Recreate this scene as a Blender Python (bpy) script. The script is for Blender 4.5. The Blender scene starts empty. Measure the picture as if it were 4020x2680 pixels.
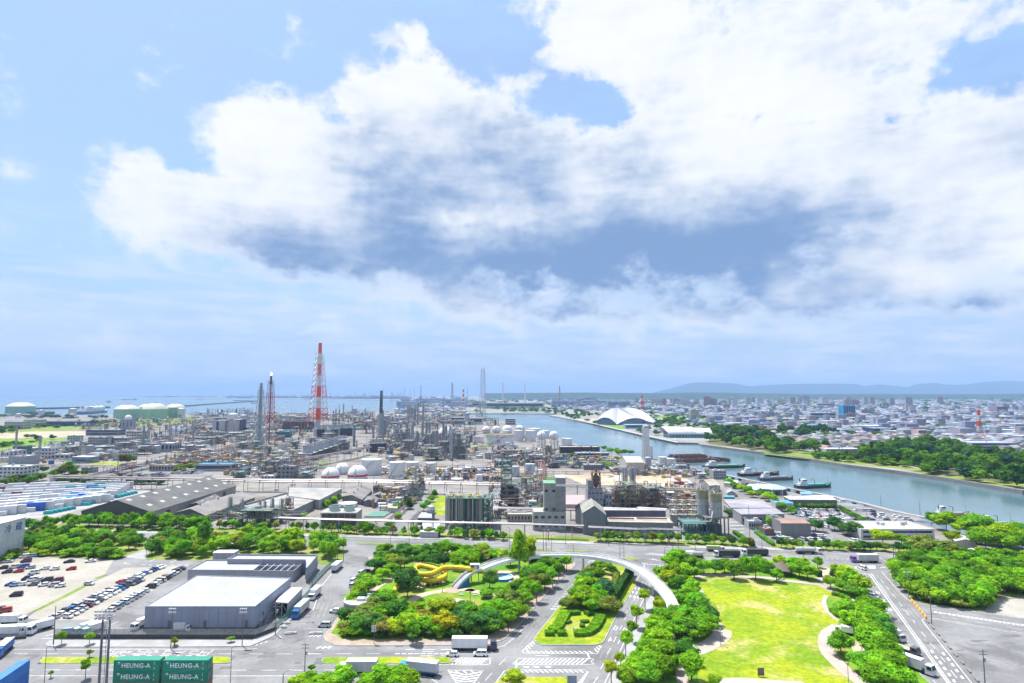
import bpy,bmesh,math,random
from mathutils import Vector,Matrix
random.seed(7)
scene=bpy.context.scene
col=scene.collection
R=math.radians
# camera
FPX,CAMH=2300.,80.
PITCH=math.atan(205./FPX)
CP,SP=math.cos(PITCH),math.sin(PITCH)
cam_data=bpy.data.cameras.new('camera')
cam_data.sensor_width=36.
cam_data.lens=36.*FPX/4020.
cam_data.clip_start=1.
cam_data.clip_end=90000.
cam=bpy.data.objects.new('camera',cam_data)
cam.location=(0,0,CAMH)
cam.rotation_euler=(R(90)+PITCH,0,0)
col.objects.link(cam)
scene.camera=cam
def gy(v):
 return(v,v,v)
def ray(px,py):
 cx,cy=(px-2010.)/FPX,(1340.-py)/FPX
 return Vector((cx,CP-cy*SP,SP+cy*CP))
# sun, view
SUN_AZ,SUN_EL=R(-46),R(66)
sun_dir=Vector((math.sin(SUN_AZ)*math.cos(SUN_EL),math.cos(SUN_AZ)*math.cos(SUN_EL),math.sin(SUN_EL)))
sl=bpy.data.lights.new('sun','SUN')
sl.energy=5.
sl.angle=R(.6)
sl.color=(1.,.965,.91)
sun=bpy.data.objects.new('sun',sl)
sun.rotation_euler=sun_dir.to_track_quat('Z','Y').to_euler()
sun.location=(0,0,500)
col.objects.link(sun)
scene.view_settings.view_transform='Standard'
scene.view_settings.look='None'
scene.view_settings.exposure=.7
scene.view_settings.gamma=1.
scene.view_settings.use_curve_mapping=False
cy=scene.cycles
cy.use_denoising=True
cy.max_bounces=5
cy.diffuse_bounces=2
cy.glossy_bounces=2
cy.transmission_bounces=2
cy.transparent_max_bounces=8
cy.volume_bounces=0
cy.use_adaptive_sampling=True
cy.adaptive_threshold=.02
cy.caustics_reflective=False
cy.caustics_refractive=False
cy.sample_clamp_indirect=4.
# world: sky texture with cumulus and stratus
world=bpy.data.worlds.new('World')
scene.world=world
world.use_nodes=True
nt=world.node_tree
nt.nodes.clear()
NL=nt.links.new
def wn(kind,**kw):
 n=nt.nodes.new(kind)
 for k,v in kw.items():
  setattr(n,k,v)
 return n
def wmath(op,a,b=None,c=None,clamp=False):
 n=wn('ShaderNodeMath',operation=op,use_clamp=clamp)
 for i,v in enumerate((a,b,c)):
  if v is None:
   continue
  if isinstance(v,(int,float)):
   n.inputs[i].default_value=v
  else:
   NL(v,n.inputs[i])
 return n.outputs[0]
def wvec(op,a,b=None,c=None):
 n=wn('ShaderNodeVectorMath',operation=op)
 for i,v in enumerate((a,b,c)):
  if v is None:
   continue
  if isinstance(v,(tuple,list)):
   n.inputs[i].default_value=v
  else:
   NL(v,n.inputs[i])
 return n.outputs['Value']if op in('DOT_PRODUCT','LENGTH')else n.outputs[0]
def wnoise(vec,scale,detail,rough,dist=0.,lac=2.):
 n=wn('ShaderNodeTexNoise',noise_dimensions='3D')
 n.inputs['Scale'].default_value=scale
 n.inputs['Detail'].default_value=detail
 n.inputs['Roughness'].default_value=rough
 n.inputs['Lacunarity'].default_value=lac
 n.inputs['Distortion'].default_value=dist
 NL(vec,n.inputs['Vector'])
 return n
def wramp(val,a,b,lo=0.,hi=1.):
 n=wn('ShaderNodeMapRange',interpolation_type='SMOOTHSTEP')
 NL(val,n.inputs['Value'])
 n.inputs['From Min'].default_value=a
 n.inputs['From Max'].default_value=b
 n.inputs['To Min'].default_value=lo
 n.inputs['To Max'].default_value=hi
 return n.outputs['Result']
def wmix(fac,a,b):
 n=wn('ShaderNodeMix',data_type='RGBA')
 n.clamp_factor=True
 if isinstance(fac,(int,float)):
  n.inputs['Factor'].default_value=fac
 else:
  NL(fac,n.inputs['Factor'])
 for s,v in(('A',a),('B',b)):
  sock=[i for i in n.inputs if i.name==s and i.type=='RGBA'][0]
  if isinstance(v,(tuple,list)):
   sock.default_value=(*v,1.)
  else:
   NL(v,sock)
 return[o for o in n.outputs if o.type=='RGBA'][0]
def sky_angles(px,py):
 r=ray(px,py).normalized()
 return math.degrees(math.atan2(r.x,r.y)),math.degrees(math.asin(r.z))
tc=wn('ShaderNodeTexCoord')
dirn=wvec('NORMALIZE',tc.outputs['Generated'])
sep=wn('ShaderNodeSeparateXYZ')
NL(dirn,sep.inputs[0])
az=wmath('MULTIPLY',wmath('ARCTAN2',sep.outputs[0],sep.outputs[1]),57.29578)
el=wmath('MULTIPLY',wmath('ARCSINE',wmath('ABSOLUTE',sep.outputs[2])),57.29578)
comb=wn('ShaderNodeCombineXYZ')
NL(az,comb.inputs[0])
NL(el,comb.inputs[1])
P0=comb.outputs[0]
PF=wvec('MULTIPLY',P0,(1.,1.35,1.))
warp1=wnoise(PF,.16,3,.55)
warp2=wnoise(PF,.6,3,.6)
wv=wvec('SUBTRACT',warp1.outputs['Color'],gy(.5))
wv2=wvec('SUBTRACT',warp2.outputs['Color'],gy(.5))
PW=wvec('MULTIPLY_ADD',wv,(5.,3.6,0.),P0)
PW=wvec('MULTIPLY_ADD',wv2,(2.6,2.2,0.),PW)
def blobs(lst,vec):
 total=None
 for(px,py,rx,ry,w)in lst:
  a0,e0=sky_angles(px,py)
  a1,_=sky_angles(px+rx,py)
  _,e1=sky_angles(px,py-ry)
  sa,se=1/(2.3*max(abs(a1-a0),.05)),1/(2.3*max(abs(e1-e0),.05))
  gn=wn('ShaderNodeTexGradient',gradient_type='QUADRATIC_SPHERE')
  gn.texture_mapping.vector_type='POINT'
  gn.texture_mapping.scale=(sa,se,0.)
  gn.texture_mapping.translation=(-a0*sa,-e0*se,0.)
  NL(vec,gn.inputs[0])
  g=gn.outputs['Fac']
  total=wmath('MULTIPLY',g,w)if total is None else wmath('MULTIPLY_ADD',g,w,total)
 return total
CLOUD=[(600,700,230,130,.9),(820,830,330,170,1.),(560,880,170,90,.5),(1060,600,180,190,1.1),(1065,430,135,110,.8),(1250,740,240,190,.8),(1440,430,150,140,.9),(1600,330,130,170,1.1),(1640,160,60,90,.8),(1720,480,220,170,1.),(1900,420,150,140,.9),(1950,185,45,70,.55),(1150,930,420,110,.7),(1550,780,420,240,1.),(1950,800,450,300,1.),(2080,590,150,110,.7),(1450,1050,380,70,.5),(2290,80,200,230,1.3),(2560,200,330,240,1.2),(2950,240,460,300,1.1),(3450,120,420,190,.9),(3950,90,320,140,.9),(2380,640,330,130,1.1),(2800,680,480,210,1.1),(3250,640,420,180,1.),(3620,600,420,200,1.),(3980,480,260,230,1.),(2400,960,620,230,1.2),(2980,940,500,260,.9),(3750,880,560,200,.8),(3300,380,250,160,.5),(2790,1255,190,45,.7),(3080,1180,270,75,.8),(3450,1080,360,100,.8),(3900,980,320,130,.9),(3850,1180,420,60,.8),(1840,1190,190,70,.75),(2200,1235,420,45,.7),(3740,1310,100,32,.9),(1290,1275,90,35,.75),(1220,1290,60,30,.4),(1500,1150,130,40,.5),(300,720,55,28,.4),(340,790,55,28,.4),(2060,330,50,40,.45),]
HOLES=[(2260,400,200,90,.95),(2420,460,100,50,.8),(2060,230,70,150,.6),(3170,475,120,36,.8),(2990,465,60,25,.6),(3810,270,210,105,1.1),(3490,465,55,40,.8),(3400,60,60,50,.4),(1330,480,90,60,.5),(760,640,90,40,.55),(1760,150,110,160,.9),(1180,720,90,40,.4),]
DARK=[(1880,640,330,120,.92),(1680,760,220,80,.5),(2080,1030,520,85,1.),(2400,1010,420,85,.85),(2960,850,150,130,.75),(3010,960,230,50,.65),(2700,1140,300,45,1.),(2250,1110,420,50,.8),(1560,990,260,85,.62),(1280,960,230,60,.3),(2420,1230,380,28,.55),(3720,1200,460,42,.95),(3450,800,190,70,.3),(3780,720,260,120,.25),(2650,940,350,90,.45),(3300,1250,350,40,.5),(2450,900,950,280,.38),(3550,820,600,260,.22),(1250,900,500,140,.18),(2900,330,140,90,.16),(3150,250,200,60,.14),(900,960,260,50,.14),(3900,300,260,60,.1),]
LIGHTER=[(2135,1137,95,20,.9),(1780,862,120,42,.55),(2050,880,130,45,.4),(2730,700,90,60,.3),(2880,1010,80,18,.35)]
fbm=wnoise(PF,.2,7,.6)
fb=wmath('SUBTRACT',fbm.outputs['Fac'],.5)
PFs=wvec('ADD',PF,(-.55,.95,0.))
fbm_s=wnoise(PFs,.2,5,.6)
rel=wmath('SUBTRACT',fbm.outputs['Fac'],fbm_s.outputs['Fac'])
shape=wmath('SUBTRACT',blobs(CLOUD,PW),blobs(HOLES,PW))
side=wmath('MAXIMUM',wramp(wmath('ABSOLUTE',az),46,60),wramp(el,44,58))
gen=wnoise(PF,.045,2,.5)
shape_gen=wmath('MULTIPLY_ADD',gen.outputs['Fac'],2.4,-.75)
mixs=wn('ShaderNodeMix',data_type='FLOAT')
NL(side,mixs.inputs[0]);NL(shape,mixs.inputs[2]);NL(shape_gen,mixs.inputs[3])
dens=wmath('MULTIPLY_ADD',fb,2.5,mixs.outputs[0])
lowc=wramp(el,17,6)
mask=wramp(dens,.22,.86)
NL(wmath('MULTIPLY_ADD',lowc,-.22,.22),mask.node.inputs['From Min'])
NL(wmath('MULTIPLY_ADD',lowc,.35,.86),mask.node.inputs['From Max'])
veil=wnoise(wvec('MULTIPLY',PF,(.6,1.4,1.)),.1,4,.6)
veil_f=wramp(veil.outputs['Fac'],.3,.75,.45,.85)
strat=wnoise(wvec('MULTIPLY',P0,(.35,2.4,1.)),.35,4,.6)
low=wmath('MULTIPLY',wramp(el,20,5),wramp(strat.outputs['Fac'],.4,.68))
PD=wvec('MULTIPLY_ADD',wv,(3.6,2.2,0.),P0)
PD=wvec('MULTIPLY_ADD',wv2,(1.,.5,0.),PD)
shade=wmath('SUBTRACT',blobs([(a,b,c*1.45,d*1.5,e*.74)for a,b,c,d,e in DARK],PD),blobs(LIGHTER,PW))
shade=wmath('MULTIPLY_ADD',wmath('SUBTRACT',gen.outputs['Fac'],.42),.9,shade)
lump=wnoise(PF,.11,4,.55)
shade=wmath('MULTIPLY_ADD',wmath('SUBTRACT',lump.outputs['Fac'],.45),1.1,shade)
shade=wmath('MULTIPLY_ADD',rel,.65,shade)
shade=wmath('MULTIPLY_ADD',wmath('SUBTRACT',strat.outputs['Fac'],.5),.55,shade)
shade=wmath('MULTIPLY_ADD',wramp(el,14,6),.18,shade)
shade=wmath('MULTIPLY',shade,wmath('MULTIPLY_ADD',lump.outputs['Fac'],1.2,.4))
shade_c=wmath('MULTIPLY',wramp(shade,-.28,1.4),wramp(dens,.35,1.1,.45,1.))
sky=wn('ShaderNodeTexSky',sky_type='NISHITA')
sky.sun_disc=False
sky.sun_elevation=SUN_EL
sky.sun_rotation=SUN_AZ
sky.altitude=0
sky.air_density=1.
sky.dust_density=1.6
sky.ozone_density=1.6
K=10.
def kc(c):
 return tuple(v*K for v in c)
base=wmix(veil_f,sky.outputs['Color'],kc((.28,.44,.71)))
base=wmix(wramp(el,13,.5,0.,.9),base,kc((.33,.43,.57)))
base=wmix(wmath('MULTIPLY',low,.7),base,kc((.47,.53,.62)))
ramp=wn('ShaderNodeValToRGB')
stops=[(0.,(.63,.64,.655)),(.2,(.58,.605,.645)),(.42,(.47,.515,.59)),(.68,(.31,.385,.515)),(1.,(.145,.235,.405))]
while len(ramp.color_ramp.elements)<len(stops):
 ramp.color_ramp.elements.new(.5)
for e,(p,c)in zip(ramp.color_ramp.elements,stops):
 e.position=p
 e.color=(*c,1)
NL(shade_c,ramp.inputs[0])
cl=wvec('SCALE',ramp.outputs[0])
cl.node.inputs['Scale'].default_value=K
skycol=wmix(mask,base,cl)
bg=wn('ShaderNodeBackground')
bg.inputs['Strength'].default_value=1./K
NL(skycol,bg.inputs['Color'])
out=wn('ShaderNodeOutputWorld')
NL(bg.outputs[0],out.inputs['Surface'])
world.cycles.sampling_method='MANUAL'
world.cycles.sample_map_resolution=256
# placing: a photo pixel gives a point on the ground
def gp(px,py,z=0.):
 r=ray(px,py)
 t=(z-CAMH)/r.z
 return Vector((r.x*t,r.y*t,z))
class Crop:
 def __init__(s,x0,y0,k):
  s.x0,s.y0,s.k=x0,y0,k
 def px(s,x,y):
  return s.x0+x/s.k,s.y0+y/s.k
 def __call__(s,x,y,z=0.):
  return gp(s.x0+x/s.k,s.y0+y/s.k,z)
 def p(s,*a):
  return[s(a[i],a[i+1])for i in range(0,len(a),2)]
 def wid(s,dx,Y):
  return dx/s.k*(Y*CP-CAMH*SP)/FPX
 def top(s,base,y):
  r=ray(2010,s.y0+y/s.k)
  return CAMH+base.y*r.z/r.y
A,B,C,D=Crop(0,2040,2.45),Crop(600,2040,2.45),Crop(1200,2040,2.45),Crop(1800,2040,2.45)
E,F,G=Crop(2400,2040,2.45),Crop(3000,2040,2.45),Crop(3320,2040,2.45)
HH,I,J=Crop(0,1480,2.529),Crop(700,1480,2.529),Crop(1300,1480,2.529)
KK,L,M,N=Crop(1900,1600,2.903),Crop(2300,1700,3.408),Crop(2700,1600,2.613),Crop(3320,1480,2.529)
Q,RR,S,T,V=Crop(0,1300,1.755),Crop(1340,1400,1.755),Crop(2200,1440,2.352),Crop(3000,1440,2.306),Crop(0,0,.58507)
PS=Crop(1560,2100,4.3556)
X4=Crop(0,0,1.)
# materials
def new_mat(name):
 m=bpy.data.materials.new(name)
 m.use_nodes=True
 t=m.node_tree
 return m,t,t.nodes['Principled BSDF']
def pmat(name,color=None,rough=.6,metal=0.,var=.18,scale=.35,streak=0.,bump=0.,fine=0.,spec=.4,corr=None,gain=1.):
 m,t,b=new_mat(name)
 n,l=t.nodes,t.links
 if color is None:
  oi=n.new('ShaderNodeObjectInfo')
  csock=oi.outputs['Color']
  if gain!=1.:
   gs_=n.new('ShaderNodeVectorMath');gs_.operation='SCALE';gs_.inputs['Scale'].default_value=gain
   l.new(csock,gs_.inputs[0]);csock=gs_.outputs[0]
 else:
  rgb=n.new('ShaderNodeRGB')
  rgb.outputs[0].default_value=(*color,1)
  csock=rgb.outputs[0]
 geo=n.new('ShaderNodeNewGeometry')
 def noise(sc,det,vecscale=None):
  v=geo.outputs['Position']
  if vecscale:
   mm=n.new('ShaderNodeVectorMath');mm.operation='MULTIPLY'
   mm.inputs[1].default_value=vecscale
   l.new(v,mm.inputs[0]);v=mm.outputs[0]
  x=n.new('ShaderNodeTexNoise')
  x.inputs['Scale'].default_value=sc
  x.inputs['Detail'].default_value=det
  x.inputs['Roughness'].default_value=.62
  l.new(v,x.inputs['Vector'])
  return x.outputs['Fac']
 def mulby(fac,amt):
  nonlocal csock
  mr=n.new('ShaderNodeMapRange')
  mr.inputs['From Min'].default_value=.28
  mr.inputs['From Max'].default_value=.72
  mr.inputs['To Min'].default_value=1-amt
  mr.inputs['To Max'].default_value=1+amt*.8
  l.new(fac,mr.inputs['Value'])
  sc=n.new('ShaderNodeVectorMath');sc.operation='SCALE'
  l.new(csock,sc.inputs[0]);l.new(mr.outputs[0],sc.inputs['Scale'])
  csock=sc.outputs[0]
 if var:
  mulby(noise(scale,5),var)
 if streak:
  mulby(noise(.9,3,(1.,1.,.07)),streak)
 if fine:
  mulby(noise(6.,3),fine)
 if corr:
  w=n.new('ShaderNodeTexWave');w.wave_type='BANDS';w.bands_direction=corr[0]
  w.inputs['Scale'].default_value=corr[1]
  tc_=n.new('ShaderNodeTexCoord');l.new(tc_.outputs['Object'],w.inputs['Vector'])
  bp=n.new('ShaderNodeBump');bp.inputs['Strength'].default_value=corr[2];bp.inputs['Distance'].default_value=.08
  l.new(w.outputs['Fac'],bp.inputs['Height']);l.new(bp.outputs[0],b.inputs['Normal'])
 elif bump:
  bp=n.new('ShaderNodeBump');bp.inputs['Strength'].default_value=bump;bp.inputs['Distance'].default_value=.1
  l.new(noise(3.,4),bp.inputs['Height']);l.new(bp.outputs[0],b.inputs['Normal'])
 l.new(csock,b.inputs['Base Color'])
 b.inputs['Roughness'].default_value=rough
 b.inputs['Metallic'].default_value=metal
 b.inputs['Specular IOR Level'].default_value=spec
 return m
def mix_mat(name,c1,c2,scale,lo=.4,hi=.6,c3=None,scale3=.05,rough=.9,fine=.15,det=6,bump=0.,stretch=None):
 m,t,b=new_mat(name)
 n,l=t.nodes,t.links
 geo=n.new('ShaderNodeNewGeometry')
 pos=geo.outputs['Position']
 if stretch:
  mm=n.new('ShaderNodeVectorMath');mm.operation='MULTIPLY';mm.inputs[1].default_value=stretch
  l.new(pos,mm.inputs[0]);pos=mm.outputs[0]
 def fac(sc,lo,hi,det=det):
  x=n.new('ShaderNodeTexNoise');x.inputs['Scale'].default_value=sc;x.inputs['Detail'].default_value=det
  x.inputs['Roughness'].default_value=.65
  l.new(pos,x.inputs['Vector'])
  r=n.new('ShaderNodeMapRange');r.interpolation_type='SMOOTHSTEP'
  r.inputs['From Min'].default_value=lo;r.inputs['From Max'].default_value=hi
  l.new(x.outputs['Fac'],r.inputs['Value'])
  return r.outputs[0]
 def mix(f,a,bcol):
  x=n.new('ShaderNodeMix');x.data_type='RGBA'
  l.new(f,x.inputs['Factor'])
  for s,v in((6,a),(7,bcol)):
   if isinstance(v,tuple):
    x.inputs[s].default_value=(*v,1)
   else:
    l.new(v,x.inputs[s])
  return x.outputs[2]
 c=mix(fac(scale,lo,hi),c1,c2)
 if c3:
  c=mix(fac(scale3,.5,.64),c,c3)
 f=fac(scale*14,.2,.8,3)
 r=n.new('ShaderNodeMapRange');r.inputs['To Min'].default_value=1-fine;r.inputs['To Max'].default_value=1+fine
 l.new(f,r.inputs['Value'])
 sc=n.new('ShaderNodeVectorMath');sc.operation='SCALE'
 l.new(c,sc.inputs[0]);l.new(r.outputs[0],sc.inputs['Scale'])
 l.new(sc.outputs[0],b.inputs['Base Color'])
 b.inputs['Roughness'].default_value=rough
 b.inputs['Specular IOR Level'].default_value=.2
 if bump:
  bp=n.new('ShaderNodeBump');bp.inputs['Strength'].default_value=bump;bp.inputs['Distance'].default_value=.3
  l.new(f,bp.inputs['Height']);l.new(bp.outputs[0],b.inputs['Normal'])
 return m
def leaf_mat(name,trans=.44,var=.42):
 m=bpy.data.materials.new(name)
 m.use_nodes=True
 t=m.node_tree
 n,l=t.nodes,t.links
 n.clear()
 oi=n.new('ShaderNodeObjectInfo')
 geo=n.new('ShaderNodeNewGeometry')
 x=n.new('ShaderNodeTexNoise');x.inputs['Scale'].default_value=.55;x.inputs['Detail'].default_value=4
 l.new(geo.outputs['Position'],x.inputs['Vector'])
 mr=n.new('ShaderNodeMapRange');mr.inputs['From Min'].default_value=.3;mr.inputs['From Max'].default_value=.7
 mr.inputs['To Min'].default_value=1-var;mr.inputs['To Max'].default_value=1+var
 l.new(x.outputs['Fac'],mr.inputs['Value'])
 rp=n.new('ShaderNodeMapRange');rp.inputs['To Min'].default_value=.72;rp.inputs['To Max'].default_value=1.28
 l.new(geo.outputs['Random Per Island'],rp.inputs['Value'])
 mu=n.new('ShaderNodeMath');mu.operation='MULTIPLY';l.new(mr.outputs[0],mu.inputs[0]);l.new(rp.outputs[0],mu.inputs[1])
 sc=n.new('ShaderNodeVectorMath');sc.operation='SCALE'
 l.new(oi.outputs['Color'],sc.inputs[0]);l.new(mu.outputs[0],sc.inputs['Scale'])
 y=n.new('ShaderNodeTexNoise');y.inputs['Scale'].default_value=.23;y.inputs['Detail'].default_value=2
 l.new(geo.outputs['Position'],y.inputs['Vector'])
 yr=n.new('ShaderNodeMapRange');yr.inputs['From Min'].default_value=.45;yr.inputs['From Max'].default_value=.75;yr.inputs['To Max'].default_value=.55
 l.new(y.outputs['Fac'],yr.inputs['Value'])
 ym=n.new('ShaderNodeVectorMath');ym.operation='MULTIPLY';ym.inputs[1].default_value=(1.35,1.1,.75)
 l.new(sc.outputs[0],ym.inputs[0])
 mx=n.new('ShaderNodeMix');mx.data_type='RGBA'
 l.new(yr.outputs[0],mx.inputs['Factor']);l.new(sc.outputs[0],mx.inputs[6]);l.new(ym.outputs[0],mx.inputs[7])
 d=n.new('ShaderNodeBsdfDiffuse');tr=n.new('ShaderNodeBsdfTranslucent')
 l.new(mx.outputs[2],d.inputs['Color']);l.new(mx.outputs[2],tr.inputs['Color'])
 ms=n.new('ShaderNodeMixShader');ms.inputs[0].default_value=trans
 l.new(d.outputs[0],ms.inputs[1]);l.new(tr.outputs[0],ms.inputs[2])
 o=n.new('ShaderNodeOutputMaterial')
 l.new(ms.outputs[0],o.inputs['Surface'])
 return m
MT={}
MT['paint']=pmat('paint',None,.55,gain=.88,var=.1,scale=.25,streak=.1)
MT['steel']=pmat('steel',None,.45,gain=.78,var=.22,scale=.5,streak=.18)
MT['bright']=pmat('galvanised pipe',None,.42,metal=.15,gain=.68,var=.15,scale=.4)
MT['wall']=pmat('rendered wall',None,.75,gain=.78,var=.12,scale=.18,streak=.16)
MT['ribv']=pmat('ribbed sheet wall',None,.5,gain=.9,var=.08,scale=.15,streak=.1,corr=('X',2.2,.35))
MT['roof']=pmat('sheet roof',None,.55,gain=.85,var=.14,scale=.12,fine=.05)
MT['oldroof']=pmat('weathered roof',None,.8,gain=.85,var=.34,scale=.1,fine=.12)
MT['carpaint']=pmat('car paint',None,.28,var=.04,scale=.6,spec=.6)
MT['glass']=pmat('window glass',(.02,.03,.045),.1,var=.1,spec=.7)
MT['tyre']=pmat('rubber',(.02,.02,.02),.85)
MT['dark']=pmat('dark steel',(.045,.045,.055),.6,var=.2)
MT['trunk']=pmat('bark',(.11,.085,.06),.9,var=.3,scale=2.)
MT['leaf']=leaf_mat('leaves')
MT['line']=pmat('road paint',gy(.62),.7,var=.34,scale=.8,fine=.2)
MT['conc']=pmat('concrete',None,.85,gain=.8,var=.22,scale=.3,streak=.12,fine=.06)
MT['asphalt']=mix_mat('asphalt',gy(.167),gy(.24),.05,.35,.65,c3=gy(.135),scale3=.03,fine=.1,rough=.85)
MT['patch']=mix_mat('asphalt patch',gy(.125),gy(.155),.3,.35,.65,fine=.1,rough=.85)
MT['track']=mix_mat('wheel-worn asphalt',gy(.15),gy(.2),.08,.3,.7,fine=.1,rough=.8)
MT['yard']=mix_mat('plant yard',gy(.165),(.26,.24,.215),.028,.35,.65,c3=(.14,.125,.1),scale3=.016,fine=.14)
MT['gravel']=mix_mat('gravel',(.3,.28,.24),(.375,.355,.315),.05,.35,.7,c3=(.25,.23,.19),scale3=.022,fine=.12)
MT['sand']=mix_mat('bare sand',(.36,.29,.2),(.44,.38,.29),.05,.35,.65,c3=(.31,.23,.14),scale3=.03,fine=.1)
MT['lawn']=mix_mat('lawn',(.145,.245,.008),(.27,.315,.01),.045,.38,.62,c3=(.37,.33,.11),scale3=.055,fine=.3,bump=.4)
MT['grass']=mix_mat('grass',(.085,.21,.012),(.16,.285,.014),.07,.35,.66,c3=(.24,.25,.05),scale3=.04,fine=.24,bump=.4)
MT['weeds']=mix_mat('weedy grass',(.11,.19,.02),(.2,.25,.045),.1,.35,.65,c3=(.3,.27,.1),scale3=.05,fine=.25,bump=.4)
MT['path']=mix_mat('park path',(.44,.33,.25),(.5,.4,.31),.2,.35,.65,fine=.08)
MT['brick']=mix_mat('brick paving',(.3,.235,.18),(.38,.31,.245),.25,.35,.65,c3=(.33,.29,.26),scale3=.05,fine=.12)
MT['pave']=mix_mat('grey paving',gy(.295),gy(.355),.2,.35,.65,c3=(.27,.26,.25),scale3=.04,fine=.1)
MT['path2']=mix_mat('tan grey paving',(.36,.31,.27),(.43,.38,.335),.2,.35,.65,c3=(.33,.29,.26),scale3=.05,fine=.1)
MT['soil']=mix_mat('soil under trees',(.085,.1,.03),(.14,.13,.06),.12,.35,.65,fine=.25)
# mesh builder
class MB:
 def __init__(s):
  s.v,s.f=[],[]
 def add(s,vs,fs):
  o=len(s.v)
  s.v.extend([tuple(p)for p in vs])
  s.f.extend([tuple(i+o for i in f)for f in fs])
  return s
 def box(s,x0,y0,z0,x1,y1,z1):
  return s.add([(x0,y0,z0),(x1,y0,z0),(x1,y1,z0),(x0,y1,z0),(x0,y0,z1),(x1,y0,z1),(x1,y1,z1),(x0,y1,z1)],[(0,3,2,1),(4,5,6,7),(0,1,5,4),(1,2,6,5),(2,3,7,6),(3,0,4,7)])
 def cyl(s,x,y,z0,z1,r,r2=None,n=16,cap=True):
  r2=r if r2 is None else r2
  vs=[(x+r*math.cos(2*math.pi*i/n),y+r*math.sin(2*math.pi*i/n),z0)for i in range(n)]
  vs+=[(x+r2*math.cos(2*math.pi*i/n),y+r2*math.sin(2*math.pi*i/n),z1)for i in range(n)]
  fs=[(i,(i+1)%n,n+(i+1)%n,n+i)for i in range(n)]
  if cap:
   fs+=[tuple(range(n-1,-1,-1)),tuple(range(n,2*n))]
  return s.add(vs,fs)
 def bar(s,p0,p1,w,h=None,n=4):
  p0,p1=Vector(p0),Vector(p1)
  d=p1-p0
  if d.length<1e-6:
   return s
  d.normalize()
  u=d.cross(Vector((0,0,1)))
  if u.length<1e-3:
   u=Vector((1,0,0))
  u.normalize()
  w2=d.cross(u)
  vs=[]
  for p in(p0,p1):
   for i in range(n):
    a=2*math.pi*(i+.5)/n
    k=1.414 if n==4 else 1.
    vs.append(p+u*(math.cos(a)*w/2*k)+w2*(math.sin(a)*(h or w)/2*k))
  fs=[(i,(i+1)%n,n+(i+1)%n,n+i)for i in range(n)]+[tuple(range(n-1,-1,-1)),tuple(range(n,2*n))]
  return s.add(vs,fs)
 def poly(s,pts,w,n=6):
  for a,b in zip(pts[:-1],pts[1:]):
   s.bar(a,b,w,n=n)
  return s
 def prism(s,pts,z0,z1):
  n=len(pts)
  area=sum(pts[i][0]*pts[(i+1)%n][1]-pts[(i+1)%n][0]*pts[i][1]for i in range(n))
  if area<0:
   pts=pts[::-1]
  vs=[(p[0],p[1],z0)for p in pts]+[(p[0],p[1],z1)for p in pts]
  return s.add(vs,[(i,(i+1)%n,n+(i+1)%n,n+i)for i in range(n)]+[tuple(range(n-1,-1,-1)),tuple(range(n,2*n))])
 def sheet(s,pts,z):
  n=len(pts)
  area=sum(pts[i][0]*pts[(i+1)%n][1]-pts[(i+1)%n][0]*pts[i][1]for i in range(n))
  if area<0:
   pts=pts[::-1]
  return s.add([(p[0],p[1],z)for p in pts],[tuple(range(n))])
 def lathe(s,x,y,prof,n=20):
  vs,rows=[],[]
  for r,z in prof:
   if r<1e-4:
    rows.append([len(s.v)+len(vs)]);vs.append((x,y,z))
   else:
    rows.append([len(s.v)+len(vs)+i for i in range(n)])
    vs+=[(x+r*math.cos(2*math.pi*i/n),y+r*math.sin(2*math.pi*i/n),z)for i in range(n)]
  fs=[]
  for a,b in zip(rows[:-1],rows[1:]):
   for i in range(n):
    j=(i+1)%n
    if len(a)==1 and len(b)==1:
     continue
    if len(a)==1:
     fs.append((a[0],b[j],b[i]))
    elif len(b)==1:
     fs.append((a[i],a[j],b[0]))
    else:
     fs.append((a[i],a[j],b[j],b[i]))
  s.v.extend(vs)
  s.f.extend(fs)
  return s
 def ball(s,x,y,z,r,n=20,m=12,rz=None):
  rz=rz or r
  prof=[(r*math.sin(math.pi*i/m),z-rz*math.cos(math.pi*i/m))for i in range(m+1)]
  prof[0]=(0,z-rz);prof[-1]=(0,z+rz)
  return s.lathe(x,y,prof,n)
 def ring(s,x,y,z0,z1,r0,r1,n=24):
  return s.lathe(x,y,[(r0,z0),(r1,z0),(r1,z1),(r0,z1),(r0,z0)],n)
 def gable(s,x0,y0,x1,y1,z0,z1,axis='y',over=0.):
  x0,y0,x1,y1=x0-over,y0-over,x1+over,y1+over
  t=.12
  if axis=='y':
   xm=(x0+x1)/2
   pts=[(x0,z0),(x0,z0+t),(xm,z1+t),(x1,z0+t),(x1,z0)]
   vs=[(p[0],y0,p[1])for p in pts]+[(p[0],y1,p[1])for p in pts]
  else:
   ym=(y0+y1)/2
   pts=[(y0,z0),(y0,z0+t),(ym,z1+t),(y1,z0+t),(y1,z0)]
   vs=[(x1,p[0],p[1])for p in pts]+[(x0,p[0],p[1])for p in pts]
  n=5
  return s.add(vs,[tuple(range(n)),tuple(range(2*n-1,n-1,-1))]+[(i,n+i,n+(i+1)%n,(i+1)%n)for i in range(n)])
 def mesh(s,name,mat,smooth=False):
  me=bpy.data.meshes.new(name)
  me.from_pydata(s.v,[],s.f)
  if isinstance(mat,str):
   mat=MT[mat]
  me.materials.append(mat)
  if smooth:
   me.polygons.foreach_set('use_smooth',[True]*len(me.polygons))
  me.update()
  return me
 def mk9(s,name,mat,parent=None,color=None,smooth=False,loc=None,rz=0.):
  return link(name,s.mesh(name,mat,smooth),parent,color,loc,rz)
def bx9(*a):
 m=MB()
 return m.box(*a)
def cy9(*a,**k):
 m=MB()
 return m.cyl(*a,**k)
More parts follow.
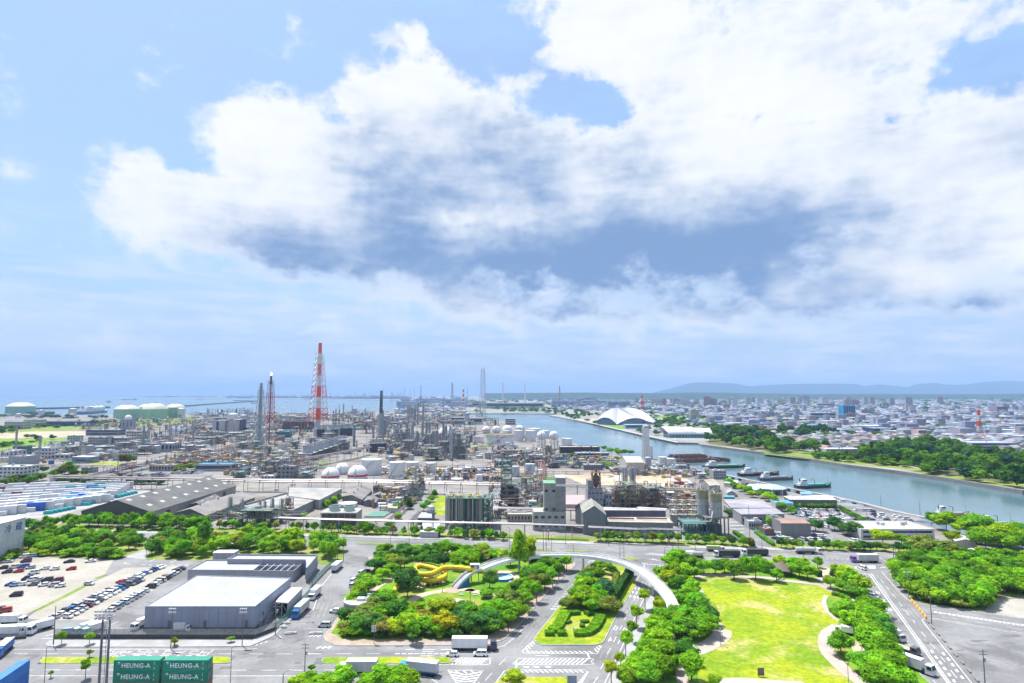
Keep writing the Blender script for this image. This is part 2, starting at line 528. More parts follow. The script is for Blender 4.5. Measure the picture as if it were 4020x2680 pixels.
def link(name,me,parent=None,color=None,loc=None,rz=0.):
 o=bpy.data.objects.new(name,me)
 col.objects.link(o)
 if parent is not None:
  o.parent=parent
 if color is not None:
  o.color=(*color,1.)
 if loc is not None:
  o.location=loc
 if rz:
  o.rotation_euler=(0,0,rz)
 return o
def tag(o,label=None,cat=None,group=None,kind=None):
 if label:
  o['label']=label
 if cat:
  o['category']=cat
 if group:
  o['group']=group
 if kind:
  o['kind']=kind
 return o
def thing(name,label,cat,loc=(0,0,0),rz=0.,group=None):
 o=bpy.data.objects.new(name,None)
 col.objects.link(o)
 o.empty_display_size=.5
 o.location=loc
 o.rotation_euler=(0,0,rz)
 return tag(o,label,cat,group,'thing')
def copy_tree(o,parent=None):
 c=o.copy()
 col.objects.link(c)
 c.parent=parent
 for ch in KIDS.get(o.name,()):
  copy_tree(ch,c)
 return c
KIDS={}
def remember(o):
 todo=[o]
 for x in todo:
  k=list(x.children)
  KIDS[x.name]=k
  todo+=k
 return o
def struct(name,mb,mat,color=None,kind='structure',smooth=False):
 return tag(mb.mk9(name,mat,None,color,smooth),kind=kind)
def ordinal(n):
 suf='th' if 10<=n%100<=20 else{1:'st',2:'nd',3:'rd'}.get(n%10,'th')
 return '%d%s'%(n,suf)
def curve(pts,sub=6,closed=False):
 pts=[Vector(p)for p in pts]
 n=len(pts)
 res=[]
 rng=range(n if closed else n-1)
 for i in rng:
  p0=pts[(i-1)%n]if closed or i>0 else pts[0]
  p1,p2=pts[i],pts[(i+1)%n]
  p3=pts[(i+2)%n]if closed or i+2<n else pts[-1]
  for k in range(sub):
   t=k/sub
   res.append(.5*((2*p1)+(p2-p0)*t+(2*p0-5*p1+4*p2-p3)*t*t+(3*p1-p0-3*p2+p3)*t**3))
 if not closed:
  res.append(pts[-1])
 return res
def strip(mb,pts,w,z,w2=None):
 pts=[Vector((p[0],p[1],0))for p in pts]
 L_,R_=[],[]
 for i,p in enumerate(pts):
  d=(pts[min(i+1,len(pts)-1)]-pts[max(i-1,0)])
  if d.length<1e-6:
   d=Vector((1,0,0))
  d.normalize()
  nrm=Vector((-d.y,d.x,0))
  ww=w if w2 is None else w+(w2-w)*i/(len(pts)-1)
  L_.append(p+nrm*ww/2)
  R_.append(p-nrm*ww/2)
 vs=[(p.x,p.y,z)for p in R_]+[(p.x,p.y,z)for p in L_]
 n=len(pts)
 mb.add(vs,[(i,i+1,n+i+1,n+i)for i in range(n-1)])
 return mb
def band3(mb,pts,w,z0,z1):
 pts=[Vector((p[0],p[1],p[2]if len(p)>2 else 0))for p in pts]
 n=len(pts)
 vs=[]
 for i,p in enumerate(pts):
  d=(pts[min(i+1,n-1)]-pts[max(i-1,0)]);d.z=0
  d.normalize()
  nr=Vector((-d.y,d.x,0))*w/2
  for q,zz in((p-nr,z0),(p+nr,z0),(p+nr,z1),(p-nr,z1)):
   vs.append((q.x,q.y,p.z+zz))
 fs=[]
 for i in range(n-1):
  a,b=4*i,4*i+4
  for k in range(4):
   fs.append((a+k,b+k,b+(k+1)%4,a+(k+1)%4))
 fs+=[(0,1,2,3),(4*n-1,4*n-2,4*n-3,4*n-4)]
 return mb.add(vs,fs)
def use_tint(m):
 t=m.node_tree
 for n in list(t.nodes):
  if n.type=='OBJECT_INFO':
   a=t.nodes.new('ShaderNodeAttribute')
   a.attribute_name='tint'
   for k in list(n.outputs['Color'].links):
    t.links.new(a.outputs['Color'],k.to_socket)
 return m
def tinted(name,mb,cols,mat):
 o=tag(mb.mk9(name,mat),kind='stuff')
 a=o.data.color_attributes.new('tint','FLOAT_COLOR','POINT')
 a.data.foreach_set('color',[v for q in cols for v in(*q[:3],1.)])
 return o
def inpoly(x,y,pts):
 r,j=False,len(pts)-1
 for i in range(len(pts)):
  a,b=pts[i],pts[j]
  if(a[1]>y)!=(b[1]>y)and x<(b[0]-a[0])*(y-a[1])/(b[1]-a[1])+a[0]:
   r=not r
  j=i
 return r
def rnd_in(poly,rnd):
 x0,x1=min(q[0]for q in poly),max(q[0]for q in poly)
 y0,y1=min(q[1]for q in poly),max(q[1]for q in poly)
 while True:
  x,y=rnd.uniform(x0,x1),rnd.uniform(y0,y1)
  if inpoly(x,y,poly):
   return x,y
# water, land, yards
def water_mat():
 m,t,b=new_mat('water')
 n,l=t.nodes,t.links
 b.inputs['Base Color'].default_value=(.085,.15,.175,1)
 b.inputs['Roughness'].default_value=.16
 b.inputs['IOR'].default_value=1.33
 b.inputs['Specular IOR Level'].default_value=.7
 geo=n.new('ShaderNodeNewGeometry')
 hs=None
 for sc,st in((.9,(1,1,1)),(.05,(1.,.45,1))):
  mm=n.new('ShaderNodeVectorMath');mm.operation='MULTIPLY';mm.inputs[1].default_value=st
  l.new(geo.outputs['Position'],mm.inputs[0])
  x=n.new('ShaderNodeTexNoise');x.inputs['Scale'].default_value=sc;x.inputs['Detail'].default_value=3
  l.new(mm.outputs[0],x.inputs['Vector'])
  bp=n.new('ShaderNodeBump');bp.inputs['Strength'].default_value=.1;bp.inputs['Distance'].default_value=.25 if sc>.5 else 1.2
  l.new(x.outputs['Fac'],bp.inputs['Height'])
  if hs:
   l.new(hs,bp.inputs['Normal'])
  hs=bp.outputs[0]
 l.new(hs,b.inputs['Normal'])
 mm=n.new('ShaderNodeVectorMath');mm.operation='MULTIPLY';mm.inputs[1].default_value=(1,.3,1)
 l.new(geo.outputs['Position'],mm.inputs[0])
 x=n.new('ShaderNodeTexNoise');x.inputs['Scale'].default_value=.012;x.inputs['Detail'].default_value=4
 l.new(mm.outputs[0],x.inputs['Vector'])
 r=n.new('ShaderNodeMapRange');r.inputs['From Min'].default_value=.3;r.inputs['From Max'].default_value=.7
 r.inputs['To Min'].default_value=.1;r.inputs['To Max'].default_value=.26
 l.new(x.outputs['Fac'],r.inputs['Value']);l.new(r.outputs[0],b.inputs['Roughness'])
 return m
MT['water']=water_mat()
MT['city_ground']=mix_mat('town ground',gy(.2),(.3,.29,.28),.012,.35,.65,c3=(.07,.13,.04),scale3=.005,fine=.3)
MT['quay']=pmat('quay concrete',(.2,.19,.18),.85,var=.3,scale=.12,streak=.25)
WATER_Z=-2.6
struct('sea',MB().sheet([(-30000,-2500),(30000,-2500),(30000,30000),(-30000,30000)],WATER_Z),'water')
def xs(lst):
 return[X4(*p)for p in lst]
near_bank=xs([(1800,1627),(1900,1640),(1965,1647),(2055,1676),(2193,1717),(2248,1737),(2355,1770),(2450,1787),(2587,1803),(2659,1822),(2700,1834),(2853,1876),(3121,1935),(3400,2000),(3636,2056),(3760,2092),(4020,2150)])
far_bank=xs([(1822,1622),(1934,1622.5),(2189,1623),(2160,1632),(2200,1637),(2327,1662),(2455,1692),(2566,1717),(2659,1736),(2740,1738),(2757,1746),(3150,1797),(3320,1825),(3518,1849),(3715,1878),(4020,1928)])
coast=xs([(0,1628),(690,1627),(1300,1619),(1590,1612)])
def land(name,pts,mat):
 n=len(pts)
 area=sum(pts[i][0]*pts[(i+1)%n][1]-pts[(i+1)%n][0]*pts[i][1]for i in range(n))
 if area<0:
  pts=pts[::-1]
 me=bpy.data.meshes.new(name)
 vs=[(p[0],p[1],0)for p in pts]+[(p[0],p[1],-3.)for p in pts]
 fs=[tuple(range(n))]+[(i,n+i,n+(i+1)%n,(i+1)%n)for i in range(n)]
 me.from_pydata(vs,[],fs)
 me.materials.append(MT[mat]);me.materials.append(MT['quay'])
 for p in me.polygons[1:]:
  p.material_index=1
 return tag(link(name,me),kind='structure')
land('ground',[(-4200,-300),(-4200,2250)]+coast+near_bank+[(420,250),(900,120),(900,-300)],'asphalt')
land('town_ground',[coast[-1]+Vector((0,1.,0)),X4(1800,1626)]+far_bank+[Vector((900,400,0)),Vector((2600,150,0)),Vector((12000,-300,0)),Vector((24000,6000,0)),Vector((24000,24000,0)),Vector((-9000,24000,0))]+xs([(560,1559),(1300,1567),(1592,1571)]),'city_ground')
def zone(name,pts,mat,z,kind='structure'):
 return struct(name,MB().sheet(pts,z),mat,kind=kind)
def slab(name,pts,mat,z0,z1):
 return struct(name,MB().prism(pts,z0,z1),mat)
TE=[(-500,2058),(0,2078),(600,2097),(1200,2108),(1800,2121),(2400,2141),(2700,2153),(3400,2173),(4020,2197),(4500,2216)]
BE=[(-500,2092),(0,2105),(600,2121),(1350,2142),(1900,2160),(2500,2186),(3000,2208),(3400,2219),(4020,2237),(4500,2255)]
inner=[p+Vector((-4,-4,0))for p in near_bank[:-1]]
zone('plant_yard',xs([(a,b-26)for a,b in TE[:-1]])+[Vector((p.x-3,p.y-3,0))for p in near_bank[::-1][1:]]+[c+Vector((0,-6,0))for c in coast[::-1]]+[Vector((-3900,2200,0)),Vector((-900,400,0))],'yard',.05)
slab('pavement',xs([(a,b-2)for a,b in TE])+xs([(a,b-11)for a,b in TE[::-1]]),'pave',-.1,.15)
zone('verge',xs([(a,b-11.5)for a,b in TE])+xs([(a,b-30)for a,b in TE[::-1]]),'weeds',.08)
zone('gravel_lot',[*A.p(-700,480,0,405,220,352,1090,388,1010,522,800,632,330,872,150,960,0,1010,-700,1250)],'gravel',.012)
zone('gravel_lot',[*A.p(1040,538,1200,462,1480,455,1720,440,1650,560,1440,695,1010,890,900,960,560,965,250,952,345,880,805,645)],'gravel',.012)
gs=MB()
strip(gs,curve([*A.p(330,880,560,770,760,665,830,630)],8),1.6,.03,2.4)
strip(gs,curve([*A.p(930,565,980,545,1030,528)],6),3.,.03,1.2)
tag(gs.mk9('grass_strip','weeds'),kind='structure')
zone('thicket_floor',[*A.p(-700,470,0,400,220,345,1090,380,1190,345,1410,285,1440,292,1400,385,1715,385),*B.p(500,395,800,330,1590,392),*C.p(150,440,355,395,372,300)]+xs([(1342,2147),(600,2127),(0,2111),(-500,2098)]),'weeds',.02)
zone('lane',[*A.p(1190,360,1400,380,1440,300,1470,270,1430,268,1330,305)],'pave',.03)
slab('pavement',[*A.p(440,1195,455,1212,500,1222),*B.p(120,1222,930,1216,1110,1140,1185,1095,1350,930,1330,915,1165,1060,1000,1130,960,1160),A(520,1160),A(470,1165)],'pave',-.1,.15)
kerbs=MB()
def kerb(pts,w=.28,z=.17):
 band3(kerbs,[(p.x,p.y,0)for p in pts],w,0,z)
kerb([*A.p(440,1195,455,1212,500,1224),*B.p(120,1224,930,1218,1110,1142,1187,1097,1352,932)])
def median(pts,mat='grass',name='median',h=.24):
 ps=curve(pts,5,True)
 slab(name,ps,mat,-.05,h)
 kerb(ps+[ps[0]],.35,h-.03)
median([*A.p(390,1362,420,1335,520,1327),*B.p(300,1327,700,1327,735,1355,690,1382,200,1385),A(470,1385),A(410,1382)],'lawn')
median([*C.p(158,1358,190,1333,330,1328,1300,1328,1370,1340,1385,1360,1340,1382,300,1388,185,1384)],'lawn')
median([*D.p(370,1600,400,1545,470,1523,1030,1521,1088,1545,1070,1600,800,1640)],'lawn')
median([*C.p(500,226,820,232,1300,248,1715,266,1700,278,1300,262,800,246,560,238)],'weeds',h=.2)
median([*D.p(740,282,900,288,935,300,740,296)],'weeds',h=.2)
median([*D.p(1040,292,1220,296,1255,306,1050,304)],'weeds',h=.2)
median([D(1560,368),*E.p(210,370,260,385,200,395),D(1610,385)],'weeds',h=.2)
median([*E.p(800,338,1040,345,1040,352,790,346)],'weeds',h=.2)
median([*G.p(420,392,640,396,640,410,440,402)],'weeds',h=.2)
park_out=[*C.p(172,1120,195,1165,290,1212,800,1212,1450,1207),*D.p(300,1200,440,1152,560,1040,640,950,850,705,1060,500,1122,440,1112,405,1030,372,700,345,300,318,0,302),*C.p(1250,285,900,290,690,345,600,362,625,400,640,470,560,560,500,600,440,700,400,830,310,940,235,1050)]
slab('pavement',park_out,'brick',-.1,.15)
kerb(park_out+[park_out[0]],.3)
zone('park_grass',[*C.p(345,1152,300,1110,245,1095,345,930,420,830,470,690,600,560,660,450,690,362,900,310),*D.p(0,322,500,352,900,372,990,420,930,520,740,700,560,900,420,1040,280,1130,0,1150)],'grass',.17)
pk=MB()
pz=.196
for pts,w in(([*C.p(590,790,600,735,690,645,790,585,890,543,960,520)],3.4),([*C.p(995,815,1060,755,1180,712,1330,685,1470,674,1600,680),*D.p(100,684,230,705,330,742)],3.6),([*D.p(380,505,470,508,540,540,560,600,520,640)],3.6),([*C.p(1040,380,1080,410,1150,440,1200,455)],4.),([*C.p(1390,800,1440,780,1500,800,1420,830)],4.5),([*C.p(1010,640,1100,655,1160,625)],3.)):
 pz+=.004
 strip(pk,curve(pts,8),w,pz)
tag(pk.mk9('park_path','path'),kind='structure')
pp=MB().sheet([*PS.p(840,910,1050,905,1060,970,1000,1000,880,995,800,960)],.226)
tag(pp.mk9('path_plaza',pmat('pink paving',(.5,.27,.22),.85,var=.1)),kind='structure')
isl=[*D.p(722,1150,745,1180,800,1207,1310,1207,1380,1190,1400,1165,1500,960,1620,760,1715,612),*E.p(190,530,225,490,190,450),*D.p(1610,430,1480,408,1345,405,1300,425,1235,470,1150,600,1040,770,945,868,830,1010)]
slab('traffic_island',isl,'lawn',-.1,.2)
kerb(isl+[isl[0]],.3,.22)
pk2=[*E.p(440,745,390,850,330,1000,255,1180,190,1330,120,1500,60,1640),F(400,1900),*G.p(800,1800,820,1580,730,1500,600,1340,520,1200,420,1020,330,850,230,720,60,560),*F.p(800,500,690,470,600,452,450,425,260,400,0,385),*E.p(1400,395,1000,385,860,392,640,392,540,420,510,470,430,540,455,640)]
slab('park_ground',pk2,'grass',-.1,.15)
kerb(pk2+[pk2[0]],.3)
slab('pavement',[*E.p(442,742,392,848,332,998,257,1178,192,1328,122,1498,62,1640,-60,1640,10,1480,110,1290,200,1100,290,900,370,740)],'pave',-.1,.14)
lawn=curve([*E.p(835,660,860,612,920,578,1100,560,1500,585),*F.p(180,605,480,635,650,690,640,735,575,770,570,830,620,920,720,1000,600,1060,550,1150,555,1260,640,1380,760,1480,850,1600,700,1680,300,1640),*E.p(1300,1560,1050,1560,860,1590,835,1440,815,1315,920,1260,1040,1190,1078,1110,1050,1040,1000,970,930,840,880,740)],4,True)
zone('lawn',lawn,'lawn',.19)
pk3=MB()
pz=.215
for pts,w in(([*E.p(790,600,860,550,1000,538,1300,552,1600,572),*F.p(180,586,420,612,560,640,680,700,800,760,880,810)],3.6),([*F.p(600,735,575,780,600,870,680,950,730,985)],1.6),([*F.p(715,1025,620,1090,590,1170,610,1270,690,1370,800,1470,930,1570,1040,1680)],4.4),([*E.p(840,660,880,755,940,850,1010,980,1050,1050)],2.6),([*E.p(1062,1060,1060,1120,960,1200,800,1270,770,1265)],6.),([*E.p(585,880,580,1000,570,1140,620,1290,655,1400,690,1580)],3.2),([E(1010,1585),E(1250,1560),F(120,1585),F(400,1600)],4.2),([*F.p(520,560,600,610,640,640)],4.)):
 pz+=.004
 strip(pk3,curve(pts,8),w,pz)
tag(pk3.mk9('park_path','path2'),kind='structure')
zone('bare_earth',[*F.p(470,455,590,460,680,490,650,560,600,580,540,570,500,520,440,480)],'path',.205)
zone('bare_earth',curve([*F.p(860,1170,940,1200,980,1290,900,1310,850,1260)],4,True),'path',.205)
zone('bare_earth',curve([*F.p(1010,1400,1100,1430,1080,1480,1000,1470)],4,True),'soil',.205)
wood=[*G.p(425,520,470,440,620,385,900,378,1715,430,2200,470,2200,700,1715,750,1400,760,1345,885,960,842,800,820,640,775,500,610)]
slab('wood_floor',wood,'weeds',-.1,.14)
kerb(wood+[wood[0]],.3)
zone('sand_lot',[*G.p(1330,890,1400,765,1715,755,2300,720,2300,1010,1715,945)],'gravel',.012)
tag(kerbs.mk9('kerb',MT['conc'],color=gy(.42)),kind='structure')
zone('car_park',[*M.p(1010,1035,1540,1010,1740,1170,1500,1330,1440,1390,900,1400,890,1290,1250,1270,1260,1190,1100,1120)],'asphalt',.07)
zone('car_park',[M(1540,960),M(1829,1010),*N.p(560,1330,800,1420,480,1440,100,1430),M(1720,1150),M(1560,1030)],'asphalt',.075)
zone('sand_ground',[*L.p(-150,560,0,540,600,545,1250,545,1330,600,1480,690,1480,740,900,740,200,730,0,700),KK(850,750)],'sand',.075)
zone('lawn',[*J.p(990,1290,1060,1180,1140,1178,1140,1370,980,1370)],'lawn',.09)
zone('plant_road',[*J.p(680,1420,900,1155,1010,1155,790,1420,650,1560,560,1560)],'asphalt',.11)
zone('plant_road',[*J.p(1100,1035,1140,950,1230,940,1190,1040)],'asphalt',.08)
zone('plant_road',[*M.p(420,1150,520,1150,690,1290,880,1430,690,1470,590,1340,440,1230)],'asphalt',.16)
zone('sand_ground',[*HH.p(0,560,300,540,840,535,850,580,400,605,0,610)],'sand',.09)
zone('grass_field',[*HH.p(-300,700,0,615,680,605,600,650,300,700,0,740)],'grass',.09)
zone('grass_field',[*HH.p(-300,590,0,520,700,440,1180,440,1190,480,800,520,300,545,0,570)],'weeds',.085)
zone('grass_field',[*HH.p(1080,470,1340,418,1900,402,2060,430,1700,470,1400,505,1190,512)],'weeds',.09)
zone('grass_field',[*HH.p(880,880,900,850,1190,845,1180,880)],'lawn',.09)
zone('car_park',[*HH.p(1080,990,1400,905,2150,920,2100,1000,1900,1005)],'asphalt',.09)
zone('container_yard',[*HH.p(-300,1180,500,1085,1300,1085,1500,1130,1380,1170,760,1330,500,1400,-300,1420)],'pave',.09)
rp_=random.Random(12)
pm_,tk=MB(),MB()
for k,(c,x0,x1,y0,y1)in enumerate(((A,0,1700,1230,1500),(B,600,1700,1150,1500),(C,0,1700,1220,1500),(C,60,600,300,1000),(B,1250,1650,600,1100),(G,300,1000,600,1500),(G,900,1700,980,1500),(E,0,300,600,1200),(D,400,900,500,1150),(A,900,1700,480,1080))):
 for i in range(9):
  x,y=rp_.uniform(x0,x1),rp_.uniform(y0,y1)
  p=c(x,y)
  w,d=rp_.uniform(1.2,6),rp_.uniform(.8,3)
  pm_.sheet([(p.x,p.y),(p.x+w,p.y+.2),(p.x+w,p.y+d),(p.x,p.y+d)],.005+.0007*i)
for i,y in enumerate((1262,1274,1302,1316,1410,1428,1462,1482)):
 strip(tk,[A(-200,y),B(300,y),B(1100,y),C(600,y),D(200,y)],.55,.004+.0002*i)
for i,o_ in enumerate((-1.6,.2,2.,3.8)):
 for pts in([*G.p(270,560,620,1060,960,1560)],[*G.p(400,600,700,960,1130,1570)],[*E.p(330,560,150,920,-60,1330)],[C(220,640),C(60,1000),B(1500,1200)],[*D.p(1180,480,900,760,560,1200)]):
  strip(tk,[p+Vector((o_,0,0))for p in pts],.5,.0062+.0002*i)
tag(pm_.mk9('road_patch','patch'),kind='structure')
tag(tk.mk9('wheel_track','track'),kind='structure')
# road markings (sheets of paint, one object for each kind of marking)
mk=MB()
MZ=.014
NLN=[0]
def ln(*pts,w=.18,z=MZ):
 NLN[0]+=1
 strip(mk,[p for p in pts],w,z+.0007*(NLN[0]%13))
def dash(c,y,segs,w=.18,y2=None):
 for a,b in segs:
  ln(c(a,y),c(b,y if y2 is None else y2),w=w)
ln(A(60,1246),B(900,1244),B(1010,1240));ln(A(250,1500),B(600,1502),*C.p(1000,1500,1180,1510,1300,1590))
ln(*A.p(-60,1210,100,1200,225,1166));ln(A(400,1140),A(520,1140),w=.3);ln(A(440,1115),A(540,1095),w=.4)
dash(A,1288,[(-140,0),(140,270),(420,560),(690,850)]);dash(B,1290,[(640,780),(925,1065),(1205,1345),(1490,1620)])
dash(C,1288,[(20,155),(300,440),(580,720)]);dash(C,1288,[(860+62*i,905+62*i)for i in range(9)],w=.45)
dash(A,1443,[(130,280),(430,575),(725,870),(1020,1100)]);dash(B,1446,[(760,900),(1045,1190),(1330,1440)]);dash(C,1445,[(175,310),(460,600)])
ln(A(395,1388),B(400,1392),B(690,1390),w=.15);ln(*C.p(170,1392,800,1392,1380,1392),w=.15)
dash(C,1247,[(960,1080),(1120,1240),(1300,1440)],w=.3);dash(C,1266,[(1120,1230)],w=.3);dash(C,1309,[(1100,1235),(1300,1360)],w=.3)
ln(*D.p(320,1240,440,1210,530,1140,612,1052))
ln(C(-20,1050),C(240,1046));ln(B(1220,1120),B(1245,1142),w=.3)
for(p,q)in(((500,2141),(1350,2153)),((2300,2180),(2900,2206))):
 ln(X4(*p),X4(*q),w=.15)
ln(*X4.p(600,2099,1200,2110,1800,2123,2400,2143,3400,2175,4020,2199),w=.16)
for i in range(34):
 x=1700+i*62
 y=2131+(x-1700)*.0327
 ln(X4(x,y),X4(x+30,y+.98),w=.15)
def hatch(c,xl,xr,yt,yb,n,slope,w=.45,outline=True,z=MZ):
 if outline:
  strip(mk,curve([c(xl+30,yt),c(xr-30,yt),c(xr,(yt+yb)/2),c(xr-30,yb),c(xl+30,yb),c(xl,(yt+yb)/2),c(xl+30,yt)],4),.2,z)
 for i in range(n):
  x=xl+25+(xr-xl-50-slope)*i/(n-1)
  ln(c(x,yb-4),c(x+slope,yt+4),w=w,z=z+.003)
hatch(C,1380,1770,1330,1392,9,70);hatch(D,552,1272,1332,1392,15,70)
ln(*D.p(612,1270,640,1285,1340,1285,1372,1210),w=.2);ln(*D.p(612,1270,630,1245,722,1160),w=.2)
for i in range(14):
 ln(D(650+46*i,1262),D(690+46*i,1281),w=.42)
for i in range(4):
 ln(D(650+20*i,1232-20*i),D(668+20*i,1262-22*i),w=.42)
for i in range(3):
 ln(D(1310+18*i,1240-14*i),D(1335+18*i,1270-20*i),w=.42)
ln(*D.p(340,1590,440,1455,475,1443,1210,1443,1246,1462,1170,1600),w=.2)
for i in range(15):
 ln(D(490+48*i,1447),D(530+48*i,1468),w=.42)
for i in range(4):
 ln(D(390+22*i,1545-26*i),D(430+14*i,1545-26*i),w=.42)
 ln(D(1150+22*i,1570-26*i),D(1190+18*i,1545-26*i),w=.42)
ln(D(555,1360),D(560,1442),w=.45);ln(D(1240,1284),D(1262,1340),w=.45)
ln(D(735,1306),D(868,1308),w=.25)
for x0 in(620,720,830):
 for(a,b)in(((0,1414),(60,1414)),((15,1408),(25,1420)),((40,1410),(50,1424)),((20,1421),(58,1421))):
  ln(D(x0+a[0],a[1]),D(x0+b[0],b[1]),w=.3)
ln(C(1368,1446),D(242,1446),D(120,1600),w=.2);ln(C(1368,1446),C(1470,1600),w=.2)
for i in range(5):
 ln(C(1385+16*i,1462+27*i),C(1540,1492+22*i),C(1690-14*i,1462+27*i),w=.5)
for i in range(3):
 ln(C(1440+75*i,1450),C(1480+70*i,1478),w=.4)
ln(D(390,1398),D(450,1335),w=.16);ln(D(256,1548),D(322,1472),w=.16);ln(D(160,1600),D(200,1560),w=.16)
ln(*E.p(-10,1035,60,900,150,740,280,520),w=.18);ln(*E.p(-100,1640,0,1440,130,1165,240,910,370,640),w=.2)
for(a,b)in(((20,1175),(48,1122)),((62,1195),(88,1143)),((80,1060),(102,1015)),((125,962),(152,915)),((172,866),(195,824)),((217,780),(240,738)),((292,630),(305,600)),((-40,1290),(-5,1235)),((-105,1435),(-65,1370)),((-175,1580),(-130,1510))):
 ln(E(*a),E(*b),w=.17)
for cx,cy_ in((42,1042),(127,1060)):
 ps=[E(cx-22,cy_+12),E(cx-2,cy_+24),E(cx+20,cy_-12),E(cx+4,cy_-25)]
 ln(*ps,ps[0],w=.35)
ln(D(1440,1170),D(1465,1128),w=.3);ln(D(1450,1150),D(1470,1160),w=.9)
for r_ in range(3):
 for c_ in range(4):
  x,y=232-24*r_+36*c_,656+38*r_+6*c_
  for(a,b)in(((-12,0),(12,3)),((-6,-8),(6,-6)),((0,-10),(-6,12)),((-10,9),(8,12))):
   ln(E(x+a[0],y+a[1]),E(x+b[0],y+b[1]),w=.28)
for i in range(4):
 ln(D(1248+32*i,410-4*i),D(1278+32*i,388-4*i),w=.35)
for i in range(9):
 ln(E(295+24*i,418+2*i),E(308+24*i,425+2*i),w=.5)
for i in range(7):
 ln(E(330+30*i,333+2*i),E(385+30*i,318+3*i),w=.35)
ln(E(350,378),E(480,395),w=.25);ln(E(390,375),E(440,388),w=.6);ln(E(430,488),E(470,445),w=.25);ln(*E.p(300,415,320,440,310,470),w=.22)
ln(G(225,520),G(980,1575),w=.2);ln(G(246,516),G(1010,1575),w=.2)
for i in range(62):
 t=i/62
 ln(G(228+758*t,527+1050*t),G(244+762*t,528+1050*t+16),w=.35,z=MZ+.003)
for(a,b)in(((335,575),(365,608)),((390,640),(420,672)),((450,712),(482,750)),((512,792),(545,830)),((575,870),(612,920)),((650,965),(664,992)),((725,1075),(772,1128)),((810,1180),(858,1240)),((910,1312),(958,1368)),((1010,1445),(1070,1522)),((258,630),(275,655)),((260,690),(288,725)),((315,768),(340,802)),((368,845),(402,892)),((433,937),(466,990)),((497,1035),(537,1090)),((570,1140),(612,1205)),((650,1260),(696,1332)),((840,1540),(870,1580))):
 ln(G(*a),G(*b),w=.17)
ln(*G.p(345,500,480,650,590,765,640,790,800,822,1715,948,2300,1030),w=.2)
ln(*G.p(1215,1575,980,1275,760,1000,732,962,760,945,900,955,1715,1092,2300,1190),w=.2);ln(G(900,965),G(1715,1105),w=.14)
for i in range(26):
 ln(G(850+44*i,886+6.6*i),G(880+44*i,891+6.6*i),w=1.)
ln(G(848,880),G(1900,1035),w=.15);ln(G(850,893),G(1900,1050),w=.15)
for(a,b)in(((825,853),(935,872)),((1090,893),(1250,917)),((1405,938),(1560,962)),((930,935),(1075,957)),((1235,980),(1390,1005)),((1545,1030),(1700,1055))):
 ln(G(*a),G(*b),w=.16)
for cx,cy_ in((310,702),(424,864)):
 ps=[G(cx-18,cy_-14),G(cx+8,cy_-8),G(cx+18,cy_+14),G(cx-6,cy_+8)]
 ln(*ps,ps[0],w=.35)
ln(G(360,768),G(382,800),w=.3);ln(G(357,772),G(372,770),w=.8)
for(cx,cy_)in((828,1268),(868,1322),(910,1375),(950,1430),(995,1490),(940,1290),(985,1340),(1028,1396),(1068,1452),(1118,1515),(1040,1550)):
 for(a,b)in(((-20,-12),(22,8)),((-12,2),(18,14)),((-2,-16),(6,14))):
  ln(G(cx+a[0],cy_+a[1]),G(cx+b[0],cy_+b[1]),w=.32)
ln(G(80,520),G(222,522),w=.4);ln(G(0,372),G(480,440),w=.2);ln(G(300,350),G(470,450),w=.2)
for i in range(5):
 ln(G(20+22*i,440+3*i),G(60+22*i,470+3*i),w=.4)
 ln(G(205+18*i,438),G(235+12*i,470),w=.4)
for i in range(4):
 ln(G(330+30*i,465-4*i),G(360+30*i,450-2*i),w=.3)
for i in range(16):
 ln(M(1000+52*i,1523+1.8*i),M(1030+52*i,1524+1.8*i),w=.22);ln(M(1000+52*i,1540+1.6*i),M(1030+52*i,1541+1.6*i),w=.22)
for k in range(4):
 for i in range(9):
  ln(M(430+8*k+15*i,1172+35*k),M(440+8*k+15*i,1180+35*k),w=.4,z=.175)
for i in range(6):
 ln(M(780+18*i,1436+i),M(785+18*i,1450+i),w=.5,z=.175)
W4=Crop(380,2540,4.9)
for seg in(((230,95),(280,45)),((290,100),(330,72),(360,74)),((330,100),(400,100),(430,74)),((440,100),(470,76),(560,76),(530,102),(445,102)),((560,100),(620,100),(650,76)),((600,88),(690,90)),((120,132),(380,132)),((440,140),(470,122)),((150,185),(200,172)),((220,190),(250,165),(300,165)),((300,192),(330,165),(400,165),(370,192),(300,192)),((400,195),(490,160)),((480,165),(550,165)),((790,95),(840,55)),((820,96),(1070,96)),((960,68),(1040,68)),((1090,94),(1190,94)),((1120,72),(1180,72)),((680,134),(950,134)),((720,128),(745,122)),((990,145),(1025,122)),((700,163),(830,163)),((960,163),(1060,163)),((1290,105),(1340,68),(1400,48)),((1500,98),(1660,98),(1715,72)),((1340,74),(1420,74)),((1240,134),(1520,134)),((1270,128),(1300,118)),((1560,142),(1590,120)),((1205,165),(1390,165)),((1540,165),(1610,165)),((1790,105),(1850,74),(1960,74)),((2000,105),(2050,70)),((2010,98),(2190,98),(2240,50)),((1780,142),(1810,122)),((1820,134),(1950,134)),((1940,152),(2000,125)),((2050,142),(2080,122)),((2110,155),(2160,118)),((1715,166),(1830,166)),((1910,166),(2100,166))):
 ln(*[W4(*p)for p in seg],w=.3)
for i in range(7):
 ln(A(1360+70*i,430+.5*i),A(1395+70*i,436+.5*i),w=.3)
ln(A(1190,420),A(1215,408),w=.3);ln(A(1190,420),A(1250,424),w=.3);ln(A(1440,402),A(1490,378),w=.3);ln(A(1640,412),A(1700,385),w=.3);ln(A(1070,1008),A(1135,980),w=.25);ln(A(1320,972),A(1390,972),w=.2);ln(A(1285,995),A(1320,995),w=.2)
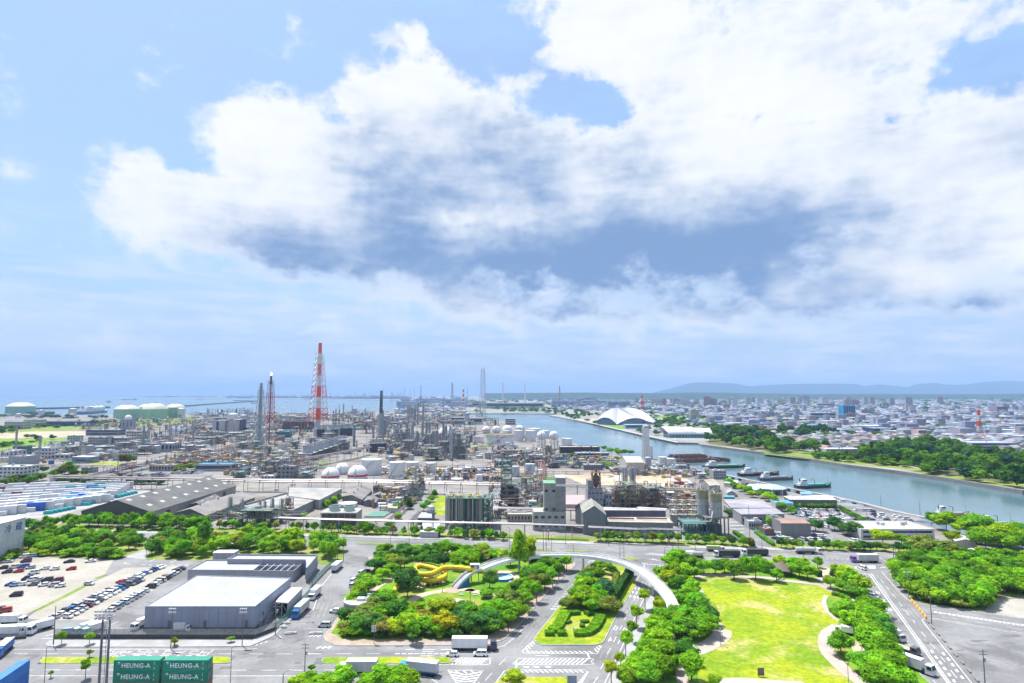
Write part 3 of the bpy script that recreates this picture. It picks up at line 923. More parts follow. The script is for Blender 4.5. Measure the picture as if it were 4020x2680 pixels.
ln(A(880,957),A(965,957),w=.25);ln(A(1000,1012),A(1060,1010),w=.2)
ln(B(1540,870),C(150,640),C(250,520),w=.2)
for i in range(3):
 ln(C(105+45*i,1232),C(150+45*i,1218),w=.35);ln(B(990+45*i,1210-14*i),B(1010+45*i,1195-14*i),w=.3);ln(B(1500+40*i,1125),B(1545+40*i,1108),w=.35);ln(B(1575+55*i,1240),B(1620+50*i,1220),w=.35)
ln(B(1280,1105),B(1365,1095),w=.4);ln(B(1500,1100),B(1600,1093),w=.4)
for i in range(14):
 t=i/13
 ln(D(885+255*t,855-300*t),D(945+235*t,858-320*t),w=.35-.1*t)
ln(D(880,858),D(945,862),w=.3);ln(D(760,1090),D(940,872),w=.2)
tag(mk.mk9('road_marking','line'),kind='structure')
# trees: crowns of many small leaf clumps on lobes
def crown_mesh(name,seed,lobes=13,leaves=95,leaf=.062,flat=.78,conical=0.,spread=.62,low=-.25,tall=1.):
 rnd=random.Random(seed)
 mb=MB()
 cs=[]
 for i in range(lobes):
  for _ in range(30):
   p=Vector((rnd.uniform(-1,1),rnd.uniform(-1,1),rnd.uniform(low*2,1)))
   if p.length<1:
    break
  k=1.-conical*max(0.,(p.z+.3)/1.3)
  c=Vector((p.x*.5*spread*k,p.y*.5*spread*k,.5+p.z*.5*spread*tall))
  cs.append((c,rnd.uniform(.125,.235)*(1-conical*.35)))
 cs.append((Vector((0,0,.47)),.3*(1-conical*.4)))
 for c,r in cs:
  n,m_=7,5
  vs=[]
  for j in range(m_+1):
   th=math.pi*j/m_
   for i in range(n):
    a=2*math.pi*i/n+j
    q=r*.8*rnd.uniform(.82,1.05)
    vs.append((c.x+q*math.sin(th)*math.cos(a),c.y+q*math.sin(th)*math.sin(a),c.z+q*flat*math.cos(th)))
  fs=[(j*n+i,j*n+(i+1)%n,(j+1)*n+(i+1)%n,(j+1)*n+i)for j in range(m_)for i in range(n)]
  mb.add(vs,fs)
 for c,r in cs:
  for _ in range(leaves):
   d=Vector((rnd.gauss(0,1),rnd.gauss(0,1),rnd.gauss(.25,1)))
   d.normalize()
   q=r*rnd.uniform(.78,1.13)
   p=c+Vector((d.x*q,d.y*q,d.z*q*flat))
   nrm=(d+Vector((rnd.uniform(-.7,.7),rnd.uniform(-.7,.7),rnd.uniform(-.3,.8)))).normalized()
   u=nrm.orthogonal().normalized()
   a=rnd.uniform(0,6.28)
   w=nrm.cross(u)
   u,w=u*math.cos(a)+w*math.sin(a),w*math.cos(a)-u*math.sin(a)
   s1,s2=leaf*rnd.uniform(.6,1.3),leaf*rnd.uniform(.4,.9)
   mb.add([p-u*s1,p-w*s2+nrm*leaf*.15,p+u*s1,p+w*s2+nrm*leaf*.15],[(0,1,2,3)])
 return mb.mesh(name,'leaf')
def trunk_mesh(name,seed,forks=4):
 rnd=random.Random(seed)
 mb=MB()
 mb.cyl(0,0,0,.5,.035,.026,7)
 mb.bar((0,0,.5),(rnd.uniform(-.03,.03),rnd.uniform(-.03,.03),.78),.04,n=5)
 for i in range(forks):
  a=6.283*(i+rnd.random()*.5)/forks
  z=rnd.uniform(.36,.55)
  mb.bar((0,0,z),(math.cos(a)*.2,math.sin(a)*.2,z+rnd.uniform(.15,.25)),.022,n=4)
 return mb.mesh(name,'trunk')
CROWN={'broad':[crown_mesh('broad_crown',s,19,120,leaf=.043)for s in(1,2,3,4,5,6)],'round':[crown_mesh('round_crown',s,12,120,spread=.56,leaf=.052)for s in(11,12,13)],'pine':[crown_mesh('pine_crown',s,18,100,leaf=.042,spread=.7,flat=.5,conical=.45)for s in(21,22,23)],'loose':[crown_mesh('loose_crown',s,20,85,leaf=.044,spread=.8,flat=.6)for s in(31,32,33)],'tall':[crown_mesh('tall_crown',s,18,100,leaf=.045,spread=.75,conical=.5,tall=1.15)for s in(41,42)],'shrub':[crown_mesh('shrub_crown',s,11,95,leaf=.06,spread=.6,low=-.4)for s in(51,52)],}
TRUNK=[trunk_mesh('trunk',s)for s in(1,2,3)]
GREENS={'m':(.135,.33,.02),'dark':(.06,.165,.035),'yellow':(.265,.4,.02),'f':(.19,.395,.02),'o':(.19,.265,.05),'r':(.235,.225,.055),'blue':(.06,.18,.085),'g':(.33,.39,.02),'d':(.09,.24,.03),}
COLW={'m':'mid green','dark':'dark green','yellow':'yellow-green','f':'fresh green','o':'olive green','r':'russet-tipped','blue':'blue-green','g':'golden green','d':'deep green'}
FORMW={'broad':'spreading tree','round':'small round tree','pine':'pine tree','loose':'loose-crowned tree','tall':'tall tree','shrub':'shrub'}
TREES={}
FAR=set()
far_mb,far_col=MB(),[]
FARC=[crown_mesh('far_crown',s_,8,26,leaf=.1,spread=.62,low=-.3)for s_ in(61,62,63,64)]
NAMES={'broad':'broadleaf_tree','round':'round_tree','pine':'pine_tree','loose':'light_crowned_tree','tall':'slender_tree','shrub':'shrub'}
def tree(p,w,h,form='broad',colr='m',group='trees',bare=.22,z=0.):
 rnd=random
 if group in FAR:
  me=rnd.choice(FARC)
  a=rnd.uniform(0,6.28)
  ca,sa=math.cos(a)*w,math.sin(a)*w
  vs=[(p.x+v.co.x*ca-v.co.y*sa,p.y+v.co.x*sa+v.co.y*ca,v.co.z*h*1.05)for v in me.vertices]
  far_mb.add(vs,[tuple(q.vertices)for q in me.polygons])
  k=rnd.uniform(.5,.8)
  far_col.extend([(*(c_*k for c_ in GREENS[colr]),1.)]*len(vs))
  return None
 o=bpy.data.objects.new(NAMES[form],None)
 col.objects.link(o)
 o.location=(p.x,p.y,z)
 o.rotation_euler=(0,0,rnd.uniform(0,6.28))
 o['category']='shrub' if form=='shrub' else 'tree'
 o['group']=group
 if form=='shrub':
  bare=0.
 h*=.9
 w*=.96
 c=link('crown',rnd.choice(CROWN[form]),o)
 g=GREENS[colr]
 k=rnd.uniform(.88,1.5)
 c.color=(g[0]*k*rnd.uniform(.85,1.2),g[1]*k,g[2]*k,1)
 c.scale=(w,w*rnd.uniform(.9,1.1),h*(1-bare)*1.12)
 c.location=(0,0,h*bare-.06*h)
 if form!='shrub':
  t=link('trunk',rnd.choice(TRUNK),o)
  tw=max(.5,min(1.,w/8.))*6
  t.scale=(tw,tw,h*(bare+.62))
 TREES.setdefault(group,[]).append((p.x,p.y,o,colr,form))
 return o
def woods(poly,n,w,h,forms,cols,group,mind=.55,seed=1,bare=.09,z=.1):
 rnd=random.Random(seed)
 got=[]
 tries=0
 while len(got)<n and tries<n*60:
  tries+=1
  x,y=rnd_in(poly,rnd)
  ww=rnd.uniform(*w)
  if any((x-a)**2+(y-b)**2<(mind*(ww+c)/2)**2 for a,b,c in got):
   continue
  got.append((x,y,ww))
  tree(Vector((x,y,0)),ww,rnd.uniform(*h),rnd.choice(forms),rnd.choice(cols),group,bare=bare,z=z)
 return got
def label_trees():
 for g,lst in TREES.items():
  lst.sort(key=lambda t:(t[0]/max(t[1],1)))
  count={}
  for x,y,o,c,f in lst:
   k=(c,f)
   count[k]=count.get(k,0)+1
   tot=sum(1 for q in lst if(q[3],q[4])==k)
   w='%s %s'%(COLW[c],FORMW[f])
   o['label']=('%s, %s from left %s'%(w,ordinal(count[k]),GPLACE[g]))if tot>1 else '%s %s'%(w,GPLACE[g])
GPLACE={}
def place(group,phrase):
 GPLACE[group]=phrase
 return group
g1=place('trees behind the gravel car park','behind the gravel car park')
woods([*A.p(200,335,460,350,1090,375,1180,330,1380,250,1330,190,700,150,250,120)],46,(7,10.5),(6,9.5),['broad','broad','loose','pine'],['m','d','m','f','o','dark'],g1,.62,3)
for x,y,f,c,w,h in((120,365,'shrub','f',9,5),(60,395,'shrub','m',8,4),(320,335,'shrub','yellow',9,4),(430,345,'shrub','yellow',8,3.5),(640,350,'shrub','f',9,4.5),(780,345,'shrub','f',9,5),(1020,362,'shrub','f',8,4),(1130,365,'shrub','f',10,5),(900,350,'shrub','yellow',7,3)):
 tree(A(x,y),w,h,f,c,g1)
g2=place('trees along the back road, left of the avenue','behind the grey warehouse')
woods([*A.p(1450,330,1520,360,1715,372),*B.p(520,372,600,330,1590,330,1700,400),*C.p(140,420,345,370,330,250,200,230),*B.p(1300,225,900,200,500,215,0,200),A(1500,230)],52,(7,11),(6.5,10),['broad','broad','broad','loose'],['m','f','yellow','d','f','o'],g2,.6,4)
tree(B(480,310),12,19,'pine','d',g2)
tree(B(1330,270),13,12,'loose','yellow',g2)
g3=place('trees on the plant side of the back road, far left','across the back road')
woods([*A.p(230,95,560,70,700,60,1715,55),*B.p(420,60,560,110,300,118),*A.p(1715,105,900,80,300,92)],34,(7.5,11),(7,11),['broad','loose','pine','broad'],['m','f','d','m'],g3,.6,5)
g4=place('clipped trees along the plant fence','along the plant fence')
row=[(I,410,1505),(I,470,1508),(I,540,1500),(I,600,1515),(I,720,1518),(I,790,1525),(I,850,1520),(I,905,1522),(I,960,1512),(I,1130,1520),(I,1200,1530),(I,1280,1525),(I,1350,1540),(I,1430,1530),(I,1520,1545),(I,1590,1535),(I,1680,1550),(J,130,1545),(J,230,1558),(J,330,1555),(J,450,1562),(J,545,1566),(J,610,1568),(J,720,1572),(J,830,1578),(J,890,1570),(J,970,1580),(J,1020,1575),(J,1080,1582),(J,1180,1586),(J,1260,1590),(J,1340,1590),(J,1420,1594),(J,1500,1598),(J,1570,1600),(D,60,185),(D,150,188),(D,235,190),(D,300,190),(D,365,192),(D,430,196)]
for i,(c,x,y)in enumerate(row):
 big=i%2==0
 tree(c(x,y),random.uniform(6.5,8.5)if big else random.uniform(3.6,5),random.uniform(5.8,7.)if big else random.uniform(5,6.4),'round' if big else 'tall',random.choice(['o','m','o','f'])if big else random.choice(['dark','d','dark','m']),g4,bare=.12)
row=[(E,-120,205),(E,-45,205),(E,30,205),(E,90,210),(E,150,210),(E,240,215),(E,330,215),(E,400,220),(E,480,220),(E,560,222),(E,640,226),(E,740,228),(E,825,230),(E,910,234),(E,990,236),(E,1070,238),(E,1160,246),(E,1270,258),(E,1330,262),(M,960,1440),(M,1010,1445),(M,1080,1442),(M,1150,1450),(M,1270,1455),(M,1340,1455),(M,1420,1460),(M,1500,1462),(M,1560,1465),(M,1670,1470),(M,1750,1475),(M,1820,1478),(G,35,285),(G,110,290),(G,170,292),(G,240,300),(G,300,300),(G,380,305),(G,510,315),(G,590,318)]
for i,(c,x,y)in enumerate(row):
 tree(c(x,y),random.uniform(6,8),random.uniform(5.2,6.8),'round',random.choice(['o','m','f','d','dark']),g4,bare=.12)
g5=place('trees of the playground park','round the yellow slide park')
PARKT=[(C,760,330,10,10,'m'),(C,720,380,9,8,'d'),(C,830,380,10,9,'dark'),(C,940,330,10,10,'dark'),(C,1010,360,11,10,'d'),(C,1080,320,8,8,'f'),(C,1150,350,11,11,'d'),(C,1240,340,10,11,'d'),(C,1330,340,11,13,'m'),(C,1450,330,10,10,'f'),(C,1560,340,11,10,'m'),(C,1660,350,10,9,'r'),(C,1240,430,11,9,'dark'),(C,1330,430,10,10,'dark'),(C,1470,440,13,12,'m'),(C,1570,450,11,10,'f'),(C,1120,400,9,8,'d'),(C,660,470,11,9,'dark'),(C,740,440,9,8,'d'),(C,820,430,10,9,'yellow'),(C,880,460,11,10,'o'),(C,950,440,10,9,'d'),(C,740,560,9,8,'f'),(C,830,510,9,8,'m'),(C,600,680,13,11,'m'),(C,560,620,9,9,'d'),(C,980,720,13,17,'dark'),(C,1050,640,9,12,'d'),(C,930,640,9,13,'dark'),(C,460,800,9,8,'f'),(C,500,740,9,9,'yellow'),(C,530,790,7,7,'dark'),(C,400,980,10,9,'dark'),(C,470,960,8,6,'o'),(C,560,1000,11,10,'o'),(C,510,1060,10,9,'d'),(C,640,930,12,11,'o'),(C,690,860,11,10,'d'),(C,780,800,10,9,'m'),(C,740,970,11,9,'m'),(C,850,950,12,11,'d'),(C,1040,930,11,9,'f'),(C,960,1000,9,8,'m'),(C,660,1080,11,10,'dark'),(C,740,1090,10,9,'r'),(C,850,1080,9,8,'yellow'),(C,930,1090,9,8,'f'),(C,1020,1060,11,10,'yellow'),(C,1120,1010,10,9,'r'),(C,1180,1060,10,9,'f'),(C,1300,970,13,12,'yellow'),(C,1340,1080,12,11,'g'),(C,1450,1000,11,10,'dark'),(C,1540,980,10,10,'d'),(C,1280,1150,8,7,'f'),(C,440,1110,8,5,'m'),(C,380,1050,6,5,'r'),(D,60,1080,11,10,'dark'),(D,40,960,11,10,'d'),(D,150,1000,12,11,'m'),(D,250,1080,12,10,'dark'),(D,330,1060,10,9,'d'),(D,330,930,12,11,'m'),(D,420,860,12,11,'o'),(D,480,960,11,10,'m'),(D,530,830,11,10,'o'),(D,570,930,11,9,'f'),(D,440,760,9,8,'f'),(D,620,780,10,9,'m'),(D,560,700,9,8,'d'),(D,640,690,11,10,'f'),(D,730,660,11,10,'r'),(D,800,640,11,9,'m'),(D,680,590,11,11,'d'),(D,780,560,11,11,'m'),(D,860,560,10,9,'f'),(D,830,480,11,11,'d'),(D,760,450,10,10,'dark'),(D,900,490,10,10,'m'),(D,940,450,9,9,'d'),(D,850,420,9,8,'o'),(D,300,640,9,11,'d'),(D,270,720,8,5,'m'),(D,60,360,10,9,'m'),(D,160,370,10,9,'f'),(D,330,350,10,8,'f'),(D,420,345,9,7,'yellow'),(D,260,360,8,7,'r'),(D,500,420,9,9,'d'),(D,230,300,9,8,'yellow')]
for c,x,y,w,h,k in PARKT:
 y=min(y+30,1122 if c is C else 1095)
 h*=.76
 tree(c(x,y),w*.96,h,random.choice(['broad','broad','broad','loose']),k,g5,bare=.16,z=.17)
tree(D(590,520),12,22,'tall','yellow',g5,z=.17,bare=.1)
tree(D(680,480),10,17,'tall','yellow',g5,z=.17,bare=.1)
for c,x,y,k in((D,670,890,'m'),(D,750,800,'m'),(D,480,1080,'f'),(D,905,650,'m'),(D,830,690,'o'),(D,965,580,'m'),(D,1020,510,'f'),(D,1040,500,'f'),(C,1025,1190,'m')):
 tree(c(x,y),6.5,8.5,'round',k,g5,bare=.38,z=.15)
woods([*C.p(360,1130,560,1140,1440,1140),*D.p(260,1120,420,1020,560,880,460,860,100,1040),*C.p(1500,1050,1150,1110,700,1120,420,1090)],26,(4.5,7),(3,4.5),['shrub'],['d','m','dark','o'],g5,.6,9)
woods([C(700,350),C(900,310),*D.p(0,325,480,350,480,400,0,400),*C.p(1300,400,900,380,660,450)],22,(5,8),(4,6),['shrub'],['d','m','dark','f'],g5,.6,10)
g6=place('trees on the traffic island','on the traffic island')
for x,y,w,h,k in((1330,560,8,7,'m'),(1260,570,9,8,'o'),(1220,620,10,8,'d'),(1300,520,8,7,'dark'),(1200,700,11,10,'f'),(1290,720,12,11,'f'),(1150,800,10,9,'m'),(1240,830,12,11,'f'),(1330,800,10,10,'m'),(1100,840,9,7,'yellow'),(1050,860,8,6,'o'),(1400,760,9,11,'blue'),(1450,890,11,8,'o'),(1400,860,8,7,'m'),(1290,880,9,8,'m'),(1430,470,6,4,'f'),(1490,520,6,5,'f'),(1360,440,6,4,'m'),(1370,560,6,5,'d')):
 tree(D(x,y+10),w,h*.8,'broad',k,g6,bare=.12,z=.2)
g7=place('street trees on the pavement of the avenue','along the avenue pavement')
for x,y,w,h,k in((325,868,6.6,9,'yellow'),(243,1048,6.4,9,'yellow'),(200,1185,5.,8,'f'),(140,1320,6.,9,'f'),(90,1455,4.2,6,'yellow'),(395,690,4.4,6.5,'m'),(0,1600,6,8,'yellow')):
 tree(E(x,y),w,h,'round',k,g7,bare=.42,z=.15)
g8=place('trees round the big lawn','round the big lawn')
LP=[(E,570,470,11,11,'f'),(E,640,460,11,12,'f'),(E,720,470,10,10,'m'),(E,790,480,9,9,'m'),(E,600,560,11,10,'yellow'),(E,700,560,11,10,'f'),(E,800,560,9,7,'m'),(E,480,560,9,8,'f'),(E,550,620,10,9,'yellow'),(E,640,690,9,10,'d'),(E,760,750,9,9,'f'),(E,800,720,8,9,'f'),(E,720,640,8,7,'m'),(E,480,880,8,8,'yellow'),(E,700,860,8,9,'m'),(E,820,900,11,11,'m'),(E,900,930,10,9,'d'),(E,640,950,9,8,'d'),(E,960,1010,8,8,'dark'),(E,740,1010,10,9,'m'),(E,880,1060,11,11,'m'),(E,930,1110,10,10,'f'),(E,680,1110,11,9,'f'),(E,770,1130,10,8,'d'),(E,830,1150,9,8,'m'),(E,640,1040,9,8,'f'),(E,500,1020,10,9,'m'),(E,440,1100,10,8,'f'),(E,520,1140,9,8,'f'),(E,400,1220,9,8,'m'),(E,480,1240,10,9,'f'),(E,350,1330,9,8,'m'),(E,450,1380,11,10,'f'),(E,540,1350,9,8,'f'),(E,300,1430,9,7,'f'),(E,400,1500,10,9,'f'),(E,500,1520,10,9,'m'),(E,590,1450,7,7,'m'),(E,240,1540,9,8,'f'),(E,150,1590,9,8,'f'),(E,330,1600,10,9,'m'),(E,725,1370,9,10,'d'),(E,770,1540,9,11,'f'),(E,990,1600,5,5,'f'),(E,890,510,9,10,'m'),(E,1000,510,8,9,'d'),(E,1090,500,9,9,'m'),(E,1180,560,10,11,'m'),(E,1280,470,8,9,'f'),(E,1390,570,11,14,'m'),(E,1430,470,9,9,'f'),(E,1590,585,8,8,'m'),(E,1520,500,8,7,'d'),(E,1620,430,7,7,'yellow'),(E,1220,500,8,8,'d'),(F,200,460,7,6,'yellow'),(F,340,540,11,10,'f'),(F,420,560,11,9,'f'),(F,300,480,9,9,'f'),(F,380,470,8,8,'f'),(F,515,450,6,7,'m'),(F,150,440,7,6,'yellow'),(F,640,650,7,8,'f'),(F,720,560,9,9,'f'),(F,790,600,11,11,'yellow'),(F,860,650,11,10,'f'),(F,930,690,11,10,'f'),(F,760,680,8,7,'m'),(F,850,720,9,7,'d'),(F,690,570,6,7,'dark'),(F,930,740,8,7,'m'),(F,830,1010,12,12,'m'),(F,890,1090,11,11,'f'),(F,960,970,12,11,'f'),(F,1000,880,10,9,'m'),(F,1080,920,10,9,'f'),(F,1060,1060,12,11,'m'),(F,1000,1150,11,10,'m'),(F,1130,1130,10,10,'d'),(F,740,1290,10,10,'m'),(F,1060,1280,12,11,'f'),(F,1150,1260,11,10,'m'),(F,1120,1390,12,11,'f'),(F,1200,1370,10,9,'m'),(F,940,1460,9,9,'m'),(F,1030,1540,6,6,'m'),(F,1120,1530,11,10,'f'),(F,1200,1490,11,10,'f'),(F,1170,1620,11,10,'f'),(F,1260,1580,10,10,'m'),(F,1290,1650,11,10,'f'),(F,1250,1450,8,8,'f'),(F,1080,1640,9,9,'m')]
for c,x,y,w,h,k in LP:
 tree(c(x,y+16),w*.95,h*.82,random.choice(['broad','broad','broad','loose']),k,g8,bare=.17,z=.15)
g9=place('trees of the wood right of the road','in the wood right of the road')
woods([*G.p(440,520,620,400,900,390,1715,440,2000,460,2000,690,1715,735,1390,700,1330,850,1100,845,820,800,650,760,520,620)],88,(8,11.5),(7,10),['broad','broad','loose'],['m','f','d','m','m','f'],g9,.53,12,bare=.1)
woods([*G.p(960,835,1330,880,1350,800,1380,745,1100,780,900,790,680,740,640,770,800,815)],16,(7,11),(4,6),['shrub'],['o','m','d'],g9,.5,13)
tree(G(770,370),15,13,'loose','o',g9);tree(G(1010,400),14,11,'loose','o',g9);tree(G(360,240),13,9,'loose','yellow',g9);tree(G(540,250),11,7,'loose','f',g9)
g10=place('trees on the quay side at right','on the quayside at right')
for c,x,y,w,h,k in((G,830,50,9,9,'d'),(G,970,100,18,13,'f'),(G,1100,130,12,9,'yellow'),(G,1180,140,12,9,'f'),(G,1270,140,20,15,'m'),(G,1420,160,14,9,'g'),(G,1500,250,22,14,'yellow'),(G,1350,290,18,13,'m'),(G,1650,230,18,13,'m'),(G,1580,320,16,12,'f'),(G,1700,320,16,12,'m'),(G,1250,230,10,7,'f'),(G,1040,230,11,8,'yellow'),(M,1510,1260,12,9,'dark'),(M,1680,1310,16,9,'dark'),(M,1310,1270,12,9,'dark'),(G,60,150,16,9,'dark'),(M,850,1230,8,8,'f'),(M,930,1210,7,7,'m'),(M,900,1010,9,7,'m'),(M,830,960,12,8,'f'),(M,770,930,10,8,'m'),(M,960,1060,9,7,'f'),(M,1070,1090,9,6,'m'),(M,620,890,9,8,'f'),(M,660,920,9,6,'yellow'),(M,420,800,9,8,'f'),(M,480,830,9,7,'m'),(M,550,860,9,7,'yellow'),(M,400,770,8,6,'d'),(M,600,1120,10,6,'d'),(M,430,1120,7,6,'dark'),(M,700,1110,7,4,'d'),(M,210,695,5,5,'f')):
 tree(c(x,y),w,h,'broad',k,g10,bare=.15)
for i in range(12):
 tree(M(1020+44*i,1040-(.5*i)),4.2,4.6,'round','d' if i%3 else 'm',g10,bare=.08)
for i in range(14):
 tree(M(1560+24*i,1055+12.5*i),4.6,4.4,'round','d' if i%3 else 'm',g10,bare=.08)
g11=place('trees inside the plant','inside the plant')
for c,x,y,w,h,k in((J,640,1320,7,6,'f'),(J,690,1290,7,6,'f'),(J,660,1410,7,5,'f'),(J,770,1310,8,9,'dark'),(J,920,1330,8,7,'m'),(J,960,1290,7,6,'m'),(J,990,1240,7,6,'f'),(J,1025,1190,7,7,'m'),(J,770,1240,6,4,'f'),(J,810,1205,6,4,'f'),(J,20,1240,7,5,'m'),(J,60,1200,7,5,'f'),(J,680,1270,6,5,'d'),(J,870,1210,5,6,'m'),(J,820,1250,6,4,'f'),(I,1400,1300,9,6,'m'),(I,1460,1290,9,6,'f'),(I,1530,1250,9,6,'f'),(I,1590,1210,8,5,'yellow'),(I,1250,1395,6,4,'f'),(J,500,1560,6,5,'f'),(J,570,1500,6,6,'m'),(J,300,1530,9,8,'f'),(J,370,1560,9,8,'m'),(KK,1380,650,11,8,'f'),(KK,1430,700,12,9,'f'),(KK,1020,590,12,9,'d'),(KK,800,520,10,8,'d'),(KK,880,570,8,5,'f'),(KK,1500,610,12,7,'m'),(L,300,480,9,7,'yellow'),(L,200,410,9,8,'f'),(L,260,430,10,8,'m'),(L,400,380,12,7,'d'),(KK,1440,510,14,8,'m'),(KK,1510,520,14,9,'f'),(KK,1580,530,14,8,'m'),(KK,1660,530,12,7,'f'),(KK,1370,480,12,7,'m'),(L,430,290,12,8,'f'),(L,520,275,12,7,'m'),(L,600,280,12,7,'d'),(L,1440,720,6,5,'d'),(L,1910,1110,7,6,'dark'),(KK,440,660,6,5,'yellow')):
 tree(c(x,y),w,h,random.choice(['broad','round','shrub']),k,g11,bare=.1)
FAR.update(('trees and bushes at the far left','trees on the far bank of the canal','trees at the head of the canal'))
g12=place('trees and bushes at the far left','at the far left by the chemical works')
for c,x,y,w,h,k in((HH,620,980,22,14,'o'),(HH,700,960,24,16,'m'),(HH,560,985,18,9,'m'),(HH,440,950,14,10,'f'),(HH,150,1050,20,10,'o'),(HH,210,1045,18,9,'r'),(HH,50,1085,18,9,'f'),(HH,110,1075,18,8,'m'),(HH,330,1040,18,8,'m'),(HH,410,1030,18,10,'f'),(HH,260,1050,16,8,'m'),(HH,1230,870,26,16,'r'),(HH,1290,850,20,13,'m'),(HH,740,985,14,9,'d'),(HH,830,975,12,7,'m'),(HH,1900,920,22,10,'yellow'),(HH,1850,925,20,8,'f'),(HH,1790,935,18,8,'yellow'),(HH,320,605,20,12,'f'),(HH,260,605,16,10,'m'),(HH,380,640,18,14,'blue'),(HH,520,620,16,12,'blue')):
 tree(c(x,y),w*.8,h*.8,'broad',k,g12,bare=.1)
for i in range(26):
 tree(HH(560+42*i,1062+random.uniform(-3,6)),random.uniform(10,15),random.uniform(5,8),'broad',random.choice(['d','m','blue']),g12,bare=.1)
woods([*HH.p(-200,560,0,515,700,455,1180,440,1180,470,700,500,300,530,0,570)],46,(14,24),(7,12),['broad'],['m','d','blue','f'],g12,.55,14)
woods([*HH.p(-200,440,0,405,200,395,380,430,560,412,820,428,1050,420,1050,405,500,395,200,380,-200,400)],34,(16,28),(8,14),['broad'],['blue','d','m'],g12,.55,15)
woods([*HH.p(-200,740,0,680,300,655,420,640,300,668,0,700,-200,760)],14,(10,18),(4,8),['shrub'],['m','f','d'],g12,.5,16)
g13=place('trees on the far bank of the canal','on the far bank of the canal')
woods([*S.p(1360,700,1420,600,1600,580,1900,640,2080,690,2150,770,2050,800,1800,770,1500,733)],74,(16,26),(14,22),['broad','pine','broad'],['d','dark','m','blue','m'],g13,.5,20,bare=.12)
woods([*T.p(0,760,200,800,560,790,560,740,200,720,0,690)],18,(16,26),(10,17),['broad'],['m','f','f','d'],g13,.5,21,bare=.12)
woods([*T.p(420,825,600,850,1000,885,1300,912,1300,880,900,830,640,800,420,800)],48,(9,16),(6,10),['broad'],['m','f','d','m'],g13,.5,22,bare=.12)
woods([*T.p(880,860,880,760,1100,740,1500,720,1800,740,1900,800,2400,860,2700,900,2700,1100),*N.p(1770,1112,1300,1042,900,982,650,945),T(1350,912)],175,(15,25),(11,19),['broad','broad','pine','loose'],['m','d','f','m','blue','dark'],g13,.48,23,bare=.12)
g14=place('trees at the head of the canal','at the head of the canal by the white dome')
woods([*S.p(0,455,120,475,340,470,330,430,0,400),*RR.p(1500,345,1100,365,1090,383,1400,388)],70,(16,28),(10,16),['broad'],['blue','d','m'],g14,.42,24,bare=.1)
woods([*S.p(890,540,1100,550,1240,500,1000,470,900,490)],26,(16,28),(9,14),['broad'],['d','blue','m'],g14,.45,25,bare=.1)
woods([*T.p(130,620,330,640,560,640,720,610,560,590,330,590,160,580)],34,(13,22),(12,20),['pine','broad'],['blue','dark','d'],g14,.5,26,bare=.15)
ffm=use_tint(leaf_mat('far leaves'))
tinted('woodland',far_mb,far_col,ffm)
HEDGE_N=0
def hedge(pts,w,h,label,z=.15,colr='d',closed=False):
 rnd=random.Random(len(label))
 mb=MB()
 line=curve(pts,4,closed)
 band3(mb,[(p.x,p.y,0)for p in line],w*.92,0,h*.95)
 for a,b in zip(line[:-1],line[1:]):
  d=b-a
  nr=Vector((-d.y,d.x,0)).normalized()
  for _ in range(int(d.length*(w+2*h)*9)):
   t=rnd.random()
   s_=rnd.uniform(-h,h+w)
   if s_<0:
    p=a+d*t-nr*w/2+Vector((0,0,h+s_));n_=-nr
   elif s_<w:
    p=a+d*t+nr*(s_-w/2)+Vector((0,0,h));n_=Vector((0,0,1))
   else:
    p=a+d*t+nr*w/2+Vector((0,0,h-(s_-w)));n_=nr
   u=(n_+Vector((rnd.uniform(-.7,.7),rnd.uniform(-.7,.7),rnd.uniform(-.5,.7)))).normalized()
   e=u.orthogonal().normalized()*rnd.uniform(.15,.3)
   f=u.cross(e)
   mb.add([p-e,p-f,p+e,p+f],[(0,1,2,3)])
 g=GREENS[colr]
 o=mb.mk9('hedge','leaf',None,g,loc=(0,0,z))
 return tag(o,label,'hedge')
hedge([*D.p(1040,905,960,1040,900,1090)],3.6,1.3,'clipped hedge along the left of the island garden',.2,'f')
hedge([D(830,1112),D(920,1112)],2.6,1.3,'short clipped hedge block at the near left corner of the island',.2,'m')
hedge([D(952,1112),D(1040,1112)],2.6,1.3,'short clipped hedge block beside the gap in the island garden',.2,'m')
hedge([*D.p(1370,945,1320,1040,1240,1105,1110,1112)],3.6,1.3,'curved clipped hedge on the right of the island garden',.2,'m')
hedge([*D.p(1010,900,1080,915,1165,910)],2.4,1.2,'low hedge closing the island garden at the back left',.2,'d')
hedge([*D.p(1225,925,1300,910,1380,905)],2.6,1.3,'low hedge closing the island garden at the back right',.2,'d')
hedge([D(1035,1005),D(1080,992)],1.4,.8,'small clipped block inside the island garden at left',.2,'d')
hedge([D(1165,1035),D(1215,1035)],1.6,.9,'small clipped block inside the island garden, nearer one',.2,'m')
hedge([D(1180,1000),D(1250,990)],1.6,.9,'small clipped block inside the island garden, farther one',.2,'d')
hedge([*D.p(1660,530,1600,620,1540,720,1485,810)],2.6,3.6,'tall dark hedge along the right side of the island',.2,'dark')
hedge([*D.p(1530,560,1500,640,1475,700)],2.4,2.6,'russet-tipped tall shrub row inside the island',.2,'o')
hedge([*F.p(655,725,740,745,820,785)],2.,1.2,'curved low hedge by the small lawn right of the big lawn',.15,'m')
hedge([*F.p(650,880,690,920,720,945)],2.2,1.2,'low hedge at the near end of the small lawn',.15,'m')
hedge([F(500,545),F(545,545)],3.,2.6,'dark square hedge block beside the bare earth',.15,'dark')
hedge([*M.p(480,1290,580,1360,670,1425)],2.4,1.6,'hedge along the plant entrance road',.1,'d')
hedge([*M.p(700,1290,790,1360,880,1420)],2.,1.4,'hedge behind the green fence of the entrance road',.1,'m')
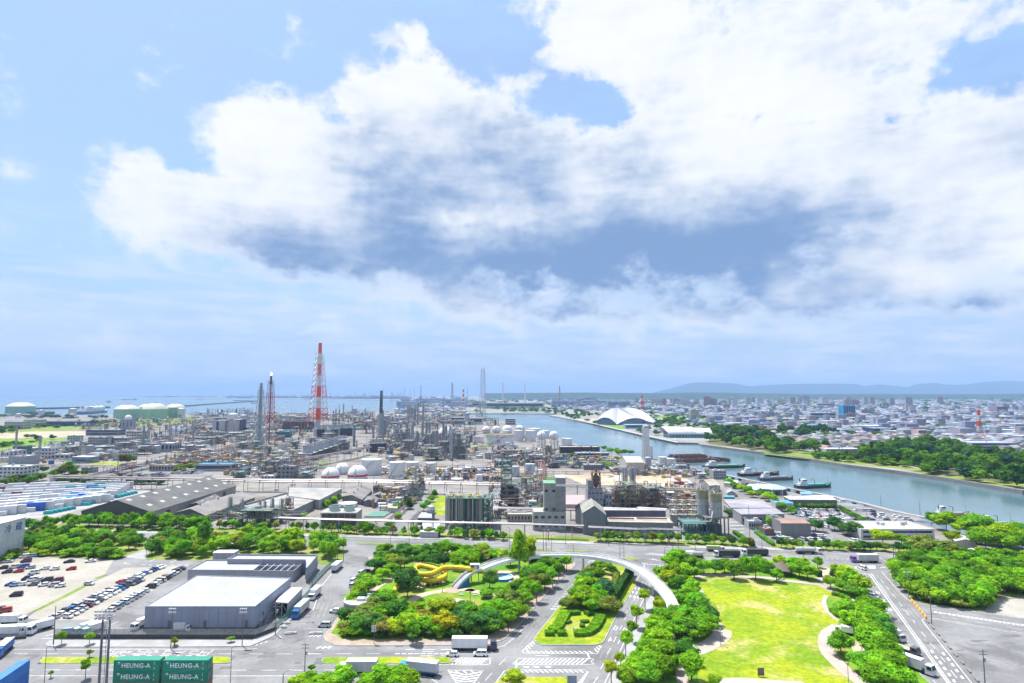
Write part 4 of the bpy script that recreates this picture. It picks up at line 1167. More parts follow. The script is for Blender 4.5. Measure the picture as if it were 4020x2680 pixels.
hedge([*PS.p(500,890,620,860,760,830)],1.4,1.,'low dark hedge below the yellow slide',.17,'dark')
hedge([C(1160,648),C(1240,630)],1.4,1.,'short hedge left of the park ramp',.17,'d')
# cars
def frs(mb,xb0,xb1,yb,zb,xt0,xt1,yt,zt):
 mb.add([(xb0,-yb,zb),(xb1,-yb,zb),(xb1,yb,zb),(xb0,yb,zb),(xt0,-yt,zt),(xt1,-yt,zt),(xt1,yt,zt),(xt0,yt,zt)],[(0,3,2,1),(4,5,6,7),(0,1,5,4),(1,2,6,5),(2,3,7,6),(3,0,4,7)])
def sprof(mb,prof,yw):
 n=len(prof)
 zm=max(p[1]for p in prof)
 vs=[(p[0],-yw*(1-.05*(p[1]/zm)**3),p[1])for p in prof]+[(p[0],yw*(1-.05*(p[1]/zm)**3),p[1])for p in prof]
 mb.add(vs,[tuple(range(n)),tuple(range(2*n-1,n-1,-1))]+[(i,n+i,n+(i+1)%n,(i+1)%n)for i in range(n)])
CARS={'hatchback':(1.95,.83,[(-1.95,.28),(-1.97,.8),(-1.85,.98),(.95,.98),(1.75,.82),(1.95,.62),(1.95,.28)],-1.85,1.,-1.45,.25,.97,1.5),'saloon':(2.3,.87,[(-2.3,.28),(-2.3,.82),(-2.1,.96),(1.05,.96),(2.05,.82),(2.28,.6),(2.28,.28)],-1.55,1.1,-.95,.35,.95,1.42),'minivan':(2.15,.84,[(-2.15,.28),(-2.17,.95),(-2.1,1.05),(1.55,1.05),(2.05,.85),(2.15,.6),(2.15,.28)],-2.12,1.6,-1.95,.75,1.04,1.82),'kei car':(1.68,.73,[(-1.68,.28),(-1.7,.9),(-1.62,1.),(1.05,1.),(1.55,.85),(1.68,.6),(1.68,.28)],-1.66,1.15,-1.5,.55,.99,1.62),}
def car_parts(kind,detail):
 hl,hw,prof,xb0,xb1,xt0,xt1,zb,zt=CARS[kind]
 body=MB()
 sprof(body,prof,hw)
 yb,yt=hw*.94,hw*.78
 frs(body,xb0,xb1,yb,zb,xt0,xt1,yt,zt)
 e=.015
 def q(fr,side):
  pass
 cy_=lambda t:yb+(yt-yb)*t
 def front(xa,xc,sgn):
  mb=MB()
  vs=[]
  for t in(.14,.9):
   x=xa+(xc-xa)*t+sgn*e
   y=cy_(t)*.9
   z=zb+(zt-zb)*t+e
   vs+=[(x,-y,z),(x,y,z)]
  mb.add([vs[0],vs[1],vs[3],vs[2]],[(0,1,2,3)])
  return mb
 def side(s):
  mb=MB()
  for(u0,u1)in((.06,.48),(.53,.94)):
   vs=[]
   for t,(a,b)in((.16,(u0,u1)),(.86,(u0,u1))):
    x0,x1=xb0+(xt0-xb0)*t,xb1+(xt1-xb1)*t
    z=zb+(zt-zb)*t
    y=s*(cy_(t)+e)
    vs+=[(x0+(x1-x0)*a,y,z),(x0+(x1-x0)*b,y,z)]
   mb.add([vs[0],vs[1],vs[3],vs[2]],[(0,1,2,3)])
  return mb
 return body,front(xb1,xt1,1),front(xb0,xt0,-1),side(1),side(-1),hl,hw
wheel_mb=MB()
wheel_mb.bar((0,-.11,.31),(0,.11,.31),.62,n=10)
WHEEL=wheel_mb.mesh('wheel','tyre')
CARPROTO={}
for kind in CARS:
 b,f,r,s1,s2,hl,hw=car_parts(kind,True)
 CARPROTO[kind]=dict(body=b.mesh('car_body','carpaint'),windscreen=f.mesh('windscreen','glass'),rear_window=r.mesh('rear_window','glass'),side=(s1.mesh('side_window','glass'),s2.mesh('side_window','glass')),hl=hl,hw=hw)
 allg=MB()
 for m_ in(f,r,s1,s2):
  allg.add(m_.v,m_.f)
 CARPROTO[kind]['glass']=allg.mesh('car_glass','glass')
PAINTS={'white':gy(.72),'silver':(.42,.43,.45),'black':(.02,.02,.024),'dark blue':(.025,.035,.11),'blue':(.02,.12,.42),'red':(.42,.03,.03),'grey':(.16,.165,.18),'maroon':(.14,.025,.035),'pearl':(.6,.58,.53),'light blue':(.25,.38,.52),'green':(.06,.14,.08),'yellow':(.55,.5,.04)}
ALLCARS={}
def car(p,heading,kind,paint,group,near=True,z=.02):
 d=CARPROTO[kind]
 o=thing('van' if kind=='minivan' else 'car',None,'car',(p.x,p.y,z),heading,group)
 link('body',d['body'],o,PAINTS[paint])
 if near:
  link('windscreen',d['windscreen'],o)
  link('rear_window',d['rear_window'],o)
  for m_ in d['side']:
   link('side_window',m_,o)
  for sx in(.62,-.6):
   for sy in(-1,1):
    link('wheel',WHEEL,o,loc=(d['hl']*sx,sy*(d['hw']-.06),0))
 else:
  link('window_glass',d['glass'],o)
 ALLCARS.setdefault(group,[]).append((p.x/p.y,o,paint,kind))
 return o
CPLACE={}
def label_cars():
 for g,lst in ALLCARS.items():
  lst.sort(key=lambda t:t[0])
  cnt={}
  for x,o,paint,kind in lst:
   k=(paint,kind)
   cnt[k]=cnt.get(k,0)+1
   tot=sum(1 for q in lst if(q[2],q[3])==k)
   o['label']=('%s %s, %s from left %s'%(paint,kind,ordinal(cnt[k]),CPLACE[g]))if tot>1 else '%s %s %s'%(paint,kind,CPLACE[g])
def cgp(g,phrase):
 CPLACE[g]=phrase
 return g
def rk():
 return random.choice(['hatchback','hatchback','saloon','minivan','minivan','kei car'])
def rp():
 return random.choice(['white']*12+['pearl']*3+['silver']*6+['black']*3+['dark blue']*2+['grey']*2+['blue','maroon','light blue','red'])
c1=cgp('cars parked on the gravel lot','on the gravel lot')
for x,y,paint,k in((235,365,'white','minivan'),(310,358,'light blue','minivan'),(68,412,'silver','saloon'),(250,408,'maroon','minivan'),(30,472,'black','hatchback'),(138,465,'pearl','minivan'),(228,462,'blue','minivan'),(292,470,'silver','hatchback'),(178,505,'red','hatchback'),(68,512,'dark blue','hatchback'),(435,478,'white','hatchback'),(525,482,'white','hatchback'),(325,520,'white','minivan'),(685,482,'red','hatchback'),(665,412,'black','saloon'),(868,408,'white','saloon'),(262,578,'dark blue','minivan'),(310,590,'white','minivan'),(375,588,'silver','saloon'),(455,592,'black','minivan'),(555,595,'maroon','minivan'),(100,632,'blue','hatchback'),(138,640,'light blue','kei car'),(208,632,'white','hatchback'),(322,632,'grey','hatchback'),(418,638,'white','hatchback'),(520,642,'silver','minivan'),(578,648,'white','hatchback'),(155,735,'black','minivan'),(858,628,'silver','hatchback'),(45,890,'red','minivan'),(-20,880,'grey','minivan')):
 h_=R(205)if x!=858 else R(-5)
 car(A(x,y),h_+random.uniform(-.12,.12),k,paint,c1)
c2=cgp('cars in the long rows beside the warehouse','in rows beside the warehouse')
def crow(c,x0,y0,x1,y1,n,head,g,near=True,skip=(),jit=.08,z=.02):
 a,b=c(x0,y0),c(x1,y1)
 for i in range(n):
  if i in skip:
   continue
  p=a+(b-a)*(i/max(1,n-1))
  car(p,head+random.uniform(-jit,jit),rk(),rp(),g,near,z)
crow(A,525,945,1030,690,12,R(168),c2);crow(A,1160,610,1545,462,12,R(168),c2,skip=(3,))
crow(A,655,945,1190,655,13,R(-8),c2);crow(A,1255,630,1345,590,4,R(-8),c2)
crow(A,1060,880,1390,695,9,R(172),c2);crow(A,1450,655,1700,500,9,R(172),c2);crow(B,60,600,265,480,8,R(172),c2)
c3=cgp('cars on the streets','on the street')
for c,x,y,h_,k,paint in((C,280,892,178,'hatchback','white'),(C,180,1032,178,'minivan','silver'),(C,1408,1312,178,'hatchback','white'),(D,208,1308,178,'minivan','white'),(D,1185,515,72,'kei car','silver'),(F,938,475,108,'minivan','white'),(A,665,1092,20,'minivan','light blue'),(C,625,425,75,'minivan','silver'),(C,585,505,75,'saloon','dark blue'),(C,540,522,75,'minivan','white'),(C,510,562,75,'saloon','black'),(C,462,600,75,'minivan','white'),(C,455,645,75,'minivan','silver'),(G,1240,400,176,'saloon','grey'),(G,1405,415,176,'saloon','black'),(F,1005,720,-52,'minivan','white'),(F,1045,752,-52,'minivan','silver'),(F,1130,870,-52,'kei car','white')):
 car(c(x,y),R(h_),k,paint,c3)
c4=cgp('cars in the works car park by the quay','in the works car park')
for y,x0,x1 in((1056,1125,1560),(1084,1112,1615),(1114,1132,1640),(1152,1240,1740),(1194,1290,1470),(1226,1390,1470)):
 n=int((x1-x0)/27)
 for i in range(n):
  if random.random()<.9:
   car(M(x0+27*i,y+12*i/n),R(100)+random.uniform(-.1,.1),rk(),random.choice([rp(),rp(),'white']),c4,False,.09)
c5=cgp('cars in the small lot by the back road','in the lot by the back road')
for y,x0,x1 in((1308,910,1075),(1312,1125,1150),(1318,1205,1430),(1350,895,1090),(1362,1170,1440),(1385,950,1080),(1378,1420,1460)):
 n=max(1,int((x1-x0)/29))
 for i in range(n):
  car(M(x0+29*i,y),R(112)+random.uniform(-.1,.1),rk(),random.choice([rp(),rp(),'dark blue','white']),c5,False,.09)
c6=cgp('cars on the quay apron','on the quay apron')
for x,y in((130,1325),(180,1332),(232,1332),(268,1342),(275,1368),(312,1390),(352,1375),(340,1398),(402,1402),(412,1428),(492,1388),(532,1398),(495,1434),(600,1418),(642,1438),(262,1428),(0,1420),(40,1422),(90,1420),(220,1410)):
 car(N(x,y),R(random.choice([175,5]))+random.uniform(-.2,.2),rk(),random.choice([rp(),rp(),'white','dark blue','silver']),c6,False,.1)
for x,y in((65,210),(105,212),(695,212),(790,222),(880,290),(915,300),(1170,305),(1215,312),(640,205)):
 car(G(x,y),R(100)+random.uniform(-.2,.2),rk(),'white' if random.random()<.7 else rp(),c5,False,.09)
for x,y in((1740,1058),(1780,1060),(1820,1062),(1560,962),(1585,968)):
 car(M(x,y),R(175),rk(),'white',c6,False,.1)
c7=cgp('cars parked in the middle distance at left','in the far lot behind the dark warehouse')
for y,x0,x1,n in((948,1760,2020,11),(962,1560,2000,14),(975,1120,1700,20),(990,1090,1690,18),(935,1830,2010,7)):
 for i in range(n):
  car(HH(x0+(x1-x0)*i/n+random.uniform(-4,4),y+random.uniform(-2,2)),R(random.choice([20,200]))+random.uniform(-.2,.2),rk(),rp(),c7,False,.11)
for x,y in((975,1130),(1150,1075),(1130,1082),(720,1010),(760,968)):
 car(I(x,y),R(10),rk(),'white',c7,False,.07)
for x,y in((1140,710),(1180,735),(1350,705),(1390,730),(1430,720),(1430,745)):
 car(L(x,y),R(-30),rk(),random.choice(['white','silver','white']),cgp('cars by the sandy ground','by the sandy ground'),False,.1)
for x,y in((320,1265),(345,1262)):
 car(J(x,y),R(170),'minivan','silver',cgp('cars in front of the cooling towers','by the small gabled sheds'),False,.1)
# lorries
def truck(p,heading,label,L_=8.,cab=gy(.75),box=gy(.78),h=3.3,w=2.4,trailer=False,kind='box',roofc=None,z=.02,stripe=None,name='lorry'):
 t=thing(name,label,'lorry',(p.x,p.y,z),heading,'lorries')
 x1=L_/2
 cl=2.1 if L_>6 else 1.6
 ch=2.9 if L_>9 else 2.3
 m_=MB()
 sprof(m_,[(x1-cl,.5),(x1-cl,ch),(x1-.45,ch),(x1-.08,ch*.58),(x1,.95),(x1,.5)],w/2)
 cabo=link('cab',m_.mesh('cab','carpaint'),t,cab)
 g=MB()
 g.add([(x1-.4,-w*.43,ch-.12),(x1-.4,w*.43,ch-.12),(x1-.05,w*.43,ch*.6),(x1-.05,-w*.43,ch*.6)],[(0,1,2,3)])
 link('windscreen',g.mesh('windscreen','glass'),cabo)
 for s in(-1,1):
  g=MB()
  y=s*(w/2+.012)
  g.add([(x1-cl+.5,y,ch*.6),(x1-.3,y,ch*.6),(x1-.5,y,ch-.25),(x1-cl+.5,y,ch-.25)],[(0,1,2,3)])
  link('side_window',g.mesh('side_window','glass'),cabo)
 c=bx9(-x1,-w*.36,.55,x1-.3,w*.36,.95)
 link('chassis',c.mesh('chassis','dark'),t)
 gap=.25 if not trailer else 1.
 xb=x1-cl-gap
 if kind=='box':
  b=bx9(-x1,-w/2,.98,xb,w/2,h)
  bo=link('cargo_box',b.mesh('cargo_box','ribv' if L_>9 else 'paint'),t,box)
  rf=bx9(-x1-.02,-w/2-.02,h,xb+.02,w/2+.02,h+.07)
  link('box_roof',rf.mesh('box_roof','paint'),bo,roofc or(.8,.8,.8))
  if stripe:
   for s in(-1,1):
    q=bx9(-x1+.1,min(s*w/2,s*(w/2+.015)),1.,xb-.1,max(s*w/2,s*(w/2+.015)),1.35)
    link('side_stripe',q.mesh('side_stripe','paint'),t,stripe)
  dd=MB()
  for s in(-1,1):
   dd.box(-x1-.04,min(.03*s,s*(w/2-.08)),1.08,-x1,max(.03*s,s*(w/2-.08)),h-.12)
  link('rear_doors',dd.mesh('rear_doors','paint'),bo,tuple(v*.92 for v in box))
 elif kind=='tank':
  b=MB()
  r=w*.47
  n=16
  prof=[(-x1,r*.4),(-x1+.35,r),(xb-.35,r),(xb,r*.4)]
  vs=[]
  for x,rr in prof:
   vs+=[(x,rr*math.cos(2*math.pi*i/n),1.15+r+rr*math.sin(2*math.pi*i/n))for i in range(n)]
  fs=[(j*n+i,j*n+(i+1)%n,(j+1)*n+(i+1)%n,(j+1)*n+i)for j in range(3)for i in range(n)]+[tuple(range(n)),tuple(range(3*n,4*n))]
  b.add(vs,fs)
  link('tank',b.mesh('tank','bright'),t,box)
  bd=MB()
  for k in range(4):
   x=-x1+.8+(xb+x1-1.6)*k/3
   bd.box(x-.06,-.5,1.15+2*r-.02,x+.06,.5,1.15+2*r+.12)
  link('walkway',bd.mesh('walkway','dark'),t)
 elif kind=='dump':
  b=MB()
  frs(b,-x1+.2,xb,w*.45,1.,-x1,xb+.05,w/2,h*.78)
  link('tipper_body',b.mesh('tipper_body','paint'),t,box)
  rf=bx9(-x1+.1,-w/2+.1,h*.78,xb-.1,w/2-.1,h*.78+.06)
  link('cover',rf.mesh('cover','paint'),t,roofc or box)
 elif kind=='flat':
  b=bx9(-x1,-w/2,.98,xb,w/2,1.2)
  link('flatbed',b.mesh('flatbed','paint'),t,box)
 axles=[x1-1.1,-x1+1.2]if L_<7 else([x1-1.2,-x1+1.3,-x1+2.5]if not trailer else[x1-1.2,x1-4.2,-x1+1.3,-x1+2.5,-x1+3.7])
 for ax in axles:
  for s in(-1,1):
   q=MB().bar((0,-.16,.48),(0,.16,.48),.96 if L_>6 else .74,n=12)
   link('wheel',q.mesh('wheel','tyre'),t,loc=(ax,s*(w/2-.2),0))
 return t
BL=(.02,.16,.5)
truck(B(1420,905),R(-92),'lorry with a blue cab and grey box parked on the side road',11.6,BL,gy(.5),3.6,roofc=gy(.55))
truck(B(1555,745),R(-92),'white lorry parked ahead of the blue-cabbed lorry',8.5,box=gy(.75))
truck(C(300,480),R(88),'white box lorry at the far end of the green fence',9.5,box=gy(.66))
truck(C(1625,1250),R(-1),'long white trailer lorry with a dark cab on the near road',14.2,(.05,.04,.09),(.8,.8,.82),3.75,trailer=True)
truck(C(500,1478),R(181),'grey-white box lorry half hidden by the roadside trees',11.,box=(.55,.57,.56),h=3.7)
truck(C(1085,1482),R(168),'lorry with a bright blue cab and silver box turning out',11.5,(.03,.28,.62),(.56,.6,.64),3.7,stripe=(.02,.2,.5))
truck(B(290,1075),R(2),'small white box lorry in front of the grey warehouse',5.6,box=(.72,.7,.76),h=2.9,w=2.)
truck(A(1348,1040),R(-108),'white lorry parked at the left wall of the warehouse',6.5,h=2.9,w=2.1)
truck(A(815,1082),R(-118),'white lorry with a mint cab behind the fence, left one',7.2,(.35,.62,.55),h=2.9,w=2.1)
truck(A(895,1085),R(-118),'white lorry with a mint cab behind the fence, right one',7.2,(.35,.62,.55),h=2.9,w=2.1)
truck(A(345,1075),R(-125),'white box lorry nosing towards the near road',9.5,h=3.1)
truck(A(130,1000),R(5),'white box lorry with its cab to the right on the gravel',8.2,h=3.2)
truck(A(150,1110),R(8),'long white trailer parked by the site entrance',11.5,h=3.2)
truck(A(25,1285),R(-70),'blue car carrier cut by the picture edge',9.5,(.02,.15,.55),(.03,.18,.55),3.,roofc=(.6,.62,.64))
truck(M(285,1470),R(-4),'tipper lorry with a green cover on the back road',9.,(.62,.58,.5),(.45,.42,.36),3.4,kind='dump',roofc=(.36,.55,.14))
truck(M(400,1530),R(178),'lorry with a long black load waiting on the back road',12.5,(.6,.62,.66),(.045,.05,.06),3.1,roofc=(.05,.055,.065))
truck(M(690,1515),R(178),'black-sided trailer lorry behind the gazebo',12.5,(.6,.62,.66),(.05,.055,.065),3.1,roofc=gy(.06))
truck(M(1240,1498),R(-3),'white tanker lorry with two chambers on the back road',12.5,(.68,.66,.74),(.72,.72,.74),3.2,trailer=True,kind='tank')
truck(E(740,365),R(178),'white lorry by the trees at the junction, left one',7.5,h=3.)
truck(E(810,370),R(178),'grey-white tank lorry by the trees at the junction',7.5,kind='tank',box=(.6,.62,.62))
truck(G(180,408),R(179),'lorry with a purple cab and long grey box on the back road',12.5,(.2,.08,.42),gy(.56),3.7,trailer=True,roofc=gy(.72))
truck(F(770,1100),R(150),'white box van parked beside the lawn',5.4,box=gy(.85),h=2.7,w=1.9)
truck(G(490,1155),R(-75),'lorry with a white box behind the roadside trees',5.5,gy(.5),(.62,.62,.66),3.)
truck(G(560,1260),R(-62),'empty flatbed lorry with tan bed under the trees',9.,(.08,.09,.1),(.52,.46,.36),kind='flat')
truck(G(655,1440),R(-58),'long silver box lorry parked along the right road',11.,(.45,.48,.52),(.62,.64,.66),3.6,trailer=True,roofc=(.66,.68,.7))
truck(G(1445,405),R(95),'white and blue lorry behind the wood',7.,(.35,.5,.65),(.7,.72,.75),3.2)
truck(N(3,1440),R(175),'white van lorry on the quay apron at the corner',5.,h=2.6,w=1.9)
# buildings, foreground
def mesh_mat(name,color,cover):
 m=bpy.data.materials.new(name)
 m.use_nodes=True
 t=m.node_tree
 n,l=t.nodes,t.links
 n.clear()
 d=n.new('ShaderNodeBsdfDiffuse');d.inputs[0].default_value=(*color,1)
 tr=n.new('ShaderNodeBsdfTransparent')
 ms=n.new('ShaderNodeMixShader');ms.inputs[0].default_value=cover
 l.new(tr.outputs[0],ms.inputs[1]);l.new(d.outputs[0],ms.inputs[2])
 o=n.new('ShaderNodeOutputMaterial');l.new(ms.outputs[0],o.inputs['Surface'])
 return m
MT['mesh_green']=mesh_mat('green wire mesh',(.1,.36,.3),.42)
MT['mesh_grey']=mesh_mat('grey wire mesh',(.34,.35,.36),.38)
POSTM={}
def fence(pts,h,label,mat,postc,step=4.,z=.15,wall=0.,wallc=gy(.09)):
 root=thing('fence',label,'fence',(0,0,0))
 if wall:
  w=MB()
  band3(w,[(p.x,p.y,0)for p in pts],.3,0,z+wall)
  w.mk9('plinth_wall','conc',root,wallc)
 z0=z+wall
 for a,b in zip(pts[:-1],pts[1:]):
  d=b-a
  d.z=0
  n=max(1,round(d.length/step))
  key=(round(h,2),mat)
  for i in range(n):
   p,q=a+d*(i/n),a+d*((i+1)/n)
   if key not in POSTM:
    POSTM[key]=bx9(-.045,-.045,0,.045,.045,h+.05).mesh('post','steel')
   link('post',POSTM[key],root,postc,loc=(p.x,p.y,z0))
   ang=math.atan2(d.y,d.x)
   k2=(key,round(d.length/n,2))
   if k2 not in POSTM:
    ll=d.length/n
    POSTM[k2]=bx9(.06,-.012,.1,ll-.06,.012,h).mesh('panel',mat)
   link('panel',POSTM[k2],root,loc=(p.x,p.y,z0),rz=ang)
 return root
def qblk(name,root,fl,fr,br,bl,z0,z1,mat,color,roofmat='roof',roofc=(.7,.7,.72),parapet=0.):
 pts=[fl,fr,br,bl]
 cx=sum((p.x for p in pts))/4
 cy2=sum((p.y for p in pts))/4
 MB().prism([(p.x,p.y)for p in pts],z0,z1).mk9('wall',mat,root,color)
 ins=[(p.x+(cx-p.x)*.006,p.y+(cy2-p.y)*.006)for p in pts]
 MB().prism(ins,z1,z1+.12).mk9('roof',roofmat,root,roofc)
 if parapet:
  w=MB()
  band3(w,[(p[0],p[1],z1+.12)for p in ins+[ins[0]]],.35,0,parapet)
  w.mk9('parapet',mat,root,color)
def textp(body,size,mat,parent,loc,spacing=1.,bold=0.,center=False):
 cu=bpy.data.curves.new('lettering_curve','FONT')
 cu.body=body
 cu.size=size
 cu.space_character=spacing
 cu.extrude=.02
 cu.offset=bold
 cu.resolution_u=3
 if center:
  cu.align_x='CENTER'
  cu.align_y='CENTER'
 tmp=bpy.data.objects.new('lettering_tmp',cu)
 col.objects.link(tmp)
 me=bpy.data.meshes.new_from_object(tmp.evaluated_get(bpy.context.evaluated_depsgraph_get()))
 bpy.data.objects.remove(tmp)
 bpy.data.curves.remove(cu)
 me.materials.clear()
 me.materials.append(mat)
 o=link('lettering',me,parent,loc=loc)
 o.rotation_euler=(R(90),0,0)
 return o
GREYB=(.3,.33,.42)
wh=thing('warehouse','large grey-blue warehouse with a pale flat roof, block nearest the road','warehouse')
P0=B(-75,1074)
h1=B.top(P0,842)
fl,fr,br,bl=B(-75,842,h1),B(985,842,h1),B(1328,566,h1),B(425,540,h1)
qblk('w',wh,fl,fr,br,bl,1.3,h1,'ribv',GREYB,'roof',(.41,.42,.445),.25)
for nm,a_,b_,ci in(('plinth',None,None,None),):
 MB().prism([(fl.x-.15,fl.y-.15),(fr.x+.15,fr.y-.15),(br.x+.15,br.y),(bl.x-.15,bl.y)],0,1.3).mk9('plinth','conc',wh,(.12,.11,.13))
d_=(fr-fl)
for i in range(1,26):
 a_=fl+(fr-fl)*(i/26)
 b_=bl+(br-bl)*(i/26)
 MB().bar((a_.x,a_.y,h1+.14),(b_.x,b_.y,h1+.14),.1,.05).mk9('roof_seam','roof',wh,(.37,.38,.405))
for i in range(1,12):
 p=fl+d_*(i/12)
 bx9(p.x-.05,p.y-.04,1.3,p.x+.05,p.y+.02,h1-.2).mk9('panel_joint','paint',wh,(.2,.21,.27))
gd=(br-fr)
for i in range(1,9):
 p=fr+gd*(i/9)
 bx9(p.x-.02,p.y-.1,1.3,p.x+.06,p.y+.1,h1-.2).mk9('downpipe','paint',wh,(.33,.34,.38))
bx9(fl.x+25.6,fl.y-.12,h1-2.1,fl.x+28.6,fl.y-.02,h1-1.6).mk9('name_board','paint',wh,(.3,.32,.42))
for x in(8.,20.,34.,39.):
 bx9(fl.x+x,fl.y-.09,1.4,fl.x+x+1.1,fl.y-.01,3.6).mk9('door','paint',wh,(.16,.17,.2))
bx9(fr.x+.02,fr.y+6,3.,fr.x+.1,fr.y+9,4.2).mk9('window','glass',wh)
wb=thing('warehouse','grey warehouse block with a sunken open rooftop plant deck','warehouse')
b0=B(337,583)
h2=B.top(b0,492)
fl2,fr2,br2,bl2=B(337,492,h2),B(1352,500,h2),B(1466,404,h2),B(515,397,h2)
cut0,cut1=fl2+(fr2-fl2)*.62,bl2+(br2-bl2)*.6
qblk('w',wb,fl2,cut0,cut1,bl2,0,h2,'ribv',(.36,.37,.4),'roof',(.4,.41,.435),.5)
ww=MB()
for a_,b_ in((cut0,fr2),(fr2,br2),(br2,cut1)):
 band3(ww,[(a_.x+.02,a_.y,0),(b_.x,b_.y,0)],.3,0,h2+.5)
ww.mk9('deck_wall','ribv',wb,(.36,.37,.4))
MB().prism([(cut0.x,cut0.y),(fr2.x,fr2.y),(br2.x,br2.y),(cut1.x,cut1.y)],h2-4,h2-3.6).mk9('deck_floor','roof',wb,gy(.41))
for i in range(1,6):
 a_,b_=cut0+(fr2-cut0)*(i/6),cut1+(br2-cut1)*(i/6)
 MB().bar((a_.x,a_.y,h2+.3),(b_.x,b_.y,h2+.3),.35).mk9('beam','steel',wb,(.5,.51,.56))
a_,b_=(cut0+cut1)/2,(fr2+br2)/2
MB().bar((a_.x,a_.y,h2+.28),(b_.x,b_.y,h2+.28),.35).mk9('beam','steel',wb,(.5,.51,.56))
for i in range(11):
 p=cut0+(fr2-cut0)*random.uniform(.1,.9)+(cut1-cut0)*random.uniform(.2,.85)
 s_=random.uniform(.7,1.6)
 bx9(p.x-s_,p.y-.7,h2-3.6,p.x+s_,p.y+.7,h2-3.6+random.uniform(.8,1.8)).mk9('rooftop_unit','paint',wb,random.choice([gy(.55),(.3,.3,.32),(.08,.09,.12),(.45,.47,.5)]))
for i in range(1,9):
 p=fl2+(fr2-fl2)*(i/9)
 bx9(p.x-.05,p.y-.05,.2,p.x+.05,p.y+.02,h2-.2).mk9('panel_joint','paint',wb,(.28,.29,.32))
wc=thing('warehouse','rear grey warehouse block with a pale roof and windowed right wall','warehouse')
b0=B(1587,470)
h3=B.top(b0,352)
pts3=[B(716,392,h3),B(1470,398,h3),B(1476,482,h3),B(1586,352,h3),B(812,346,h3)]
MB().prism([(v.x,v.y)for v in pts3],0,h3).mk9('wall','ribv',wc,(.3,.31,.38))
ro3=MB().prism([(v.x*.997+pts3[1].x*.003,v.y)for v in pts3],h3,h3+.1).mk9('roof','roof',wc,(.4,.41,.435))
pb3=MB();band3(pb3,[(v.x,v.y,h3+.1)for v in pts3+pts3[:1]],.4,0,.7);pb3.mk9('parapet','ribv',ro3,(.32,.33,.38))
p0,p1=B(1470,480,h3),B(1586,352,h3)
for i in range(9):
 p=p0+(p1-p0)*((i+.5)/9)
 bx9(p.x-.04,p.y-.9,1.4,p.x+.09,p.y+.9,3.2).mk9('window','glass',wc)
an=thing('loading_shed','low open-fronted loading shed against the warehouse side','shed')
ha=5.2
q=[B(1180,790,ha),B(1300,796,ha),B(1440,652,ha),B(1288,648,ha)]
MB().prism([(p.x,p.y)for p in q],ha-.4,ha).mk9('roof','roof',an,(.62,.6,.64))
wl=MB()
band3(wl,[(q[1].x-.2,q[1].y,0),(q[2].x-.2,q[2].y,0)],.25,0,ha-.4)
band3(wl,[(q[2].x-.3,q[2].y-.2,0),(q[3].x,q[3].y-.2,0)],.25,0,ha-.4)
wl.mk9('wall','ribv',an,(.34,.35,.42))
for k in(0,.5,1):
 p=q[0]+(q[1]-q[0])*k
 bx9(p.x-.12,p.y-.12+.3,0,p.x+.12,p.y+.12+.3,ha-.4).mk9('column','steel',an,(.5,.5,.52))
MB().bar((q[0].x,q[0].y+.3,.3),((q[0].x+q[1].x)/2,q[0].y+.3,ha-.6),.12).mk9('brace','steel',an,(.7,.7,.72))
MB().bar((q[1].x,q[0].y+.3,.3),((q[0].x+q[1].x)/2,q[0].y+.3,ha-.6),.12).mk9('brace','steel',an,(.7,.7,.72))
st=thing('loading_ramp','concrete loading ramp with steps beside the warehouse','ramp')
a_,b_=B(1080,985),B(1165,890)
rb=MB();band3(rb,[(a_.x,a_.y,0),(b_.x,b_.y,0)],2.2,0,1.2);rb.mk9('platform','conc',st,gy(.31))
rr=MB()
for k in range(7):
 p=a_+(b_-a_)*(k/6)
 rr.bar((p.x+1.,p.y,1.2),(p.x+1.,p.y,2.3),.07)
rr.bar((a_.x+1,a_.y,2.3),(b_.x+1,b_.y,2.3),.07).bar((a_.x+1,a_.y,1.75),(b_.x+1,b_.y,1.75),.06)
rr.mk9('railing','steel',st,(.55,.56,.58))
for k in range(5):
 bx9(a_.x-1,a_.y-.35*(k+1),0,a_.x+1,a_.y-.35*k,1.-.2*k).mk9('step','conc',st,gy(.35))
rt=thing('roof_hut','small flat hut behind the rear warehouse block','hut')
p=B(575,392)
bx9(p.x,p.y,0,p.x+10,p.y+5,3.4).mk9('wall','wall',rt,(.45,.45,.48));bx9(p.x-.2,p.y-.2,3.4,p.x+10.2,p.y+5.2,3.7).mk9('roof','roof',rt,(.6,.6,.63))
fence([A(522,1140),A(1100,1142),*B.p(985,1142,1165,1072,1185,1055)],1.7,'grey wire fence on a dark wall along the near pavement','mesh_grey',(.35,.36,.37),3.,.15,1.2)
fence([*B.p(1185,1055,1340,905,1500,730),*C.p(60,640,190,500,290,410)],1.9,'green mesh fence along the side road by the lorries','mesh_green',(.16,.4,.34),3.2,.1,.5,gy(.29))
fence([*M.p(690,1265,790,1340,885,1415)],2.,'green mesh fence along the plant entrance','mesh_green',(.1,.35,.3),2.6,.1)
fence([*A.p(-100,1152,120,1152,250,1140)],1.2,'low dark fence at the lorry park entrance','mesh_grey',(.2,.2,.22),3.,.05,.7)
cs=thing('cold_store','tall white cold store cut by the left edge, signed in Japanese','building')
p=A(222,318)
hc=A.top(p,-18)
x1,y1=p.x,p.y
bx9(x1-40,y1-70,0,x1,y1,hc).mk9('wall','wall',cs,(.6,.63,.66))
bx9(x1-40.2,y1-70.2,hc,x1+.2,y1+.2,hc+.4).mk9('roof','roof',cs,(.52,.53,.55))
for k in range(5):
 bx9(x1-.02,y1-70,2.2+k*(hc-2.5)/5,x1+.06,y1+.02,2.32+k*(hc-2.5)/5).mk9('panel_joint','paint',cs,(.4,.43,.48))
